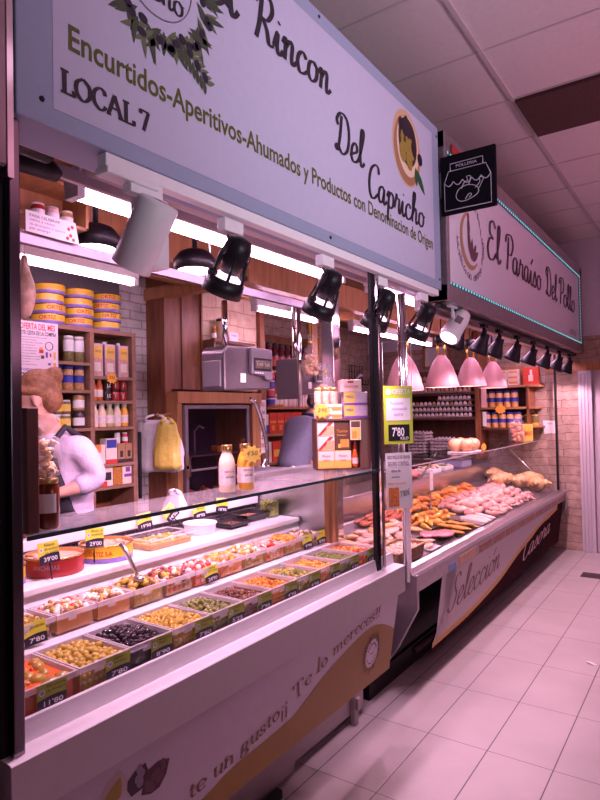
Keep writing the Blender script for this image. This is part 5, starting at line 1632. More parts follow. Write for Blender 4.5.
# hanging scale
SCB = mat('scale_steel', (0.25, 0.21, 0.235), 0.32, 0.9, var=0.05)
SCG = mat('scale_grey', (0.20, 0.165, 0.20), 0.4, 0.3, var=0.05)
t = thing('hanging_scale', 'steel electronic hanging scale with a dark display, nearer the camera', 'scale', (-2.10, 2.465, 1.738), R(90))
obj('case', MB().prism_y([(-.19, 0.0), (.19, 0.012), (.19, .235), (.02, .235), (-.16, .232), (-.19, .20)], -.07, .09), SCB, t, bevel=.010)
obj('display_hood', MB().prism_y([(.005, .09), (.115, .085), (.130, .062), (.185, .062), (.185, .232), (.005, .232)], -.092, -.068), SCG, t, bevel=.006)
obj('display', MB().box(.022, -.0945, .11, .172, -.090, .178), BLACKP, t, bevel=.002)
ds = MB()
ds.box(.032, -.0955, .122, .162, -.0940, .166, 0)
obj('display_glass', ds, mat('lcd', (0.10, 0.075, 0.06), 0.2, var=0.3, scale=60), t)
obj('price', text_mesh('0.000  0.00', .11, .016, mat('lcd_digit', (0.45, 0.36, 0.26), 0.4, var=0)), MATS['lcd_digit'], t, (.042, -.096, .136), (R(90), 0, 0))
obj('rating_label', MB().box(-.065, -.0715, .045, -.022, -.069, .092), PAPER, t)
obj('side_grip', MB().box(-.200, -.05, .02, -.186, .07, .155), SCG, t, bevel=.004)
obj('keys', MB().cbox((.035, -.0935, .098), (.012, .003, .005)).cbox((.055, -.0935, .098), (.012, .003, .005)).cbox((.075, -.0935, .098), (.012, .003, .005)).cbox((.095, -.0935, .098), (.012, .003, .005)), LAMPW, t)
obj('pole', MB().cyl((0, 0.09, .23), (0, 0.09, .50), .017).cyl((-.035, 0.05, .235), (-.035, .05, .25), .012), CHROME, t)
obj('cable', MB().tube([(-.035, .05, .25), (-.045, .06, .30), (-.02, .08, .36), (0.0, .072, .42)], .004, 6), BLACKP, t)
dup(t, (-2.45, 3.62, 1.745), R(90), 'second grey hanging scale further back, half hidden by the nut bags')
obj_ = [o for o in bpy.data.objects if o.get('label', '').startswith('second grey hanging')][0]
obj('pole', MB().cyl((0, 0.09, .48), (0, 0.09, .97), .017), CHROME, obj_)
obj('side_panel', MB().box(-.215, -.09, -.03, -.201, .10, .25), SCG, obj_, bevel=.005)

# nut bags
NUT = mat('walnut_shell', (0.62, 0.34, 0.18), 0.6, var=0.25, scale=30, bump=0.6, bscale=90)
FILMB = film('bag_film', (0.80, 0.66, 0.72), 0.10, 0.1)
TIEM = mat('yellow_tie', (0.85, 0.55, 0.02), 0.5, var=0)


def nut_bag(loc, wid, h, label, seed):
    t = thing('nut_bag', label, 'bag', loc)
    rr = random.Random(seed)
    b = MB()
    for k in range(72):
        z = rr.uniform(0.015, h * .50)
        wz = wid * (.95 - .55 * (z / (h * .5)) ** 2)
        a = rr.uniform(0, 6.28); q = wz * math.sqrt(rr.uniform(.2, 1)) * .90
        b.sph((q * math.cos(a) * .75, q * math.sin(a), z), (.0135, .012, .012), 8, 6, 0, Matrix.Rotation(rr.uniform(0, 3), 4, 'X'), .12, k)
    obj('nuts', b, NUT, t)
    M_ = Matrix.Diagonal((.80, 1, 1, 1))
    obj('bag_film', MB().lathe([(wid * .5, 0), (wid * 1.02, .012), (wid * 1.08, h * .22), (wid * .8, h * .45), (wid * .45, h * .65), (.010, h * .80), (.008, h * .83), (.022, h * .92), (.030, h)], 18, 0, M_, True, False), FILMB, t)
    obj('tie', MB().lathe([(.009, h * .79), (.012, h * .80), (.012, h * .83), (.009, h * .84)], 10, 0), TIEM, t)
    return t


nut_bag((-2.0, 3.02, 1.835), .074, .255, 'upper clear bag of walnuts with a yellow tie hanging from the rail', 3)
nut_bag((-1.975, 3.135, 1.655), .102, .265, 'lower, larger clear bag of walnuts with a yellow tie', 8)
o = obj('cord', MB().tube([(0, 0, 0), (0, .0, .12), (0.0, .0, .155)], .0025, 6), TIEM, [q_ for q_ in bpy.data.objects if q_.name == 'nut_bag'][0], (0, 0, .25))
o = obj('wood_post', MB().box(-.03, -.05, 0, .03, .05, 2.62), WOODL, None, (-3.30, 5.02, 0.10)); tag(o, 'orange brown wooden post behind the nut bags', 'post')

# wooden cabinet with dark glass door
cb = thing('glass_door_cabinet', 'wood framed warming cabinet with dark glass door under the hanging scale', 'cabinet', (-2.98, 2.86, 0.10))
obj('frame', MB().box(-.42, 0, .75, 0, .045, 1.60).box(-.42, .80, .75, 0, .90, 1.60).box(-.42, -.002, 1.60, .012, .902, 1.68).box(-.42, 0, 0, 0, .90, .75).box(-.42, .045, .75, -.40, .80, 1.60), WOODL, cb)
dr = obj('door', MB().box(.0, .048, .76, .03, .075, 1.585).box(.0, .70, .76, .03, .727, 1.585).box(0, .075, 1.56, .03, .70, 1.585).box(0, .075, .76, .03, .70, .79).box(0, .075, 1.13, .028, .70, 1.145), SCG, cb, bevel=.003)
obj('pane', MB().box(.012, .075, .79, .018, .70, 1.56), glass('smoked_glass', (0.74, 0.66, 0.74), 0.14, 0.06), dr)
obj('handle', MB().box(.03, .052, 1.10, .055, .070, 1.24).box(.03, .052, 1.155, .062, .070, 1.175), CHROME, dr)
obj('shelf', MB().box(-.38, .075, 1.225, -.02, .68, 1.235), STEEL, cb)
obj('inner_back', MB().box(-.399, .046, .76, -.392, .80, 1.59), mat('cabinet_dark', (0.035, 0.025, 0.06), 0.5, var=0.2), cb)
obj('spout', MB().tube([(-.1, .26, 1.236), (-.1, .26, 1.40), (-.08, .29, 1.44), (-.05, .31, 1.42)], .008, 8), STEEL, cb)
PAST = mat('pastry_orange', (0.66, 0.22, 0.08), 0.5, var=0.3, scale=30)
b = MB()
for k in range(26):
    a = k * .37
    b.sph((-.20 + .10 * math.cos(a * 2.3), .36 + .17 * math.sin(a * 1.7), .030 + .004 * k), (.05, .018, .016), 8, 6, 0, Matrix.Rotation(a, 4, 'Z') @ Matrix.Rotation(.4, 4, 'Y'), .15, k)
t = thing('sausage_dish', 'round dish piled with orange sausages behind the dark glass door', 'dish', (-3.20, 3.20, 1.0))
obj('dish', MB().lathe([(.08, -.125), (.12, -.12), (.19, -.06), (.20, -.06), (.20, -.05), (.10, -.06), (.001, -.06)], 28, 0, Matrix.Translation((0, 0, 0)), True, False), mat('dish_clay', (0.25, 0.08, 0.06), 0.4, var=0.1), t)
b.v = [(x + .20, y - .34, z - .06) for x, y, z in b.v]
obj('sausages', b, PAST, t)
o = thing('bread_basket', 'small orange packet on the cabinet shelf behind the dark glass', 'packet', (-3.10, 3.42, 1.336), R(90))
obj('pack_body', MB().box(-.07, -.04, 0, .07, .04, .05), CORG, o, bevel=.01)
obj('pack_label', MB().box(-.05, -.042, .012, .05, -.039, .038), CRD, o)
# hours notice
t = thing('hours_notice', 'white notice with opening hours on the wooden post right of the scale', 'notice', (-3.025, 3.775, 1.30), R(90))
obj('sheet', MB().box(-.02, 0, 0, .115, .002, .43), PAPER, t)
for k, s_ in enumerate(('HORARIO', '09-14', '16-20', '16-20:30', '16-20', "15'00")):
    mm = CRED if k in (0, 5) else INK
    obj('lettering', text_mesh(s_, .10, .036, mm, 0, .015), mm, t, (-.004, -.0008, .375 - .066 * k), (R(90), 0, 0))

# wall details beside the cabinet
t = thing('round_dial', 'round black wall dial with white face beside the steel scale', 'dial', (-3.066, 3.245, 1.885))
obj('case', MB().lathe([(.045, 0), (.062, .006), (.062, .028), (.050, .034)], 28, 0, Matrix.Rotation(R(90), 4, 'Y')), BLACKP, t)
obj('face', MB().lathe([(.001, .0352), (.034, .0350)], 24, 0, Matrix.Translation((0, .012, 0)) @ Matrix.Rotation(R(90), 4, 'Y'), True, False), PAPER, t)
t = thing('wall_bracket_shelf', 'dark brown bracket shelf on the beige stone above the round dial', 'shelf', (-3.07, 3.20, 1.98))
obj('board', MB().box(0, 0, .165, .13, .46, .182), WOODD, t)
obj('upright', MB().box(0, 0, 0, .12, .02, .165).box(0, .22, .10, .05, .24, .165), WOODD, t)
obj('back_plate', MB().box(0, .02, 0, .008, .22, .15), TILEW, t)
jar((-3.005, 3.345, 2.163), .042, .165, mat('jar_cream', (0.62, 0.42, 0.26), 0.25, var=0.1), LIDK, mat('jar_cream', (0.62, 0.42, 0.26)), 'tall beige jar with black lid on the bracket shelf', None, .3, .6)
bottle((-3.005, 3.262, 2.163), .020, .10, mat('amber_bottle', (0.45, 0.14, 0.03), 0.2, var=0.1), 'little amber bottle left of the beige jar on the bracket shelf', R(90), LIDG)
t = thing('card_sign', 'small white card payment sign on the bracket shelf', 'sign', (-3.0, 3.43, 2.163), R(90))
obj('card', MB().box(0, 0, 0, .10, .002, .075), PAPER, t)
obj('lettering', text_mesh('VISA', .06, .018, TXB, .2), TXB, t, (.02, -.0008, .045), (R(90), 0, 0))

# carrier bags on the wooden wall
def soft_bag(loc, w_, d_, h_, label, m_, seed, psi=0.0, handle=True):
    t = thing('carrier_bag', label, 'plastic bag', loc, psi)
    b = MB()
    n, m2 = 22, 12
    o_ = Vector((seed * 2.3, seed, 0))
    vs = []
    for i in range(m2 + 1):
        f = i / m2
        wz = w_ * (1.0 - .16 * f - .26 * max(0, f - .6) / .4)
        dz = d_ * (1 - .75 * f)
        for k in range(n):
            a = 2 * math.pi * k / n
            p = Vector((wz / 2 * math.cos(a), dz / 2 * math.sin(a), h_ * f))
            q = 1 + .16 * mnoise.noise(p * 13 + o_) + .09 * math.sin(a * 7 + f * 3 + seed)
            vs.append((p.x * q, p.y * q, p.z + (.010 * math.sin(a * 5 + seed) if i == 0 else 0)))
    fs = []
    for i in range(m2):
        for k in range(n):
            k2 = (k + 1) % n
            fs.append((i * n + k, i * n + k2, (i + 1) * n + k2, (i + 1) * n + k))
    fs.append(tuple(range(n - 1, -1, -1))); fs.append(tuple(range(m2 * n, (m2 + 1) * n)))
    b.add(vs, fs, 0, True)
    obj('bag_body', b, m_, t)
    if handle:
        hd = MB()
        for s in (-1, 1):
            hd.tube([(s * w_ * .20, 0, h_ * .97), (s * w_ * .16, -.008, h_ * 1.06), (s * w_ * .02, 0, h_ * 1.10)], [.016, .010, .007], 8)
        obj('handle', hd, m_, t)
    return t


BAGW = mat('bag_white', (0.78, 0.74, 0.78), 0.4, var=0.04, bump=0.9, bscale=18)
BAGY = mat('bag_yellow', (0.78, 0.60, 0.13), 0.4, var=0.05, bump=0.9, bscale=18)
soft_bag((-3.00, 2.685, 1.262), .37, .11, .33, 'white plastic carrier bag hanging behind the yellow one on the wood panelling', BAGW, 1, R(20))
soft_bag((-2.865, 2.665, 1.285), .185, .07, .29, 'yellow plastic carrier bag hanging on the wood panelling', BAGY, 2, R(25))
t = thing('coat_hook', 'small wooden hook above the yellow and white bags', 'hook', (-2.98, 2.72, 1.60))
obj('peg', MB().tube([(-.04, .12, .03), (-.03, .02, .02), (0, -.03, .01), (.02, -.05, .03)], .008, 8), WOODL, t)
soft_bag((-2.21, 2.10, 1.085), .16, .13, .15, 'crumpled small white bag standing behind the glass top', BAGW, 5, 0)
o = obj('rear_worktop', MB().box(-.17, 0, 0, 0, 1.9, .04), STEEL, None, (-2.12, .85, 1.04), bevel=.004); tag(o, 'steel worktop behind the olive counter', 'worktop')
lg_ = MB()
for x in (-.15, -.02):
    for y in (.05, 1.85):
        lg_.box(x - .015, y - .015, -.94, x + .015, y + .015, 0)
obj('worktop_legs', lg_, STEEL, o)

# bent chrome tube frame
t = thing('chrome_tube_frame', 'bent chrome tube frame of a slicer behind the drink bottles', 'slicer', (-2.15, 2.62, 1.081))
fr_ = smooth_pts([(0.0, .62), (.06, .58), (.13, .42), (.15, .30), (.12, .18), (.0, .14), (-.10, .16)], sub=5)
obj('loop', MB().tube([(0, p[0], p[1]) for p in fr_], .012, 10), CHROME, t)
obj('leg', MB().tube([(0, .02, 0), (0, .05, .14), (0.02, .10, .28)], .012, 8).tube([(0, .09, 0), (0, .11, .12), (.02, .13, .24)], .010, 8), CHROME, t)
obj('arm', MB().tube([(0, .03, .02), (0.05, .22, .17), (.08, .30, .22)], .010, 8).box(-.03, .10, .165, .03, .28, .18), STEEL, t)
obj('base', MB().box(-.08, -.06, 0.0005, .08, .20, .012), STEEL, t)

# far shelf unit with sauces, tins and red boxes
fu = thing('far_shelf_unit', 'far wooden shelf unit with jars and red boxes behind the stooping man', 'shelf', (-3.60, 4.35, 0.10))
obj('stile', MB().box(-.26, 0, 0, 0, .035, 2.35).box(-.26, 1.25, 0, 0, 1.285, 2.35), WOODL, fu)
for z in (2.05, 1.685, 1.42, 1.14, .80):
    obj('shelf_board', MB().box(-.26, .035, z - .10 - .025, .005, 1.25, z - .10), WOODL, fu)
obj('back_board', MB().box(-.27, 0, 0, -.26, 1.285, 2.35), WOOD, fu)
for k in range(8):
    y = 4.66 + .105 * k
    bottle((-3.66, y, 2.051), .040, .28, mat('sauce_dark', (0.12, 0.02, 0.03), 0.2, var=0.2), 'dark sauce bottle, %s of eight on the far top shelf' % nth(k, 8), R(90), LIDK, mat('label_redwhite', (0.55, 0.12, 0.10), 0.5, var=0.5, scale=40), 'dark sauce bottles on the far top shelf', 'sauce_bottle')
for k in range(4):
    t = jar((-3.56, 4.66, 1.686 + .085 * k), .042, .083, (CRED, LBLU)[k % 2], LIDM, (LBLU, CRED)[k % 2], '%s blue and orange tin in the tall stack on the far shelf' % ('lowest', 'second lowest', 'third', 'topmost')[k], 'stacked tins on the far shelf', .2, .8, R(90), 'stacked_tin', 'tin')
for k in range(9):
    y = 4.76 + .076 * k
    jar((-3.64, y, 1.686), .034, .125, (BEANJ, OLJ, CPNK)[0 if k < 3 else 2], LIDM, CRD, 'pale labelled jar, %s of nine on the far middle shelf' % nth(k, 9), 'jars on the far middle shelf', .2, .7)
BXR = mat('box_red', (0.62, 0.06, 0.03), 0.5, var=0.1)
for k in range(7):
    y = 4.62 + .125 * k
    if k == 0:
        pack((-3.64, y, 1.421), .10, .08, .19, 'rice_packet', 'blue and white packet left of the red boxes on the far shelf', [CRD, LBLU], [(0, 0, 1, .45, 1)], R(90), None, 'packet')
    else:
        pack((-3.64, y, 1.421), .118, .08, .205, 'red_carton', 'red carton, %s of six on the far shelf behind the stooping man' % nth(k - 1, 6), [BXR, CORG], [(.1, .5, .9, .62, 1), (.3, .15, .7, .4, 1)], R(90), 'red cartons on the far shelf')
for k in range(5):
    y = 4.64 + .155 * k
    pack((-3.64, y, 1.141), .14, .08, .20, 'orange_packet', ('white and red packet', 'round red packet', 'orange packet', 'orange red packet', 'red packet')[k] + ' on the lower far shelf', [(CRD, BXR, CORG, CORG, BXR)[k], CYEL], [(.15, .25, .85, .6, 1)], R(90), 'packets on the lower far shelf', 'packet')

t = thing('wire_wall_rack', 'black wire rack with a white tool on the far stone wall', 'rack', (-3.94, 6.85, 1.98))
wr_ = MB()
for k in range(6):
    wr_.tube([(0.005, .07 * k, 0), (.005, .07 * k, .26)], .005, 4)
for k in range(4):
    wr_.tube([(.005, 0, .085 * k), (.005, .35, .085 * k)], .005, 4)
for k in range(6):
    wr_.tube([(.005, .07 * k, 0), (.13, .07 * k, 0.0), (.13, .07 * k, .06)], .005, 4)
wr_.tube([(.13, 0, .06), (.13, .35, .06)], .005, 4)
obj('wires', wr_, DARKM, t)
obj('tool', MB().tube([(.05, .12, .08), (.06, .2, .13), (.06, .26, .12)], [.012, .02, .012], 8), PAPER, t)

# ================================================================ the poultry stall
s2 = thing('shop_sign', 'grey white poultry stall sign with rooster logo framed in turquoise lights', 'sign', (-1.22, 3.205, 2.225))


def s2l(y, z, d=0.0):
    return (d, y - 3.205, z - 2.225)


S2F = mat('sign_grey_field', (0.72, 0.68, 0.80), 0.35, var=0.02)
S2T = mat('sign_plum_ink', (0.07, 0.025, 0.05), 0.5, var=0)
obj('panel', MB().box(-.14, .07, .10, 0, 4.07, .86), S2F, s2)
fr2 = MB()
fr2.box(-.15, 0, 0, .018, 4.15, .095).box(-.15, 0, .86, .018, 4.15, .955).box(-.15, 0, 0, .02, .045, .955).box(-.15, 4.07, 0, .018, 4.15, .955)
obj('frame', fr2, mat('sign_frame_steel', (0.42, 0.34, 0.38), 0.3, 0.7, var=0.1), s2, bevel=.004)
LEDM = mat('turquoise_led', (0.1, 0.5, 0.55), 0.4, var=0, emit=(0.22, 0.70, 0.80), es=0.8)
LEDB = mat('led_strip_base', (0.05, 0.12, 0.16), 0.5, var=0.05)
st = MB(); dots = MB()
st.box(0.001, .05, .100, .010, 4.065, .118).box(0.001, .05, .842, .010, 4.065, .860).box(.001, .05, .10, .008, .062, .86).box(.001, 4.055, .10, .010, 4.07, .86)
y = .06
while y < 4.06:
    for z in (.109, .851):
        dots.box(.010, y, z - .006, .014, y + .014, z + .006)
    y += .050
z = .12
while z < .84:
    dots.box(.008, 4.057, z, .013, 4.068, z + .014)
    dots.box(.006, .052, z, .010, .060, z + .014)
    z += .034
ls = obj('led_strip', st, LEDB, s2)
obj('led_dots', dots, LEDM, ls)
for txt, y, ln_, sz in (('El', 3.985, .30, .27), ('Paraiso'.replace('is', 'js'), 4.40, 1.09, .26), ('Del', 5.66, .46, .26), ('Pollo', 6.22, .78, .26)):
    _, l0 = stroke_text(txt, SCRIPT, sz, S2T, weight=.085)
    mb, l1 = stroke_text(txt, SCRIPT, sz, S2T, weight=.095, contrast=.42, shear=.08, squeeze=ln_ / l0)
    obj('lettering', mb, S2T, s2, s2l(y, 2.632, .002), FX)
lettering('lettering', 'LOCAL 8', s2, s2l(6.72, 2.385, .002), .30, .055, S2T, FX)
# rooster emblem
em = MB()
for k in range(26):
    a0 = R(100) + R(215) * k / 26; a1 = R(100) + R(215) * (k + 1) / 26
    w_ = .020 * math.sin(math.pi * (k + .5) / 26) + .004
    em.poly([((.165 - w_) * math.cos(a0), (.165 - w_) * math.sin(a0), 0), ((.165 + w_) * math.cos(a0), (.165 + w_) * math.sin(a0), 0), ((.165 + w_) * math.cos(a1), (.165 + w_) * math.sin(a1), 0), ((.165 - w_) * math.cos(a1), (.165 - w_) * math.sin(a1), 0)], 0)
for an, l, wd, p in ((1.75, .19, .05, (-.01, -.10)), (1.35, .15, .055, (.0, -.12)), (.95, .15, .05, (.02, -.12)), (.60, .14, .045, (.03, -.12))):
    leaf(em, p, an, l, wd, 1, .0006 + an * .0001)
leaf(em, (-.03, .02), 1.6, .13, .045, 1, .0009)
dot(em, (-.035, .145), .018, 2, .001, 1.2)
em.v = [(x * 1.0, y_, z_) for x, y_, z_ in em.v]
obj('rooster_emblem', em, [mat('emblem_gold', (0.42, 0.24, 0.12), 0.5, var=0), mat('emblem_plum', (0.14, 0.05, 0.08), 0.5, var=0), mat('emblem_red', (0.25, 0.06, 0.05), 0.5, var=0)], s2, s2l(3.66, 2.66, .002), FX)
S2E = mat('sign_emblem_ink', (0.16, 0.10, 0.15), 0.5, var=0)
for k, ch in enumerate('tradicion desde 1980'):
    if ch == ' ':
        continue
    a = R(195) + R(165) * k / 19
    me = text_mesh(ch, .036 if ch not in 'i1' else .012, .045 if ch in 'td1980' else .034, S2E)
    obj('lettering', me, S2E, s2, s2l(3.66 + .245 * math.cos(a) - .015, 2.66 + .245 * math.sin(a), .002), (R(90), R(0), R(90)))
for k, ch in enumerate('pollo'):
    a = R(62) - R(55) * k / 4
    obj('lettering', text_mesh(ch, .030 if ch != 'l' else .010, .045, S2E), S2E, s2, s2l(3.66 + .225 * math.cos(a) - .012, 2.66 + .225 * math.sin(a), .002), FX)

# projecting black shop board
bd = thing('hanging_board', 'square black projecting board with chalk white awning and roast chicken drawing', 'sign', (-1.215, 3.19, 2.69), 0)
obj('board', MB().box(0, -.012, 0, .300, .012, .325), mat('board_black', (0.006, 0.005, 0.008), 0.75, var=0.1, spec=0.1), bd, bevel=.003)
CHK = mat('chalk_white', (0.62, 0.56, 0.66), 0.7, var=0)
ck = MB()


def cline(pts, r=.0026, closed=False):
    ck.tube([(p[0], -.0135, p[1]) for p in pts], r, 4, 0, closed)


cline([(.02, .175), (.02, .02), (.275, .02), (.275, .175)])
cline([(.02, .175), (.045, .235), (.250, .235), (.275, .175)])
cline([(.055, .238), (.055, .275), (.235, .275), (.235, .238)])
for k in range(5):
    x = .02 + .051 * k
    cline([(x + .051 * q / 8, .175 - .022 * math.sin(math.pi * q / 8)) for q in range(9)])
cline(smooth_pts([(.085, .085), (.10, .125), (.15, .14), (.20, .12), (.205, .085), (.16, .062), (.11, .058)], True), .0022, True)
cline(smooth_pts([(.115, .125), (.13, .155), (.15, .165), (.145, .185), (.165, .185), (.165, .165), (.155, .14)]), .0022)
cline(smooth_pts([(.19, .115), (.215, .14), (.215, .165), (.235, .16), (.228, .14), (.205, .10)]), .0022)
cline(smooth_pts([(.135, .065), (.155, .09), (.17, .085), (.155, .07)]), .0022)
obj('chalk_drawing', ck, CHK, bd)
obj('lettering', text_mesh('POLLERIA', .115, .016, CHK), CHK, bd, (.088, -.0138, .248), (R(90), 0, 0))
obj('bracket', MB().box(-.02, -.015, .10, 0.001, .015, .24), STEEL, bd)
o = obj('red_poster', MB().box(0, 0, 0, .004, .42, .10), mat('poster_red', (0.40, 0.03, 0.03), 0.5, var=0.2), None, (-1.196, 3.30, 3.03)); tag(o, 'small red poster on the top frame of the poultry sign behind the black board', 'poster')

# lamp track, bell lamps
t = thing('lamp_rail', 'dark lamp track below the poultry stall sign carrying the bell lamps', 'lamp track', (-1.30, 3.25, 2.195))
obj('rail', MB().box(0, 0, 0, .035, 4.05, .027), DARKM, t)
obj('valance', MB().box(-.125, 0, .002, -.078, 4.10, .09), PINKB, t)


def bell(loc, label):
    t = thing('bell_lamp', label, 'spotlight', loc, 0, 'black bell lamps under the poultry sign')
    A = Matrix.Translation((0, 0, -.085)) @ Matrix.Rotation(R(2), 4, 'X') @ Matrix.Rotation(R(27), 4, 'Y')
    obj('adapter', MB().box(-.016, -.04, -.022, .016, .04, .0), BLACKP, t)
    obj('stem', MB().tube([(0, 0, -.02), (0, .004, -.055), A @ Vector((0, 0, .0))], .011, 8).sph((0, .004, -.05), .018, 8, 6), BLACKP, t)
    obj('shade', MB().lathe([(.022, .025), (.030, .02), (.033, -.01), (.040, -.03), (.066, -.095), (.070, -.115), (.066, -.115), (.036, -.03), (.02, -.01)], 24, 0, A, True, False), mat('bell_black', (0.010, 0.006, 0.016), 0.4, 0.0, var=0.1, spec=0.3), t)
    obj('bulb', MB().lathe([(.002, -.105), (.060, -.102), (.05, -.07)], 20, 0, A, True, False), mat('bell_glow', (0.9, 0.85, 0.88), var=0, emit=(1, 0.66, 0.82), es=9), t)
    p = Vector(loc) + A @ Vector((0, 0, -.13))
    d = Vector((-.08, 0, -1))
    lamp('bell_lamp_beam', 'SPOT', p, 25, (1.0, 0.53, 0.70), p + d, spot_size=R(150), spot_blend=.35, shadow_soft_size=.025)
    return t


BY = (3.62, 4.09, 4.44, 4.92, 5.44, 5.98, 6.50, 7.02)
for k, y in enumerate(BY):
    nm_ = ('first', 'second', 'third', 'fourth', 'fifth', 'sixth', 'seventh', 'last')[k]
    bell((-1.285, y, 2.195), nm_ + ' black bell lamp under the poultry sign' + (', half hidden behind the white track lamp' if k == 0 else ', counting from the white track lamp'))
t = thing('white_track_lamp', 'white tilted track lamp with a printed side label, left of the bell lamps', 'spotlight', (-1.26, 3.42, 2.235))
obj('adapter', MB().box(-.018, -.07, -.02, .018, .05, .03), LAMPW, t, bevel=.003)
A = Matrix.Translation((0, .06, -.115)) @ Matrix.Rotation(R(-38), 4, 'X') @ Matrix.Rotation(R(14), 4, 'Y')
obj('arm', MB().tube([(0, 0, -.02), (0.0, .02, -.07), A @ Vector((0, 0, .03))], .012, 8), LAMPW, t)
obj('body', MB().lathe([(.02, .10), (.048, .095), (.056, .05), (.058, -.07), (.062, -.075), (.062, -.10), (.052, -.102)], 24, 0, A), LAMPW, t)
obj('lens', MB().lathe([(.001, -.104), (.050, -.1035)], 20, 0, A, True, False), MATS['lens_glow'], t)
obj('side_label', MB().box(.0578, -.02, -.02, .0592, .02, .03, 0, A @ Matrix.Rotation(R(-55), 4, 'Z')), SCG, t)
lamp('spotlight_beam', 'SPOT', Vector((-1.26, 3.42, 2.235)) + A @ Vector((0, 0, -.12)), 14, (1.0, 0.6, 0.75), Vector((-1.26, 3.42, 2.235)) + A @ Vector((0, 0, -1.2)), spot_size=R(90), spot_blend=.6, shadow_soft_size=.04)

# pink pendant lamps
PSH = mat('pendant_pink', (0.42, 0.19, 0.21), 0.5, var=0.02, sss=0.0)
PIN = mat('pendant_inside', (0.85, 0.70, 0.66), 0.6, var=0)
BRASS = mat('brass', (0.75, 0.48, 0.10), 0.25, 0.9, var=0.05)
for k, (y, z) in enumerate(((3.80, 1.755), (4.49, 1.795), (5.17, 1.822), (5.80, 1.822))):
    t = thing('pendant_lamp', '%s of the four pink dome pendant lamps over the chicken counter' % nth(k, 4), 'pendant lamp', (-1.75, y, z), 0, 'pink pendant lamps')
    obj('shade', MB().lathe([(.130, 0), (.132, .008), (.118, .06), (.103, .11), (.085, .16), (.062, .205), (.038, .238), (.028, .25), (.012, .253)], 32, 0, None, True, False), PSH, t)
    obj('shade_lining', MB().lathe([(.127, .001), (.114, .06), (.099, .11), (.081, .158), (.056, .200), (.012, .235)], 28, 0, None, True, False), PIN, t)
    cc = MB()
    for s in (-1, 1):
        cc.cyl((s * .028, 0, .245), (s * .028, 0, .355), .009)
    obj('brass_stem', cc, BRASS, t)
    obj('canopy', MB().lathe([(.04, .35), (.045, .36), (.045, .40), (.03, .41)], 16), DARKM, t)
    obj('cord', MB().cyl((0, 0, .40), (0, 0, 2.72 - z), .005), BLACKP, t)
    obj('bulb', MB().sph((0, 0, .075), .035, 12, 8), mat('pendant_bulb', (0.9, 0.8, 0.8), var=0, emit=(1, 0.55, 0.60), es=45), t)

# ---------------------------------------------------------------- chrome posts and the signs hung between them
o = obj('chrome_post', MB().tube([(0, 0, 0), (0, 0, 1.62)], .024, 14), CHROME, None, (-1.45, 3.13, .66)); tag(o, 'round chrome post at the left end of the chicken counter', 'post')
o = obj('black_post', MB().box(-.012, -.012, 0, .012, .012, 1.56), DARKM, None, (-1.49, 7.26, .66)); tag(o, 'slim black post at the far right end of the chicken counter', 'post')
psi_s = R(55)
t = thing('offer_sign', 'lime green hanging offer sign with white sheet reading 7.80 kilo', 'sign', (-1.335, 2.655, 1.455), psi_s)
LIME = mat('lime_card', (0.50, 0.62, 0.03), 0.45, var=0.03)
obj('board', MB().box(0, 0, 0, .160, .004, .285), LIME, t)
f = MB()
f.box(.012, -.001, .115, .148, .001, .225, 0)
f.box(.022, -.001, .015, .140, .001, .095, 1)
obj('sheet', f, [PAPER, BLACKP], t)
obj('lettering', text_mesh('OFERTA', .10, .026, PAPER, 0, .02), PAPER, t, (.048, -.001, .245), (R(90), 0, 0))
obj('roundel', MB().lathe([(.001, 0), (.016, 0)], 18, 0, Matrix.Translation((.026, -.0012, .256)) @ Matrix.Rotation(R(90), 4, 'X'), True, False), PAPER, t)
PURI = mat('purple_marker', (0.42, 0.30, 0.60), 0.6, var=0)
for k, (s_, w_) in enumerate((('Aceituna', .075), ('manzanilla', .085), ('extra', .05))):
    obj('lettering', text_mesh(s_, w_, .016, PURI, .2), PURI, t, (.03 + .012 * k, -.0016, .195 - .029 * k), (R(90), 0, 0))
obj('price', text_mesh("7'80", .068, .046, WHITEP, 0, .02), WHITEP, t, (.042, -.0016, .036), (R(90), 0, 0))
obj('price', text_mesh('KILO', .045, .015, WHITEP, 0, .02), WHITEP, t, (.088, -.0016, .020), (R(90), 0, 0))
obj('string', MB().tube([(.0, .002, .285), (.0, .002, .50), (.16, .002, .51), (.16, .002, .285)], .0016, 4), PAPER, t)
t = thing('meat_poster', 'white product poster with orange picture hanging under the lime green sign', 'poster', (-1.338, 2.668, 1.135), psi_s)
obj('sheet', MB().box(0, 0, 0, .145, .003, .275), PAPER, t)
for k, (s_, w_, mm, h_) in enumerate((('RICO POLLO DE GRANJA', .125, INK, .022), ('SEGURO CONTROL', .12, INK, .022), ('libre de', .05, INK, .014), ('jaulas', .045, INK, .012), ('sabor autentico', .10, CORG, .012))):
    obj('lettering', text_mesh(s_, w_, h_, mm, 0, .015), mm, t, (.010 + (.02 if k in (2, 3) else 0), -.0012, .240 - .030 * k), (R(90), 0, 0))
obj('picture', MB().box(.012, -.0012, .012, .070, .001, .105), mat('nugget_picture', (0.66, 0.20, 0.05), 0.6, var=0.4, scale=120), t)
obj('price', text_mesh("7'80\u20ac", .055, .032, INK, .15), INK, t, (.080, -.0012, .055), (R(90), R(-12), 0))
obj('string', MB().tube([(.07, .002, .275), (.08, .002, .322)], .0014, 4), PAPER, t)

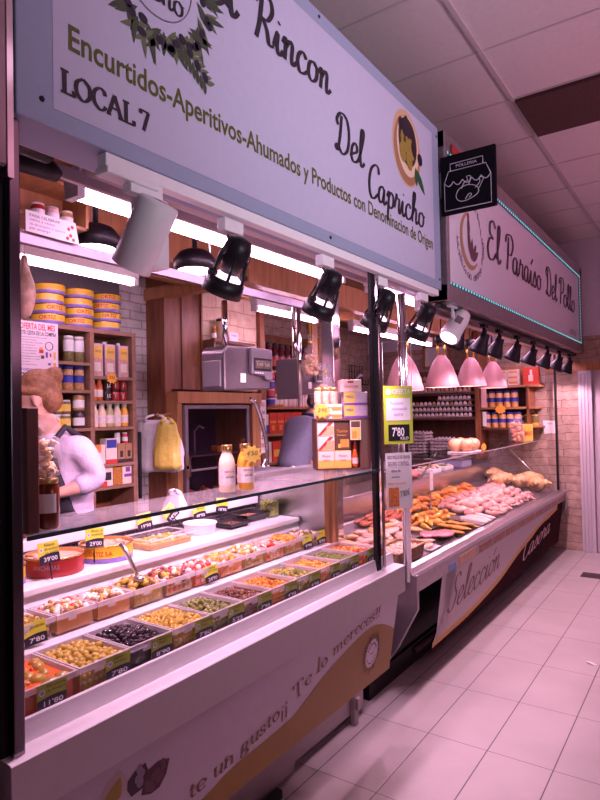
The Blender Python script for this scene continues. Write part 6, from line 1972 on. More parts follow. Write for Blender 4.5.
# ---------------------------------------------------------------- the chicken counter
c2 = thing('display_counter', 'long steel chicken display counter with printed maroon and white front', 'counter', (0, 0, 0))
Y2, Y3 = 3.17, 7.24
STEELP = mat('counter_steel', (0.42, 0.37, 0.41), 0.30, 0.8, var=0.06, scale=20)
obj('rail', MB().prism_y([(-1.42, .585), (-1.42, .672), (-1.435, .690), (-1.50, .690), (-1.52, .668), (-1.52, .585)], Y2, Y3), STEELP, c2, bevel=.004)
bed_poly = [(-1.521, .58), (-1.521, .676), (-1.545, .690), (-2.235, .800), (-2.245, .81), (-2.245, .58)]
obj('bed', MB().prism_y(bed_poly, 2.86, Y3), STEELP, c2)
obj('back_panel', MB().prism_y([(-2.246, .58), (-2.246, .985), (-2.256, .990), (-2.62, .990), (-2.62, .58)], 2.86, Y3), mat('back_panel_steel', (0.58, 0.50, 0.52), 0.22, 0.85, var=0.08), c2)
for nm, y in (('left', Y2 - .02), ('right', Y3)):
    obj('end_cheek', MB().prism_y([(-1.405, .690), (-1.405, .50), (-1.53, .265), (-1.62, .14), (-2.62, .14), (-2.62, .50), (-1.60, .58), (-1.55, .690)], y, y + .028), STEELP, c2, bevel=.003)
obj('body', MB().box(-2.60, 2.90, .12, -1.66, Y3, .578), mat('counter_dark', (0.025, 0.018, 0.022), 0.6, var=0.2), c2)
obj('kick_plinth', MB().box(-2.5, 3.0, 0, -1.64, Y3 + .05, .12), BLACKP, c2)
obj('kick_rail', MB().tube([(-1.63, 3.6, .085), (-1.63, 7.2, .085)], .022, 8), mat('maroon_rail', (0.07, 0.025, 0.03), 0.45, var=0.1), c2)
# printed front, from (-1.44,.58) down to (-1.50,.12), with a slanted left edge
QA, QB = Vector((-1.44, 0, .575)), Vector((-1.50, 0, .12))
ud = (QA - QB).normalized(); nr = Vector((ud.z, 0, -ud.x))
QT = Matrix(((0, ud.x, nr.x, QB.x), (1, 0, 0, 0), (0, ud.z, nr.z, QB.z), (0, 0, 0, 1)))
hp = (QA - QB).length
MAR = mat('panel_maroon', (0.040, 0.007, 0.012), 0.75, var=0.05, spec=0.05)
pb = MB()


def flat(mb, pts, d, th, mi):
    n = len(pts)
    vs = [QT @ Vector((p[0], p[1], d)) for p in pts] + [QT @ Vector((p[0], p[1], d - th)) for p in pts]
    mb.add(vs, [tuple(range(n)), tuple(range(2 * n - 1, n - 1, -1))] + [(i, i + n, (i + 1) % n + n, (i + 1) % n) for i in range(n)], mi)


flat(pb, [(3.55, 0), (7.23, 0), (7.23, hp), (3.86, hp)], 0, .012, 0)
fp = obj('printed_front', pb, MAR, c2)
wt = MB()
curve = smooth_pts([(3.56, .035), (3.85, .040), (4.20, .050), (4.60, .085), (5.00, .135), (5.45, .235), (5.95, .315), (6.5, .385), (6.95, .430)], sub=4)
for a, b in zip(curve[:-1], curve[1:]):
    ta = hp * .995
    wt.poly([QT @ Vector((a[0], a[1], .0012)), QT @ Vector((b[0], b[1], .0012)), QT @ Vector((b[0], ta, .0012)), QT @ Vector((max(a[0], 3.55 + .31 * ta / hp * 1.0) if a[0] < 3.86 else a[0], ta, .0012))])
obj('white_field', wt, mat('panel_white2', (0.58, 0.50, 0.55), 0.4, var=0.03), fp)
gs = MB()
for i, (a, b) in enumerate(zip(curve[:-1], curve[1:])):
    w0 = .030 + .020 * i / len(curve)
    gs.poly([QT @ Vector((a[0], a[1] - w0 * .6, .0016)), QT @ Vector((b[0], b[1] - w0 * .6, .0016)), QT @ Vector((b[0], b[1] + w0 * .6, .0016)), QT @ Vector((a[0], a[1] + w0 * .6, .0016))])
obj('gold_swoosh', gs, mat('panel_gold2', (0.66, 0.33, 0.03), 0.4, var=0.02), fp)
el = MB()
dot(el, (0, 0), .155, 0, 0, 4.2, R(-82), 36)
el.v = [tuple(QT @ Vector((p[0] + 6.22, p[1] + .185, .0020 if True else 0))) for p in el.v]
obj('dark_oval', el, mat('panel_oval', (0.022, 0.005, 0.009), 0.75, var=0.03, spec=0.05), fp)
PLUM = mat('panel_plum', (0.20, 0.09, 0.10), 0.5, var=0)
mb, l0 = stroke_text('Selecciqn', SCRIPT, .20, PLUM)
mb, l1 = stroke_text('Selecciqn', SCRIPT, .235, PLUM, weight=.075, contrast=.35, shear=.20, squeeze=1.12 / (l0 * 1.175), path=lambda x: (x, .02 + .055 * x, .045))
mb.v = [tuple(QT @ Vector((p[0] + 3.76, p[1] + .150, .0026))) for p in mb.v]
obj('lettering', mb, PLUM, fp)
PKT = mat('panel_pink_letter', (0.62, 0.34, 0.38), 0.5, var=0)
mb, l0 = stroke_text('Casera', SCRIPT, .2, PKT)
mb, l1 = stroke_text('Casera', SCRIPT, .20, PKT, weight=.085, contrast=.4, shear=.25, squeeze=1.05 / l0, path=lambda x: (x, .04 + .09 * x, .08))
mb.v = [tuple(QT @ Vector((p[0] + 5.62, p[1] + .07, .0030))) for p in mb.v]
obj('lettering', mb, PKT, fp)
ap = MB()
ap.box(-1.4195, 3.68, .590, -1.4175, 3.80, .635, 0)
ap.box(-1.4195, 3.86, .590, -1.4175, 4.22, .650, 1)
y = 4.28
while y < 7.1:
    ap.box(-1.4195, y, .592, -1.4178, y + .30, .645, 2)
    y += .33
obj('apron_labels', ap, [mat('blue_label', (0.20, 0.30, 0.62), 0.5, var=0.1), mat('beige_label', (0.55, 0.36, 0.26), 0.5, var=0.15), mat('brick_strip', (0.36, 0.17, 0.14), 0.5, var=0.3, scale=40)], c2)
# glass
gtp = obj('glass_top', MB().box(-2.10, 3.19, 1.243, -1.685, 7.22, 1.250), GLASS, c2)
obj('glass_edge', MB().box(-1.685, 3.19, 1.2425, -1.682, 7.22, 1.2505), mat('glass_edge_pale', (0.42, 0.36, 0.40), 0.2, var=0.02), gtp)
obj('front_glass', MB().prism_y([(-1.505, .6905), (-1.510, .6905), (-1.688, 1.242), (-1.683, 1.242)], 3.19, 7.22), glass('front_glass_clear', (0.985, 0.985, 0.985), 0.045), c2)
obj('end_glass', MB().prism_y([(-1.515, .70), (-1.69, 1.238), (-2.10, 1.238), (-2.22, .82)], 7.215, 7.22), GLASS, c2)
obj('glass_strut', MB().tube([(-2.10, 7.21, 1.235), (-1.56, 7.21, .70)], .010, 8).tube([(-2.09, 3.2, 1.24), (-2.26, 3.2, .99)], .010, 8).tube([(-2.09, 7.21, 1.24), (-2.26, 7.21, .99)], .010, 8).tube([(-2.09, 5.2, 1.24), (-2.26, 5.2, .99)], .010, 8), STEEL, c2)


# ---------------------------------------------------------------- the meat
def bedz(x):
    return .690 + (-1.545 - x) / .69 * .110 if x < -1.545 else .690


MP = mat('chicken_pink', (0.80, 0.42, 0.38), 0.32, var=0.22, scale=20, sss=0.1)
MP2 = mat('chicken_pale', (0.84, 0.56, 0.46), 0.32, var=0.18, scale=20, sss=0.1)
MY = mat('chicken_yellow_skin', (0.86, 0.56, 0.26), 0.35, var=0.2, scale=14, sss=0.1)
MO = mat('marinated_orange', (0.80, 0.30, 0.07), 0.28, var=0.3, scale=30)
MYM = mat('marinated_yellow', (0.82, 0.46, 0.08), 0.28, var=0.3, scale=30)
MR = mat('minced_red', (0.66, 0.22, 0.20), 0.4, var=0.3, scale=80, bump=0.8, bscale=150)
MS = mat('sausage_brown', (0.46, 0.13, 0.08), 0.25, var=0.2)
BRD = mat('breaded', (0.78, 0.38, 0.07), 0.6, var=0.25, scale=80, bump=0.8, bscale=200)


def piece_thigh(seed, l=.065):
    b = MB()
    b.sph((0, 0, l * .45), (l, l * .68, l * .48), 14, 9, 0, None, .28, seed)
    b.sph((l * .8, 0, l * .38), (l * .42, l * .34, l * .30), 10, 7, 0, None, .2, seed + 5)
    return b


def piece_drum(seed, l=.06):
    b = MB()
    A = Matrix.Translation((0, 0, l * .40)) @ Matrix.Rotation(R(90), 4, 'Y')
    b.lathe([(.004, -l * .95), (l * .30, -l * .8), (l * .42, -l * .45), (l * .40, -l * .1), (l * .25, l * .4), (l * .14, l * .75), (l * .17, l * .95), (.004, l * 1.02)], 12, 0, A)
    return b


def piece_fillet(seed, l=.085):
    return MB().sph((0, 0, l * .16), (l, l * .42, l * .20), 16, 8, 0, None, .22, seed)


def scatter(name, meshes, pts, label, cat, group, zoff=0.0, rot=True, sc_=(.9, 1.15), seed=1, tilt=.25):
    rr = random.Random(seed)
    for k, (x, y, dz) in enumerate(pts):
        o = bpy.data.objects.new(name, meshes[k % len(meshes)])
        COL.objects.link(o)
        o.location = (x, y, bedz(x) + zoff + dz)
        o.rotation_euler = (rr.uniform(-tilt, tilt), rr.uniform(-tilt, tilt) + .10, rr.uniform(0, 6.28) if rot else rr.uniform(-.2, .2))
        s_ = rr.uniform(*sc_)
        o.scale = (s_, s_, s_)
        tag(o, label, cat, group)


def grid(x0, x1, nx, y0, y1, ny, jit, seed, layers=1, lh=.03):
    rr = random.Random(seed)
    P = []
    for L_ in range(layers):
        for i in range(ny):
            for j in range(nx):
                f = 0.5 * L_
                x = x0 + (x1 - x0) * (j + .5 + (f if L_ and j < nx - 1 else 0)) / nx + rr.uniform(-jit, jit)
                y = y0 + (y1 - y0) * (i + .5 + (f if L_ and i < ny - 1 else 0)) / ny + rr.uniform(-jit, jit)
                P.append((x, y, L_ * lh))
    return P


def meshes_of(fn, mats, n, name, **k):
    return [fn(i * 3 + 1, **k).mesh(name, [mats[i % len(mats)]]) for i in range(n)]


thighs = meshes_of(piece_thigh, [MP, MP2, MP], 5, 'chicken_thigh') + meshes_of(piece_drum, [MP2], 1, 'chicken_thigh', l=.075)
scatter('chicken_thigh', thighs, [(x, y, dz) for x, y, dz in grid(-1.68, -2.02, 4, 4.95, 6.55, 13, .02, 4)] + [(x, y, .035) for x, y, dz in grid(-1.72, -1.98, 3, 5.05, 6.40, 11, .02, 14)],
        'raw pink chicken thigh in the big heap in the middle of the chicken counter', 'chicken', 'raw chicken thighs in the heap', 0.004, seed=3)
drums = meshes_of(piece_drum, [MP, MP2], 3, 'chicken_wing', l=.055)
scatter('chicken_wing', drums, grid(-1.555, -1.66, 2, 5.15, 6.45, 17, .012, 6) + [(x, y, .025) for x, y, z in grid(-1.56, -1.65, 1, 5.2, 6.4, 15, .012, 7)], 'small raw chicken drumstick in the strip along the steel rail', 'chicken', 'raw chicken drumsticks by the rail', 0.004, seed=9)
orng = meshes_of(piece_thigh, [MO, MYM, MO], 4, 'marinated_chicken', l=.055)
scatter('marinated_chicken', orng, grid(-2.04, -2.20, 2, 4.45, 6.15, 14, .018, 11) + [(x, y, .03) for x, y, z in grid(-2.06, -2.18, 1, 4.5, 6.1, 13, .02, 12)], 'orange marinated chicken piece in the row along the back panel', 'chicken', 'orange marinated chicken pieces', 0.004, seed=12)
yel = meshes_of(piece_drum, [MYM, MO, MYM], 3, 'yellow_skewer', l=.052)
scatter('yellow_skewer', yel, grid(-1.78, -1.98, 3, 4.18, 4.80, 7, .012, 15) + [(x, y, .025) for x, y, z in grid(-1.80, -1.96, 2, 4.2, 4.75, 6, .012, 16)], 'yellow marinated chicken skewer in the heap left of the pink thighs', 'chicken', 'yellow marinated skewers', 0.004, seed=17)
sau = [MB().tube([(0.0 + .008 * math.sin(k * .5), -.11 + .022 * k, .018) for k in range(11)], [.006, .016, .018, .018, .018, .018, .018, .018, .018, .016, .006], 10).mesh('sausage', [MS])]
scatter('sausage', sau, [(x, y, .0) for y in (3.92, 4.14, 4.34) for x in (-2.185, -2.145, -2.105, -2.065)] + [(x, 4.03, .026) for x in (-2.165, -2.125, -2.085)], 'brown red sausage in the bundle against the back panel', 'sausage', 'brown red sausages by the back panel', 0.004, False, seed=21, tilt=.06)
pale = meshes_of(piece_fillet, [MP2, MP2, MY], 4, 'chicken_fillet')
scatter('chicken_fillet', pale, grid(-1.82, -2.02, 3, 3.30, 4.15, 7, .015, 23) + [(x, y, .028) for x, y, z in grid(-1.84, -2.0, 2, 3.35, 4.1, 6, .02, 24)], 'pale chicken breast fillet in the heap at the near end of the counter', 'chicken', 'pale chicken breast fillets', 0.004, seed=25)
frk = [MB().tube([(0.0 + .006 * math.sin(k * .5), -.10 + .02 * k, .016) for k in range(11)], [.005, .013, .015, .015, .015, .015, .015, .015, .015, .013, .005], 10).mesh('long_sausage', [mat('sausage_rosy', (0.52, 0.17, 0.14), 0.2, var=0.15)])]
scatter('long_sausage', frk, [(x, y, dz) for x, y, dz in ((-1.75, 3.08, 0), (-1.79, 3.10, 0), (-1.83, 3.07, 0), (-1.77, 3.09, .026), (-1.81, 3.08, .026))], 'rosy long sausage seen between the two chrome posts', 'sausage', 'rosy sausages between the posts', 0.004, False, seed=27, tilt=.05)
bre = meshes_of(piece_fillet, [BRD], 2, 'breaded_cutlet', l=.070)
scatter('breaded_cutlet', bre, [(-1.60, 4.30, 0), (-1.605, 4.46, 0.0), (-1.60, 4.62, 0), (-1.61, 4.38, .018), (-1.61, 4.54, .018), (-1.72, 4.40, 0), (-1.72, 4.56, 0)], 'golden breaded cutlet beside the steel rail', 'chicken', 'golden breaded cutlets', 0.006, False, seed=31, tilt=.12)
slc = [MB().sph((0, 0, .014), (.05, .10, .016), 14, 7, 0, None, .15, 2).mesh('pink_ham_pack', [mat('pink_ham', (0.72, 0.30, 0.34), 0.15, var=0.1, coat=.6)])]
scatter('pink_ham_pack', slc, [(-1.66, 4.08, 0.012), (-1.70, 4.00, 0.012), (-1.62, 4.14, 0.012)], 'shiny pink packed ham on the black tray near the rail', 'meat', 'shiny pink packed hams', 0.006, False, seed=33, tilt=.08)
for k, (x, y, w_, l_, mm, lab) in enumerate(((-1.655, 4.05, .17, .30, BLKT, 'black tray under the shiny pink packed ham'), (-1.66, 4.46, .20, .46, BLKT, 'black tray under the golden breaded cutlets'), (-1.64, 4.93, .19, .36, PVC, 'white tray of pale slices beside the breaded cutlets'), (-1.63, 3.80, .16, .17, PVC, 'white tray with clear wrapped fillets behind the straw basket'))):
    t = thing('meat_tray', lab, 'tray', (x, y, bedz(x) + .0005), 0)
    t.rotation_euler = (0, R(9.1), 0)
    bb = MB().box(-w_ / 2, -l_ / 2, 0, w_ / 2, l_ / 2, .004)
    for q in ((-w_ / 2, -l_ / 2, -w_ / 2 + .006, l_ / 2), (w_ / 2 - .006, -l_ / 2, w_ / 2, l_ / 2), (-w_ / 2, -l_ / 2, w_ / 2, -l_ / 2 + .006), (-w_ / 2, l_ / 2 - .006, w_ / 2, l_ / 2)):
        bb.box(q[0], q[1], 0, q[2], q[3], .014)
    obj('tray_body', bb, mm, t)
pls = meshes_of(piece_fillet, [mat('pale_slice', (0.86, 0.66, 0.58), 0.3, var=0.08)], 2, 'pale_slice', l=.075)
scatter('pale_slice', pls, [(x, y, 0) for x in (-1.60, -1.67) for y in (4.82, 4.93, 5.04)], 'pale chicken slice on the white tray by the breaded cutlets', 'chicken', 'pale slices on the white tray', 0.008, False, seed=36, tilt=.06)
wrp = meshes_of(piece_fillet, [mat('wrapped_fillet', (0.84, 0.58, 0.42), 0.12, var=0.15, coat=.8)], 2, 'wrapped_fillet', l=.075)
scatter('wrapped_fillet', wrp, [(-1.60, 3.78, 0), (-1.64, 3.82, 0.012), (-1.68, 3.78, 0.0)], 'shiny wrapped fillet behind the straw basket', 'chicken', 'shiny wrapped fillets', 0.010, True, seed=38)


def whole_chicken():
    b = MB()
    b.sph((0, 0, .075), (.125, .090, .078), 20, 12, 0, None, .10, 2)
    b.sph((.06, 0, .085), (.075, .072, .062), 14, 9, 0, None, .08, 3)
    return b


WC = thing('whole_chicken', 'whole yellow skinned chicken at the far end of the counter, nearest the rail', 'chicken', (0, 0, 0), 0, 'whole chickens at the far end')
obj('carcass', whole_chicken(), MY, WC)
for s in (-1, 1):
    obj('leg', MB().sph((-.070, s * .062, .085), (.070, .038, .042), 12, 8, 0, Matrix.Rotation(s * .35, 4, 'Z'), .1, 4).tube([(-.115, s * .080, .085), (-.155, s * .085, .078), (-.165, s * .080, .076)], [.020, .013, .017], 8), MY, WC)
    obj('wing', MB().tube([(.055, s * .080, .090), (.015, s * .105, .060), (.065, s * .108, .050)], [.024, .020, .013], 8), MY, WC)
WCP = [(-1.64, 6.95, 0, 2.2), (-1.82, 6.90, 0, 1.7), (-2.00, 6.86, 0, 2.5), (-2.14, 7.05, 0, 1.9), (-1.74, 7.08, .03, .7), (-1.96, 6.62, 0.01, 2.0)]
WLB = ['whole yellow skinned chicken at the far end, first beside the steel rail', 'whole yellow skinned chicken at the far end, second from the rail', 'whole yellow skinned chicken at the far end, third from the rail', 'whole yellow skinned chicken in the far back corner of the counter', 'whole chicken against the end glass, behind the first two', 'whole yellow skinned chicken nearest to the heap of pink thighs']
for k, (x, y, dz, a) in enumerate(WCP):
    if k == 0:
        WC.location = (x, y, bedz(x) + dz); WC.rotation_euler = (0, R(9), a); WC['label'] = WLB[0]
    else:
        dup(WC, (x, y, bedz(x) + dz), None, WLB[k], None, (0, R(9), a))
# straw basket at the near end
t = thing('straw_basket', 'shallow straw basket of pale minced pieces at the near end of the counter', 'basket', (-1.635, 3.40, .699), 0)
STRAW = mat('straw', (0.56, 0.36, 0.20), 0.7, var=0.35, scale=70, bump=1.0, bscale=140)
bb = MB()
w_, l_, h_ = .095, .20, .085
vs = [(-w_ * .85, -l_ * .9, 0), (w_ * .85, -l_ * .9, 0), (w_ * .85, l_ * .9, 0), (-w_ * .85, l_ * .9, 0), (-w_, -l_, h_), (w_, -l_, h_), (w_, l_, h_), (-w_, l_, h_)]
bb.add(vs, [(3, 2, 1, 0), (0, 1, 5, 4), (1, 2, 6, 5), (2, 3, 7, 6), (3, 0, 4, 7)])
obj('basket_body', bb, STRAW, t)
obj('rim', MB().tube([(-w_, -l_, h_), (w_, -l_, h_), (w_, l_, h_), (-w_, l_, h_)], .007, 8, 0, True), STRAW, t)
bb = MB().box(-w_ * .88, -l_ * .92, .01, w_ * .88, l_ * .92, h_ * .75)
for k in range(120):
    bb.sph((rnd.uniform(-w_ * .85, w_ * .85), rnd.uniform(-l_ * .9, l_ * .9), h_ * .78), (.016, .012, .009), 7, 5, 0, Matrix.Rotation(rnd.uniform(0, 3), 4, 'Z'), .3, k)
o = obj('minced_pieces', bb, mat('minced_pale', (0.78, 0.52, 0.42), 0.45, var=0.2, scale=60), None, (-1.635, 3.40, .701)); tag(o, 'pale minced pieces filling the straw basket', 'meat', kind='stuff')
# on the ledge behind the bed
bb = MB()
for k in range(90):
    a = rnd.uniform(0, 6.28); q = math.sqrt(rnd.random())
    bb.sph((.10 * q * math.cos(a), .17 * q * math.sin(a), .03 + .055 * (1 - q)), (.024, .016, .016), 7, 5, 0, Matrix.Rotation(a, 4, 'Z'), .3, k)
bb.sph((0, 0, .028), (.105, .18, .05), 14, 8)
bb.v = [(a, b_, max(c_, 0.0005)) for a, b_, c_ in bb.v]
o = obj('minced_meat', bb, MR, None, (-2.40, 5.22, .991)); tag(o, 'mound of pink minced meat on the ledge behind the glass', 'meat', kind='stuff')
for k, (y, l_) in enumerate(((5.72, .22), (6.05, .24))):
    t = thing('white_meat_tray', ('left', 'right')[k] + ' white tray of food on the ledge behind the bed, right of the minced meat', 'tray', (-2.40, y, .991))
    obj('tray_body', MB().box(-.10, -l_ / 2, 0, .10, l_ / 2, .045), PVC, t, bevel=.008)
    bb = MB()
    for j in range(14):
        bb.sph((rnd.uniform(-.08, .08), rnd.uniform(-l_ / 2 + .02, l_ / 2 - .02), .052), (.028, .02, .014), 7, 5, j % 2, None, .3, j)
    obj('contents', bb, [mat('greens', (0.16, 0.22, 0.07), 0.5, var=0.3), MP2], t)
t = thing('price_stand', 'white price card on a slim chrome stand among the orange chicken', 'price card', (-2.02, 4.86, bedz(-2.02)))
obj('rod', MB().cyl((0, 0, 0), (0.0, 0, .30), .005), CHROME, t)
obj('card', MB().box(.004, -.025, .17, .008, .04, .33), PAPER, t)
obj('lettering', text_mesh('6,95', .045, .02, CRED), CRED, t, (.0085, -.016, .25), FX)
# packs on the glass top
def clear_pack(loc, label, n, m_, wx, wy, h):
    t = thing('wrapped_chicken_pack', label, 'pack', loc)
    obj('tray_body', MB().box(-wx / 2, -wy / 2, 0, wx / 2, wy / 2, .012), PVC, t, bevel=.004)
    bb = MB()
    for k in range(n):
        bb.sph(((k % 2 - .5) * wx * .5, (k // 2 - (n // 2 - 1) / 2) * wy * .48, h * .55), (wx * .30, wy * .28, h * .48), 12, 8, 0, None, .15, k)
    obj('meat', bb, m_, t)
    return t


PKO = mat('wrapped_orange', (0.84, 0.42, 0.22), 0.15, var=0.2, coat=.7)
clear_pack((-1.80, 5.10, 1.2505), 'wrapped tray of plump orange chicken on the glass top', 4, PKO, .20, .30, .12)
star_tag((-1.69, 5.285, 1.285), R(75), .045, '', 'small orange price card beside the wrapped orange chicken', STAR, 'price_card')
t = thing('grey_scale', 'low grey counter scale behind the wrapped chicken', 'scale', (-2.40, 6.45, .991))
obj('base', MB().box(-.15, -.15, 0, .15, .15, .09), mat('scale_blue_grey', (0.30, 0.30, 0.46), 0.4, var=0.05), t, bevel=.012)
obj('plate', MB().box(-.17, -.17, .095, .17, .17, .105).box(-.03, -.03, .088, .03, .03, .096), STEEL, t, bevel=.004)
t = thing('snack_bag', 'clear bag of orange snacks at the far end of the glass top', 'bag', (-1.82, 6.86, 1.2505), R(50))
obj('bag_film', MB().lathe([(.07, 0), (.10, .02), (.105, .12), (.09, .22), (.055, .25), (.09, .29)], 14, 0, Matrix.Diagonal((1, .6, 1, 1)), True, False), FILMB, t)
bb = MB()
for k in range(46):
    a = rnd.uniform(0, 6.28); q = rnd.uniform(0, .088)
    bb.sph((q * math.cos(a), q * math.sin(a) * .55, rnd.uniform(.018, .215)), (.026, .018, .013), 7, 5, 0, Matrix.Rotation(a, 4, 'Y'), .2, k)
obj('snacks', bb, mat('snack_orange', (0.80, 0.36, 0.20), 0.5, var=0.3), t)
pack((-1.78, 7.10, 1.2505), .12, .07, .19, 'yellow_snack_packet', 'yellow packet right of the orange snack bag on the glass top', [CYEL, CORG], [(.1, .3, .9, .6, 1)], R(45), None, 'packet')
star_tag((-1.745, 7.02, 1.40), R(45), .06, '', 'orange price card on the yellow packet at the far end', STAR, 'price_card')

# ---------------------------------------------------------------- end wall: eggs and jars
er = thing('egg_shelf', 'dark wooden egg shelf on the end wall of the poultry stall', 'shelf', (-3.35, 7.06, 1.0))
obj('upright', MB().box(0, 0, .035, .03, .32, 1.12), WOOD, er)
obj('upright', MB().box(1.00, 0, .035, 1.05, .32, 1.55), WOOD, er)
obj('back_board', MB().box(.03, .30, .035, 1.0, .32, 1.12), WOODD, er)
EZ = (1.825, 1.520)
for z in EZ:
    obj('shelf_board', MB().box(.03, 0, z - 1.0 - .02, 1.0, .30, z - 1.0), WOODD, er)
EGB = mat('egg_brown', (0.62, 0.32, 0.20), 0.45, var=0.12, scale=8)
EGW = mat('egg_white', (0.80, 0.72, 0.68), 0.45, var=0.05, scale=8)
TRG = mat('egg_tray_pulp', (0.42, 0.36, 0.36), 0.85, var=0.12, bump=0.5, bscale=120)
egm = MB().lathe([(.001, -.026), (.012, -.0235), (.019, -.015), (.0225, -.002), (.021, .010), (.015, .022), (.008, .0285), (.001, .030)], 12, 0, None, True, False)
emesh = {'brown': egm.mesh('egg', [EGB]), 'white': egm.mesh('egg', [EGW])}
tmesh = MB().box(0, 0, 0, .86, .22, .012).box(0, 0, 0, .86, .006, .020).mesh('egg_tray', [TRG])
TRW = 'pulp egg trays on the egg shelf'


def egg_row(z, n, cols, lab, x0=-3.30, wd=.90, rows=2):
    o = bpy.data.objects.new('egg_tray', MB().box(0, 0, 0, wd, .20, .010).box(0, 0, 0, wd, .005, .024).box(0, .195, 0, wd, .20, .024).mesh('egg_tray', [TRG])); COL.objects.link(o)
    o.location = (x0, 7.075, z); tag(o, 'grey pulp tray holding the ' + lab, 'egg tray')
    for r_ in range(rows):
        for k in range(n):
            c_ = cols[k % len(cols)]
            e = bpy.data.objects.new('egg', emesh[c_]); COL.objects.link(e)
            e.location = (x0 + wd * (k + .5) / n, 7.075 + .030 + .050 * r_, z + .0365)
            e.rotation_euler = (rnd.uniform(-.15, .15), rnd.uniform(-.15, .15), rnd.uniform(0, 6))
            tag(e, '%s hen egg in the %s' % (c_, lab), 'egg', '%s eggs in the %s' % (c_, lab))


egg_row(1.8255, 16, ['brown'], 'lowest tray of the upper egg shelf', rows=1)
egg_row(1.9025, 15, ['brown'], 'second tray of the upper egg shelf', -3.25, .82, 1)
egg_row(1.9795, 14, ['brown'], 'top tray of the upper egg shelf', -3.25, .80, 1)
egg_row(1.5205, 17, ['white'], 'lowest tray of the lower egg shelf', rows=1)
egg_row(1.5900, 17, ['white'], 'second tray of the lower egg shelf', rows=1)
egg_row(1.6595, 16, ['white', 'white', 'white', 'brown'], 'third tray of the lower egg shelf', rows=1)
egg_row(1.7290, 8, ['white'], 'short top tray of the lower egg shelf', -2.83, .42, 1)
pk = MB()
for k in range(2):
    pass
ctr = thing('rear_counter', 'steel rear counter under the eggs on the end wall', 'counter', (-3.4, 6.72, .10))
obj('top', MB().box(0, 0, .90, .76, .62, .93), STEEL, ctr, bevel=.004)
obj('base', MB().box(.02, .02, 0, .74, .62, .90), WOODD, ctr)
PULP = mat('egg_carton_grey', (0.46, 0.40, 0.41), 0.85, var=0.15)
em_ = MB().box(-.145, -.14, 0, .145, .14, .010)
for i in range(5):
    for j in range(2):
        em_.lathe([(.024, .010), (.014, .032), (.008, .036)], 8, 0, Matrix.Translation((-.116 + .058 * i, -.11 + .22 * j, 0)))
em_.box(-.14, -.135, .010, .14, .135, .020)
pm = em_.mesh('empty_egg_tray', [PULP])
for si, (x, n, nm) in enumerate(((-3.22, 8, 'left'), (-2.98, 9, 'middle'), (-2.70, 7, 'right'))):
    for k in range(n):
        o = bpy.data.objects.new('empty_egg_tray', pm); COL.objects.link(o)
        o.location = (x, 6.92 - .04 * (si == 1), 1.0305 + .038 * k); o.rotation_euler = (0, 0, rnd.uniform(-.05, .05))
        o.scale = (.82, .9, 1)
        tag(o, 'empty grey egg tray in the %s stack below the egg shelf' % nm, 'egg tray', 'empty egg trays in the %s stack' % nm)
# jars on the right part of the end wall
jr = thing('jar_shelf', 'wooden jar shelf on the stone end wall right of the eggs', 'shelf', (-2.33, 7.10, 1.0))
obj('shelf_board', MB().box(.0, 0, .615, .66, .29, .640), WOODL, jr)
obj('shelf_board', MB().box(.0, 0, .38, .58, .29, .40), WOODD, jr)
obj('top_board', MB().box(.0, 0, .865, .70, .29, .89), WOODL, jr)
obj('upright', MB().box(.56, 0, .37, .585, .29, .88), WOOD, jr)
obj('upright', MB().box(0, 0, .37, .02, .29, .88), WOOD, jr)
obj('back_board', MB().box(.02, .28, .38, .56, .29, .88), WOODD, jr)
obj('gable_board', MB().box(.05, .20, .89, .50, .22, 1.12), WOODL, jr)
HNY = mat('jar_honey_pale', (0.74, 0.42, 0.16), 0.25, var=0.15)
for r_, (z, n, x0) in enumerate(((1.6405, 5, -2.265), (1.4005, 5, -2.265))):
    for k in range(n):
        jar((x0 + .088 * k + .03 * r_, 7.16, z), .040, (.190, .180)[r_], HNY, LBLU, LBLU, '%s of five blue labelled honey coloured jars on the %s jar shelf' % (nth(k, 5), ('upper', 'lower')[r_]), 'blue labelled jars on the %s jar shelf' % ('upper', 'lower')[r_], .32, .58, 0)
for k in range(2):
    jar((-1.80 + .085 * k, 7.24, 1.4155 - .0), .038, .15, LYEL, LIDK, OLJ, ('left', 'right')[k] + ' yellow green tin beside the blue labelled jars', 'yellow green tins', .25, .8, 0, 'tall_tin', 'tin')
o = obj('tin_ledge', MB().box(0, 0, 0, .22, .25, .015), WOODL, None, (-1.86, 7.145, 1.400)); tag(o, 'short wooden ledge under the yellow green tins', 'ledge')
star_tag((-2.06, 7.085, 1.615), 0, .07, '', 'orange price card on the edge of the upper jar shelf', STAR, 'price_card')
for r_ in range(3):
    for k in range(3):
        pack((-2.20 + .135 * k, 7.20, 1.8905 + .062 * r_), .125, .08, .060, 'beige_carton', '%s beige carton of the %s row on the top jar shelf' % (nth(k, 3), ('bottom', 'middle', 'top')[r_]), [CRD, CORG], [(.1, .3, .9, .7, 1)], 0, 'beige cartons on the top jar shelf')
pack((-1.735, 7.22, 1.8905), .17, .08, .20, 'red_box', 'bright red box with white print at the right end of the top jar shelf', [BXR, CRD], [(.35, .2, .65, .55, 1), (.45, .5, .6, .85, 1)], 0, None)
t = thing('paper_notice', 'small white paper notice taped to the stone end wall', 'notice', (-1.665, 7.396, 1.32), 0)
obj('sheet', MB().prism_y([(0.012, 0), (.145, .005), (.16, .15), (0, .155)], -.002, 0), PAPER, t)
obj('lettering', text_mesh('AVISO', .06, .018, INK), INK, t, (.045, -.003, .11), (R(90), 0, 0))
t = thing('framed_notice', 'light wooden framed notice on the end wall behind the pink lamps', 'frame', (-3.12, 7.38, 2.16), 0)
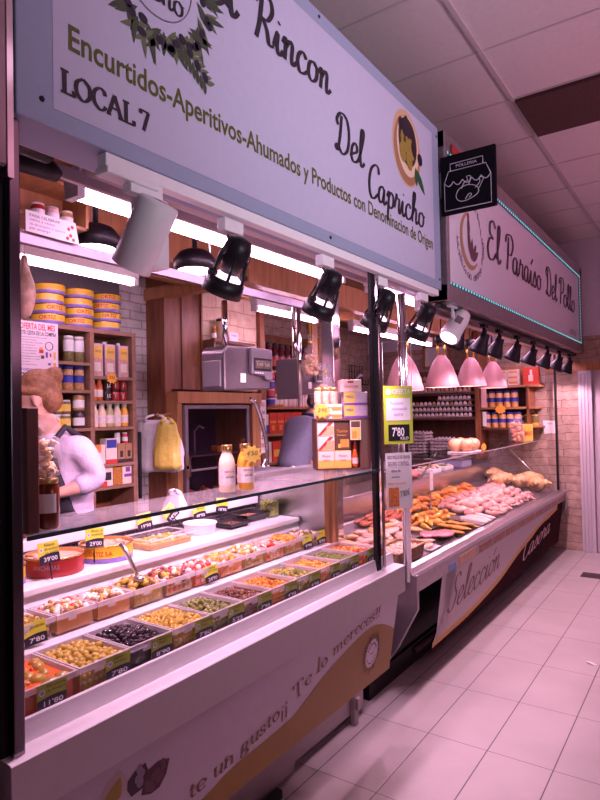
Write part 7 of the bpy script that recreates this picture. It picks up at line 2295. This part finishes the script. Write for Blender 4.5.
obj('frame', MB().box(0, -.02, 0, .36, 0, .03).box(0, -.02, .27, .36, 0, .30).box(0, -.02, 0, .03, 0, .30).box(.33, -.02, 0, .36, 0, .30), WOODL, t)
obj('sheet', MB().box(.03, -.010, .03, .33, -.004, .27), PAPER, t)
o = obj('white_wall_paper', MB().box(0, -.003, 0, .17, 0, .30), PAPER, None, (-2.52, 7.396, 2.12)); tag(o, 'white paper sheet on the end wall between the pink lamps', 'notice')
t = thing('cutting_board', 'white cutting board on the rear counter in front of the egg trays', 'board', (-2.78, 6.76, 1.0305))
obj('board', MB().box(-.10, -.03, 0, .10, .06, .02), PVC, t, bevel=.004)
obj('grip', MB().box(-.13, -.01, .004, -.10, .04, .016), BLACKP, t)
ls_ = thing('hanging_slips', 'narrow white price slips hanging on the post right of the eggs', 'slips', (-2.26, 7.05, 1.42), 0)
obj('sheet', MB().box(0, 0, 0, .045, .003, .17), PAPER, ls_)
obj('sheet', MB().box(-.01, .002, .22, .05, .005, .44), CPNK, ls_)

# floor bits
o = obj('paper_scrap', MB().prism_y([(0, 0), (.05, 0), (.055, .004), (.02, .009), (-.01, .006)], -.012, .012), PAPER, None, (-.712, 4.18, 0.0005), (0, 0, R(-25))); tag(o, 'small crumpled white paper scrap on the floor tiles', 'litter')
o = obj('floor_drain', MB().box(-.13, -.09, 0.0, .13, .09, .004), mat('drain_dark', (0.05, 0.03, 0.03), 0.5, 0.3, var=0.3), None, (-.985, 6.36, 0.0002)); tag(o, 'dark rectangular drain cover in the floor near the white door', 'drain')

# ================================================================ people
SKIN = mat('skin', (0.66, 0.36, 0.27), 0.5, var=0.05, sss=0.1)
SHIRT = mat('sweatshirt_lilac', (0.62, 0.52, 0.66), 0.8, var=0.06, bump=0.5, bscale=30)
APRON = mat('apron_black', (0.022, 0.018, 0.030), 0.75, var=0.1)
HAIR1 = mat('hair_auburn', (0.28, 0.12, 0.055), 0.55, var=0.35, scale=50, bump=0.6, bscale=60)
HAIR2 = mat('hair_dark', (0.05, 0.025, 0.02), 0.55, var=0.3, scale=60)
TROUS = mat('trousers_dark', (0.03, 0.022, 0.035), 0.8, var=0.1)
POLO = mat('polo_blue', (0.40, 0.42, 0.62), 0.8, var=0.06, bump=0.5, bscale=30)
NAVY = mat('collar_navy', (0.03, 0.03, 0.09), 0.8, var=0.05)


def skin_mesh(chains, sub=1):
    """chains: list of lists of (x,y,z,r); the first point of a later chain may repeat an earlier point to branch there"""
    vs, rs, es = [], [], []
    key = {}
    for ch in chains:
        prev = None
        for (x, y, z, r) in ch:
            k = (round(x, 4), round(y, 4), round(z, 4))
            if k not in key:
                key[k] = len(vs); vs.append((x, y, z)); rs.append(r)
            if prev is not None and prev != key[k]:
                es.append((prev, key[k]))
            prev = key[k]
    me = bpy.data.meshes.new('figure')
    me.from_pydata(vs, es, [])
    o = bpy.data.objects.new('figure', me)
    COL.objects.link(o)
    md = o.modifiers.new('skin', 'SKIN')
    lay = me.skin_vertices[0] if me.skin_vertices else None
    if lay is None:
        bpy.context.view_layer.objects.active = o
        bpy.ops.mesh.customdata_skin_add()
        lay = me.skin_vertices[0]
    for i, r in enumerate(rs):
        lay.data[i].radius = (r, r)
        lay.data[i].use_root = (i == 0)
    md.use_smooth_shade = True
    sb_ = o.modifiers.new('sub', 'SUBSURF'); sb_.levels = sub; sb_.render_levels = sub
    dg = bpy.context.evaluated_depsgraph_get()
    out = bpy.data.meshes.new_from_object(o.evaluated_get(dg))
    bpy.data.objects.remove(o, do_unlink=True)
    return out


def to_mb(me, mi=0):
    b = MB()
    b.add([tuple(v.co) for v in me.vertices], [tuple(p.vertices) for p in me.polygons], mi, True)
    return b


def fused(name, mb, m, parent, voxel=.009, loc=(0, 0, 0), rot=(0, 0, 0), smooth=4):
    o = obj(name, mb, m, parent, loc, rot)
    r = o.modifiers.new('fuse', 'REMESH'); r.mode = 'VOXEL'; r.voxel_size = voxel; r.use_smooth_shade = True
    s = o.modifiers.new('smooth', 'SMOOTH'); s.iterations = smooth; s.factor = .5
    return o


def head(b, c, f, tilt=0.0, mi=0):
    """cranium, jaw, nose, ears into mesh builder b; f = heading angle of the face in the figure's frame (x forward)"""
    A = Matrix.Translation(Vector(c)) @ Matrix.Rotation(f, 4, 'Z') @ Matrix.Rotation(tilt, 4, 'Y')
    b.sph((0, 0, 0), 1, 20, 14, mi, A @ Matrix.Translation((-.008, 0, .030)) @ Matrix.Diagonal((.096, .076, .090, 1)))
    b.sph((0, 0, 0), 1, 16, 12, mi, A @ Matrix.Translation((.030, 0, -.040)) @ Matrix.Diagonal((.062, .056, .072, 1)))
    b.sph((0, 0, 0), 1, 10, 8, mi, A @ Matrix.Translation((.062, 0, -.085)) @ Matrix.Diagonal((.026, .030, .024, 1)))
    b.sph((0, 0, 0), 1, 8, 8, mi, A @ Matrix.Translation((.098, 0, -.020)) @ Matrix.Rotation(R(-25), 4, 'Y') @ Matrix.Diagonal((.016, .013, .028, 1)))
    b.sph((0, 0, 0), 1, 8, 6, mi, A @ Matrix.Translation((.084, 0, -.062)) @ Matrix.Diagonal((.012, .024, .010, 1)))
    for s in (-1, 1):
        b.sph((0, 0, 0), 1, 8, 8, mi, A @ Matrix.Translation((-.005, s * .077, -.015)) @ Matrix.Rotation(s * .35, 4, 'Z') @ Matrix.Diagonal((.020, .010, .034, 1)))
    return A


def hand_chains(wr, d, side, palm_n, curl=.5):
    """finger chains from the wrist point; d: pointing direction, side: thumb side"""
    d = Vector(d).normalized(); s = Vector(side); s = (s - d * s.dot(d)).normalized(); n = d.cross(s) * palm_n
    w_ = Vector(wr)
    ch = [[(*w_, .024), (*(w_ + d * .035), .027), (*(w_ + d * .07), .026)]]
    root = w_ + d * .035
    for k, (o, l) in enumerate(((.030, .070), (.010, .080), (-.010, .074), (-.028, .058))):
        p0 = root
        p1 = w_ + d * .085 + s * o
        p2 = p1 + d * l * .50 + n * l * .22 * curl
        p3 = p2 + d * l * .36 + n * l * .46 * curl
        ch.append([(*root, .027), (*p1, .0105), (*p2, .009), (*p3, .0075)])
    t1 = w_ + d * .045 + s * .034
    t2 = t1 + d * .030 + s * .022 + n * .012
    t3 = t2 + d * .030 + s * .004 + n * .018
    ch.append([(*root, .027), (*t1, .013), (*t2, .0105), (*t3, .0085)])
    return ch


# --- the woman behind the olives, in profile, bent over her work
fwd = Vector((.06, -.99, 0)).normalized()
ang = math.atan2(fwd.y, fwd.x)
hl = hand_chains((.165, .125, 1.283), (.9, -.35, -.12), (0, .3, 1), 1, .6)
hr = hand_chains((.285, -.080, 1.262), (.85, .35, -.2), (0, -.3, 1), -1, .6)
body = [[(0, 0, 1.00, .130), (.02, 0, 1.17, .112), (.055, 0, 1.38, .118), (.085, 0, 1.52, .070), (.115, 0, 1.59, .050), (.135, 0, 1.655, .048)],
        [(.055, 0, 1.38, .118), (.065, .155, 1.505, .058), (.02, .185, 1.43, .048), (.0, .200, 1.335, .042), (.08, .175, 1.305, .037), (.165, .125, 1.283, .024)],
        [(.055, 0, 1.38, .118), (.065, -.155, 1.505, .058), (.05, -.215, 1.40, .050), (.07, -.235, 1.29, .043), (.18, -.16, 1.272, .037), (.285, -.080, 1.262, .024)],
        [(0, 0, 1.00, .130), (.01, .09, .93, .095), (.04, .095, .56, .065), (0, .095, .19, .045), (.10, .10, .155, .038), (.14, .105, .15, .03)],
        [(0, 0, 1.00, .130), (.01, -.09, .93, .095), (.04, -.095, .56, .065), (0, -.095, .19, .045), (.10, -.10, .155, .038), (.14, -.105, .15, .03)]]
b = to_mb(skin_mesh(body + hl + hr, 2))
HA = head(b, (.165, 0, 1.705), R(-44), R(20))
PW = Matrix.Translation((-2.525, 1.72, 0)) @ Matrix.Rotation(ang, 4, 'Z')
wm = fused('person', b, SKIN, None, .0085, (-2.525, 1.72, 0), (0, 0, ang))
tag(wm, 'person with auburn hair in a bun, lilac sweatshirt and black apron, bending behind the olives', 'person')
top = [[(0, 0, 1.06, .140), (.02, 0, 1.17, .130), (.055, 0, 1.38, .130), (.088, 0, 1.525, .080), (.105, 0, 1.575, .060)],
       [(.055, 0, 1.38, .130), (.062, .165, 1.500, .066), (-.004, .205, 1.335, .058), (.100, .163, 1.300, .048)],
       [(.055, 0, 1.38, .130), (.062, -.175, 1.500, .070), (.068, -.240, 1.29, .058), (.17, -.166, 1.274, .048)]]
fused('sweatshirt', to_mb(skin_mesh(top, 2)), SHIRT, wm, .010)
leg_ = [[(0, 0, 1.01, .142), (.01, .09, .93, .105), (.04, .095, .56, .080), (0, .095, .22, .062)], [(0, 0, 1.01, .142), (.01, -.09, .93, .105), (.04, -.095, .56, .080), (0, -.095, .22, .062)]]
fused('trousers', to_mb(skin_mesh(leg_, 2)), TROUS, wm, .012)


def wrap(z0, z1, a0, a1, rad, off, n=14, m_=8):
    """cloth patch wrapped round the torso; rad(z) gives (centre forward, radius)"""
    b = MB(); vs = []; fs = []
    for i in range(m_ + 1):
        z = z0 + (z1 - z0) * i / m_
        cx, r_ = rad(z)
        aa0, aa1 = a0(z), a1(z)
        for k in range(n + 1):
            a = aa0 + (aa1 - aa0) * k / n
            q = r_ + off + .006 * math.sin(a * 9 + z * 14) * (1 if z < 1.2 else .3)
            vs.append((cx + q * math.cos(a), q * math.sin(a), z))
    for i in range(m_):
        for k in range(n):
            fs.append((i * (n + 1) + k, i * (n + 1) + k + 1, (i + 1) * (n + 1) + k + 1, (i + 1) * (n + 1) + k))
    b.add(vs, fs, 0, True)
    return b


def trad(z):
    if z > 1.17:
        f_ = min(1, (z - 1.17) / .21)
        return .02 + .035 * f_, .135 + .008 * f_
    return .01, .140 + .05 * min(1, (1.17 - z) / .3)


ap_ = fused
apm = wrap(.62, 1.17, lambda z: -1.9, lambda z: 1.9, trad, .012)
bib = wrap(1.17, 1.44, lambda z: -1.25 + .55 * (z - 1.17) / .27, lambda z: 1.25 - .35 * (z - 1.17) / .27, trad, .012)
apm.add(bib.v, bib.f, 0, True)
for s in (-1, 1):
    apm.tube([(.170, s * .085, 1.42), (.155, s * .088, 1.50), (.085, s * .092, 1.575), (.0, s * .080, 1.53), (-.05, s * .04, 1.45)], .014, 8)
apm.tube([(.155, 0.06, 1.17)] + [(.020 + .138 * math.cos(a), .138 * math.sin(a), 1.17) for a in [R(30 + 15 * k) for k in range(21)]], .010, 6)
ao = obj('apron', apm, APRON, wm)
sd = ao.modifiers.new('thick', 'SOLIDIFY'); sd.thickness = .006
hb_ = MB()
hb_.sph((0, 0, 0), 1, 20, 14, 0, HA @ Matrix.Translation((-.024, 0, .042)) @ Matrix.Diagonal((.092, .083, .088, 1)))
hb_.sph((0, 0, 0), 1, 16, 12, 0, HA @ Matrix.Translation((-.055, 0, -.010)) @ Matrix.Diagonal((.055, .070, .075, 1)))
hb_.sph((0, 0, 0), 1, 14, 10, 0, HA @ Matrix.Translation((-.105, 0, .075)) @ Matrix.Diagonal((.042, .046, .040, 1)), .15, 3)
for s in (-1, 1):
    hb_.tube([HA @ Vector((.055, s * .045, .085)), HA @ Vector((.035, s * .080, .045)), HA @ Vector((-.03, s * .084, .02))], [.012, .014, .016], 8)
fused('hair', hb_, HAIR1, wm, .008, smooth=2)
ey = MB()
for s in (-1, 1):
    ey.sph((0, 0, 0), 1, 8, 6, 0, HA @ Matrix.Translation((.079, s * .030, .004)) @ Matrix.Diagonal((.006, .011, .005, 1)))
    ey.tube([HA @ Vector((.086, s * .016, .024)), HA @ Vector((.084, s * .032, .029)), HA @ Vector((.074, s * .046, .022))], .0028, 5)
obj('eyes', ey, HAIR2, wm)
obj('mouth', MB().sph((0, 0, 0), 1, 8, 6, 0, HA @ Matrix.Translation((.0925, 0, -.062)) @ Matrix.Diagonal((.005, .021, .004, 1))), mat('lips', (0.50, 0.16, 0.14), 0.5, var=0), wm)

# --- the man further back, stooping with his back to us
fwd2 = Vector((.30, .95, 0)).normalized()
ang2 = math.atan2(fwd2.y, fwd2.x)
hl = hand_chains((.44, .15, 1.10), (.8, -.1, -.5), (0, -.4, 1), 1, .5)
hr = hand_chains((.44, -.15, 1.10), (.8, .1, -.5), (0, .4, 1), -1, .5)
body = [[(-.02, 0, 1.02, .128), (.02, 0, 1.20, .108), (.12, 0, 1.42, .112), (.20, 0, 1.555, .065), (.245, 0, 1.61, .052), (.275, 0, 1.655, .050)],
        [(.12, 0, 1.42, .112), (.15, .185, 1.505, .056), (.19, .235, 1.36, .048), (.25, .235, 1.23, .046), (.35, .19, 1.16, .040), (.44, .15, 1.10, .026)],
        [(.12, 0, 1.42, .112), (.15, -.185, 1.505, .056), (.19, -.235, 1.36, .048), (.25, -.235, 1.23, .046), (.35, -.19, 1.16, .040), (.44, -.15, 1.10, .026)],
        [(-.02, 0, 1.02, .128), (-.02, .095, .93, .10), (.0, .10, .56, .068), (-.02, .10, .19, .047), (.08, .105, .155, .040), (.13, .11, .15, .03)],
        [(-.02, 0, 1.02, .128), (-.02, -.095, .93, .10), (.0, -.10, .56, .068), (-.02, -.10, .19, .047), (.08, -.105, .155, .040), (.13, -.11, .15, .03)]]
b = to_mb(skin_mesh(body + hl + hr, 2))
HB = head(b, (.315, 0, 1.715), 0.0, R(28))
mn = fused('person', b, SKIN, None, .0095, (-3.02, 4.22, 0), (0, 0, ang2))
tag(mn, 'person in light blue polo shirt and dark trousers, stooping with back turned', 'person')
top = [[(-.01, 0, 1.10, .150), (.02, 0, 1.20, .147), (.12, 0, 1.42, .155), (.195, 0, 1.545, .090), (.215, 0, 1.57, .072)],
       [(.12, 0, 1.42, .155), (.15, .190, 1.505, .082), (.18, .228, 1.40, .074), (.195, .240, 1.35, .072)],
       [(.12, 0, 1.42, .155), (.15, -.190, 1.505, .082), (.18, -.228, 1.40, .074), (.195, -.240, 1.35, .072)]]
fused('polo_shirt', to_mb(skin_mesh(top, 2)), POLO, mn, .011)
obj('collar', MB().tube([(.222 + .060 * math.cos(a), .066 * math.sin(a), 1.590 - .020 * math.cos(a)) for a in [2 * math.pi * k / 18 for k in range(18)]], .014, 8, 0, True), NAVY, mn)
leg_ = [[(-.02, 0, 1.05, .152), (-.02, .095, .93, .112), (.0, .10, .56, .084), (-.02, .10, .22, .066)], [(-.02, 0, 1.05, .152), (-.02, -.095, .93, .112), (.0, -.10, .56, .084), (-.02, -.10, .22, .066)]]
fused('trousers', to_mb(skin_mesh(leg_, 2)), TROUS, mn, .012)
hb_ = MB()
hb_.sph((0, 0, 0), 1, 20, 14, 0, HB @ Matrix.Translation((-.018, 0, .040)) @ Matrix.Diagonal((.097, .083, .090, 1)))
hb_.sph((0, 0, 0), 1, 16, 12, 0, HB @ Matrix.Translation((-.050, 0, -.012)) @ Matrix.Diagonal((.055, .072, .070, 1)))
fused('hair', hb_, HAIR2, mn, .009, smooth=2)
ey = MB()
for s in (-1, 1):
    ey.sph((0, 0, 0), 1, 8, 6, 0, HB @ Matrix.Translation((.079, s * .030, .004)) @ Matrix.Diagonal((.006, .011, .005, 1)))
obj('eyes', ey, HAIR2, mn)
t = thing('striped_towel', 'white and blue striped towel at the waist of the stooping man', 'towel', (-2.93, 3.98, .80))
obj('cloth', MB().tube([(0, 0, .35), (.0, -.01, .22), (.01, -.015, .02)], [.03, .05, .06], 10), brick_mat('striped_cloth', (0.55, 0.52, 0.62), (0.55, 0.52, 0.62), (0.08, 0.08, 0.25), 3.0, 0.045, 0.012, 'y', bump=0.0), t)

for o_ in [o for o in bpy.data.objects if o.name.startswith('corner_post')]:
    pass
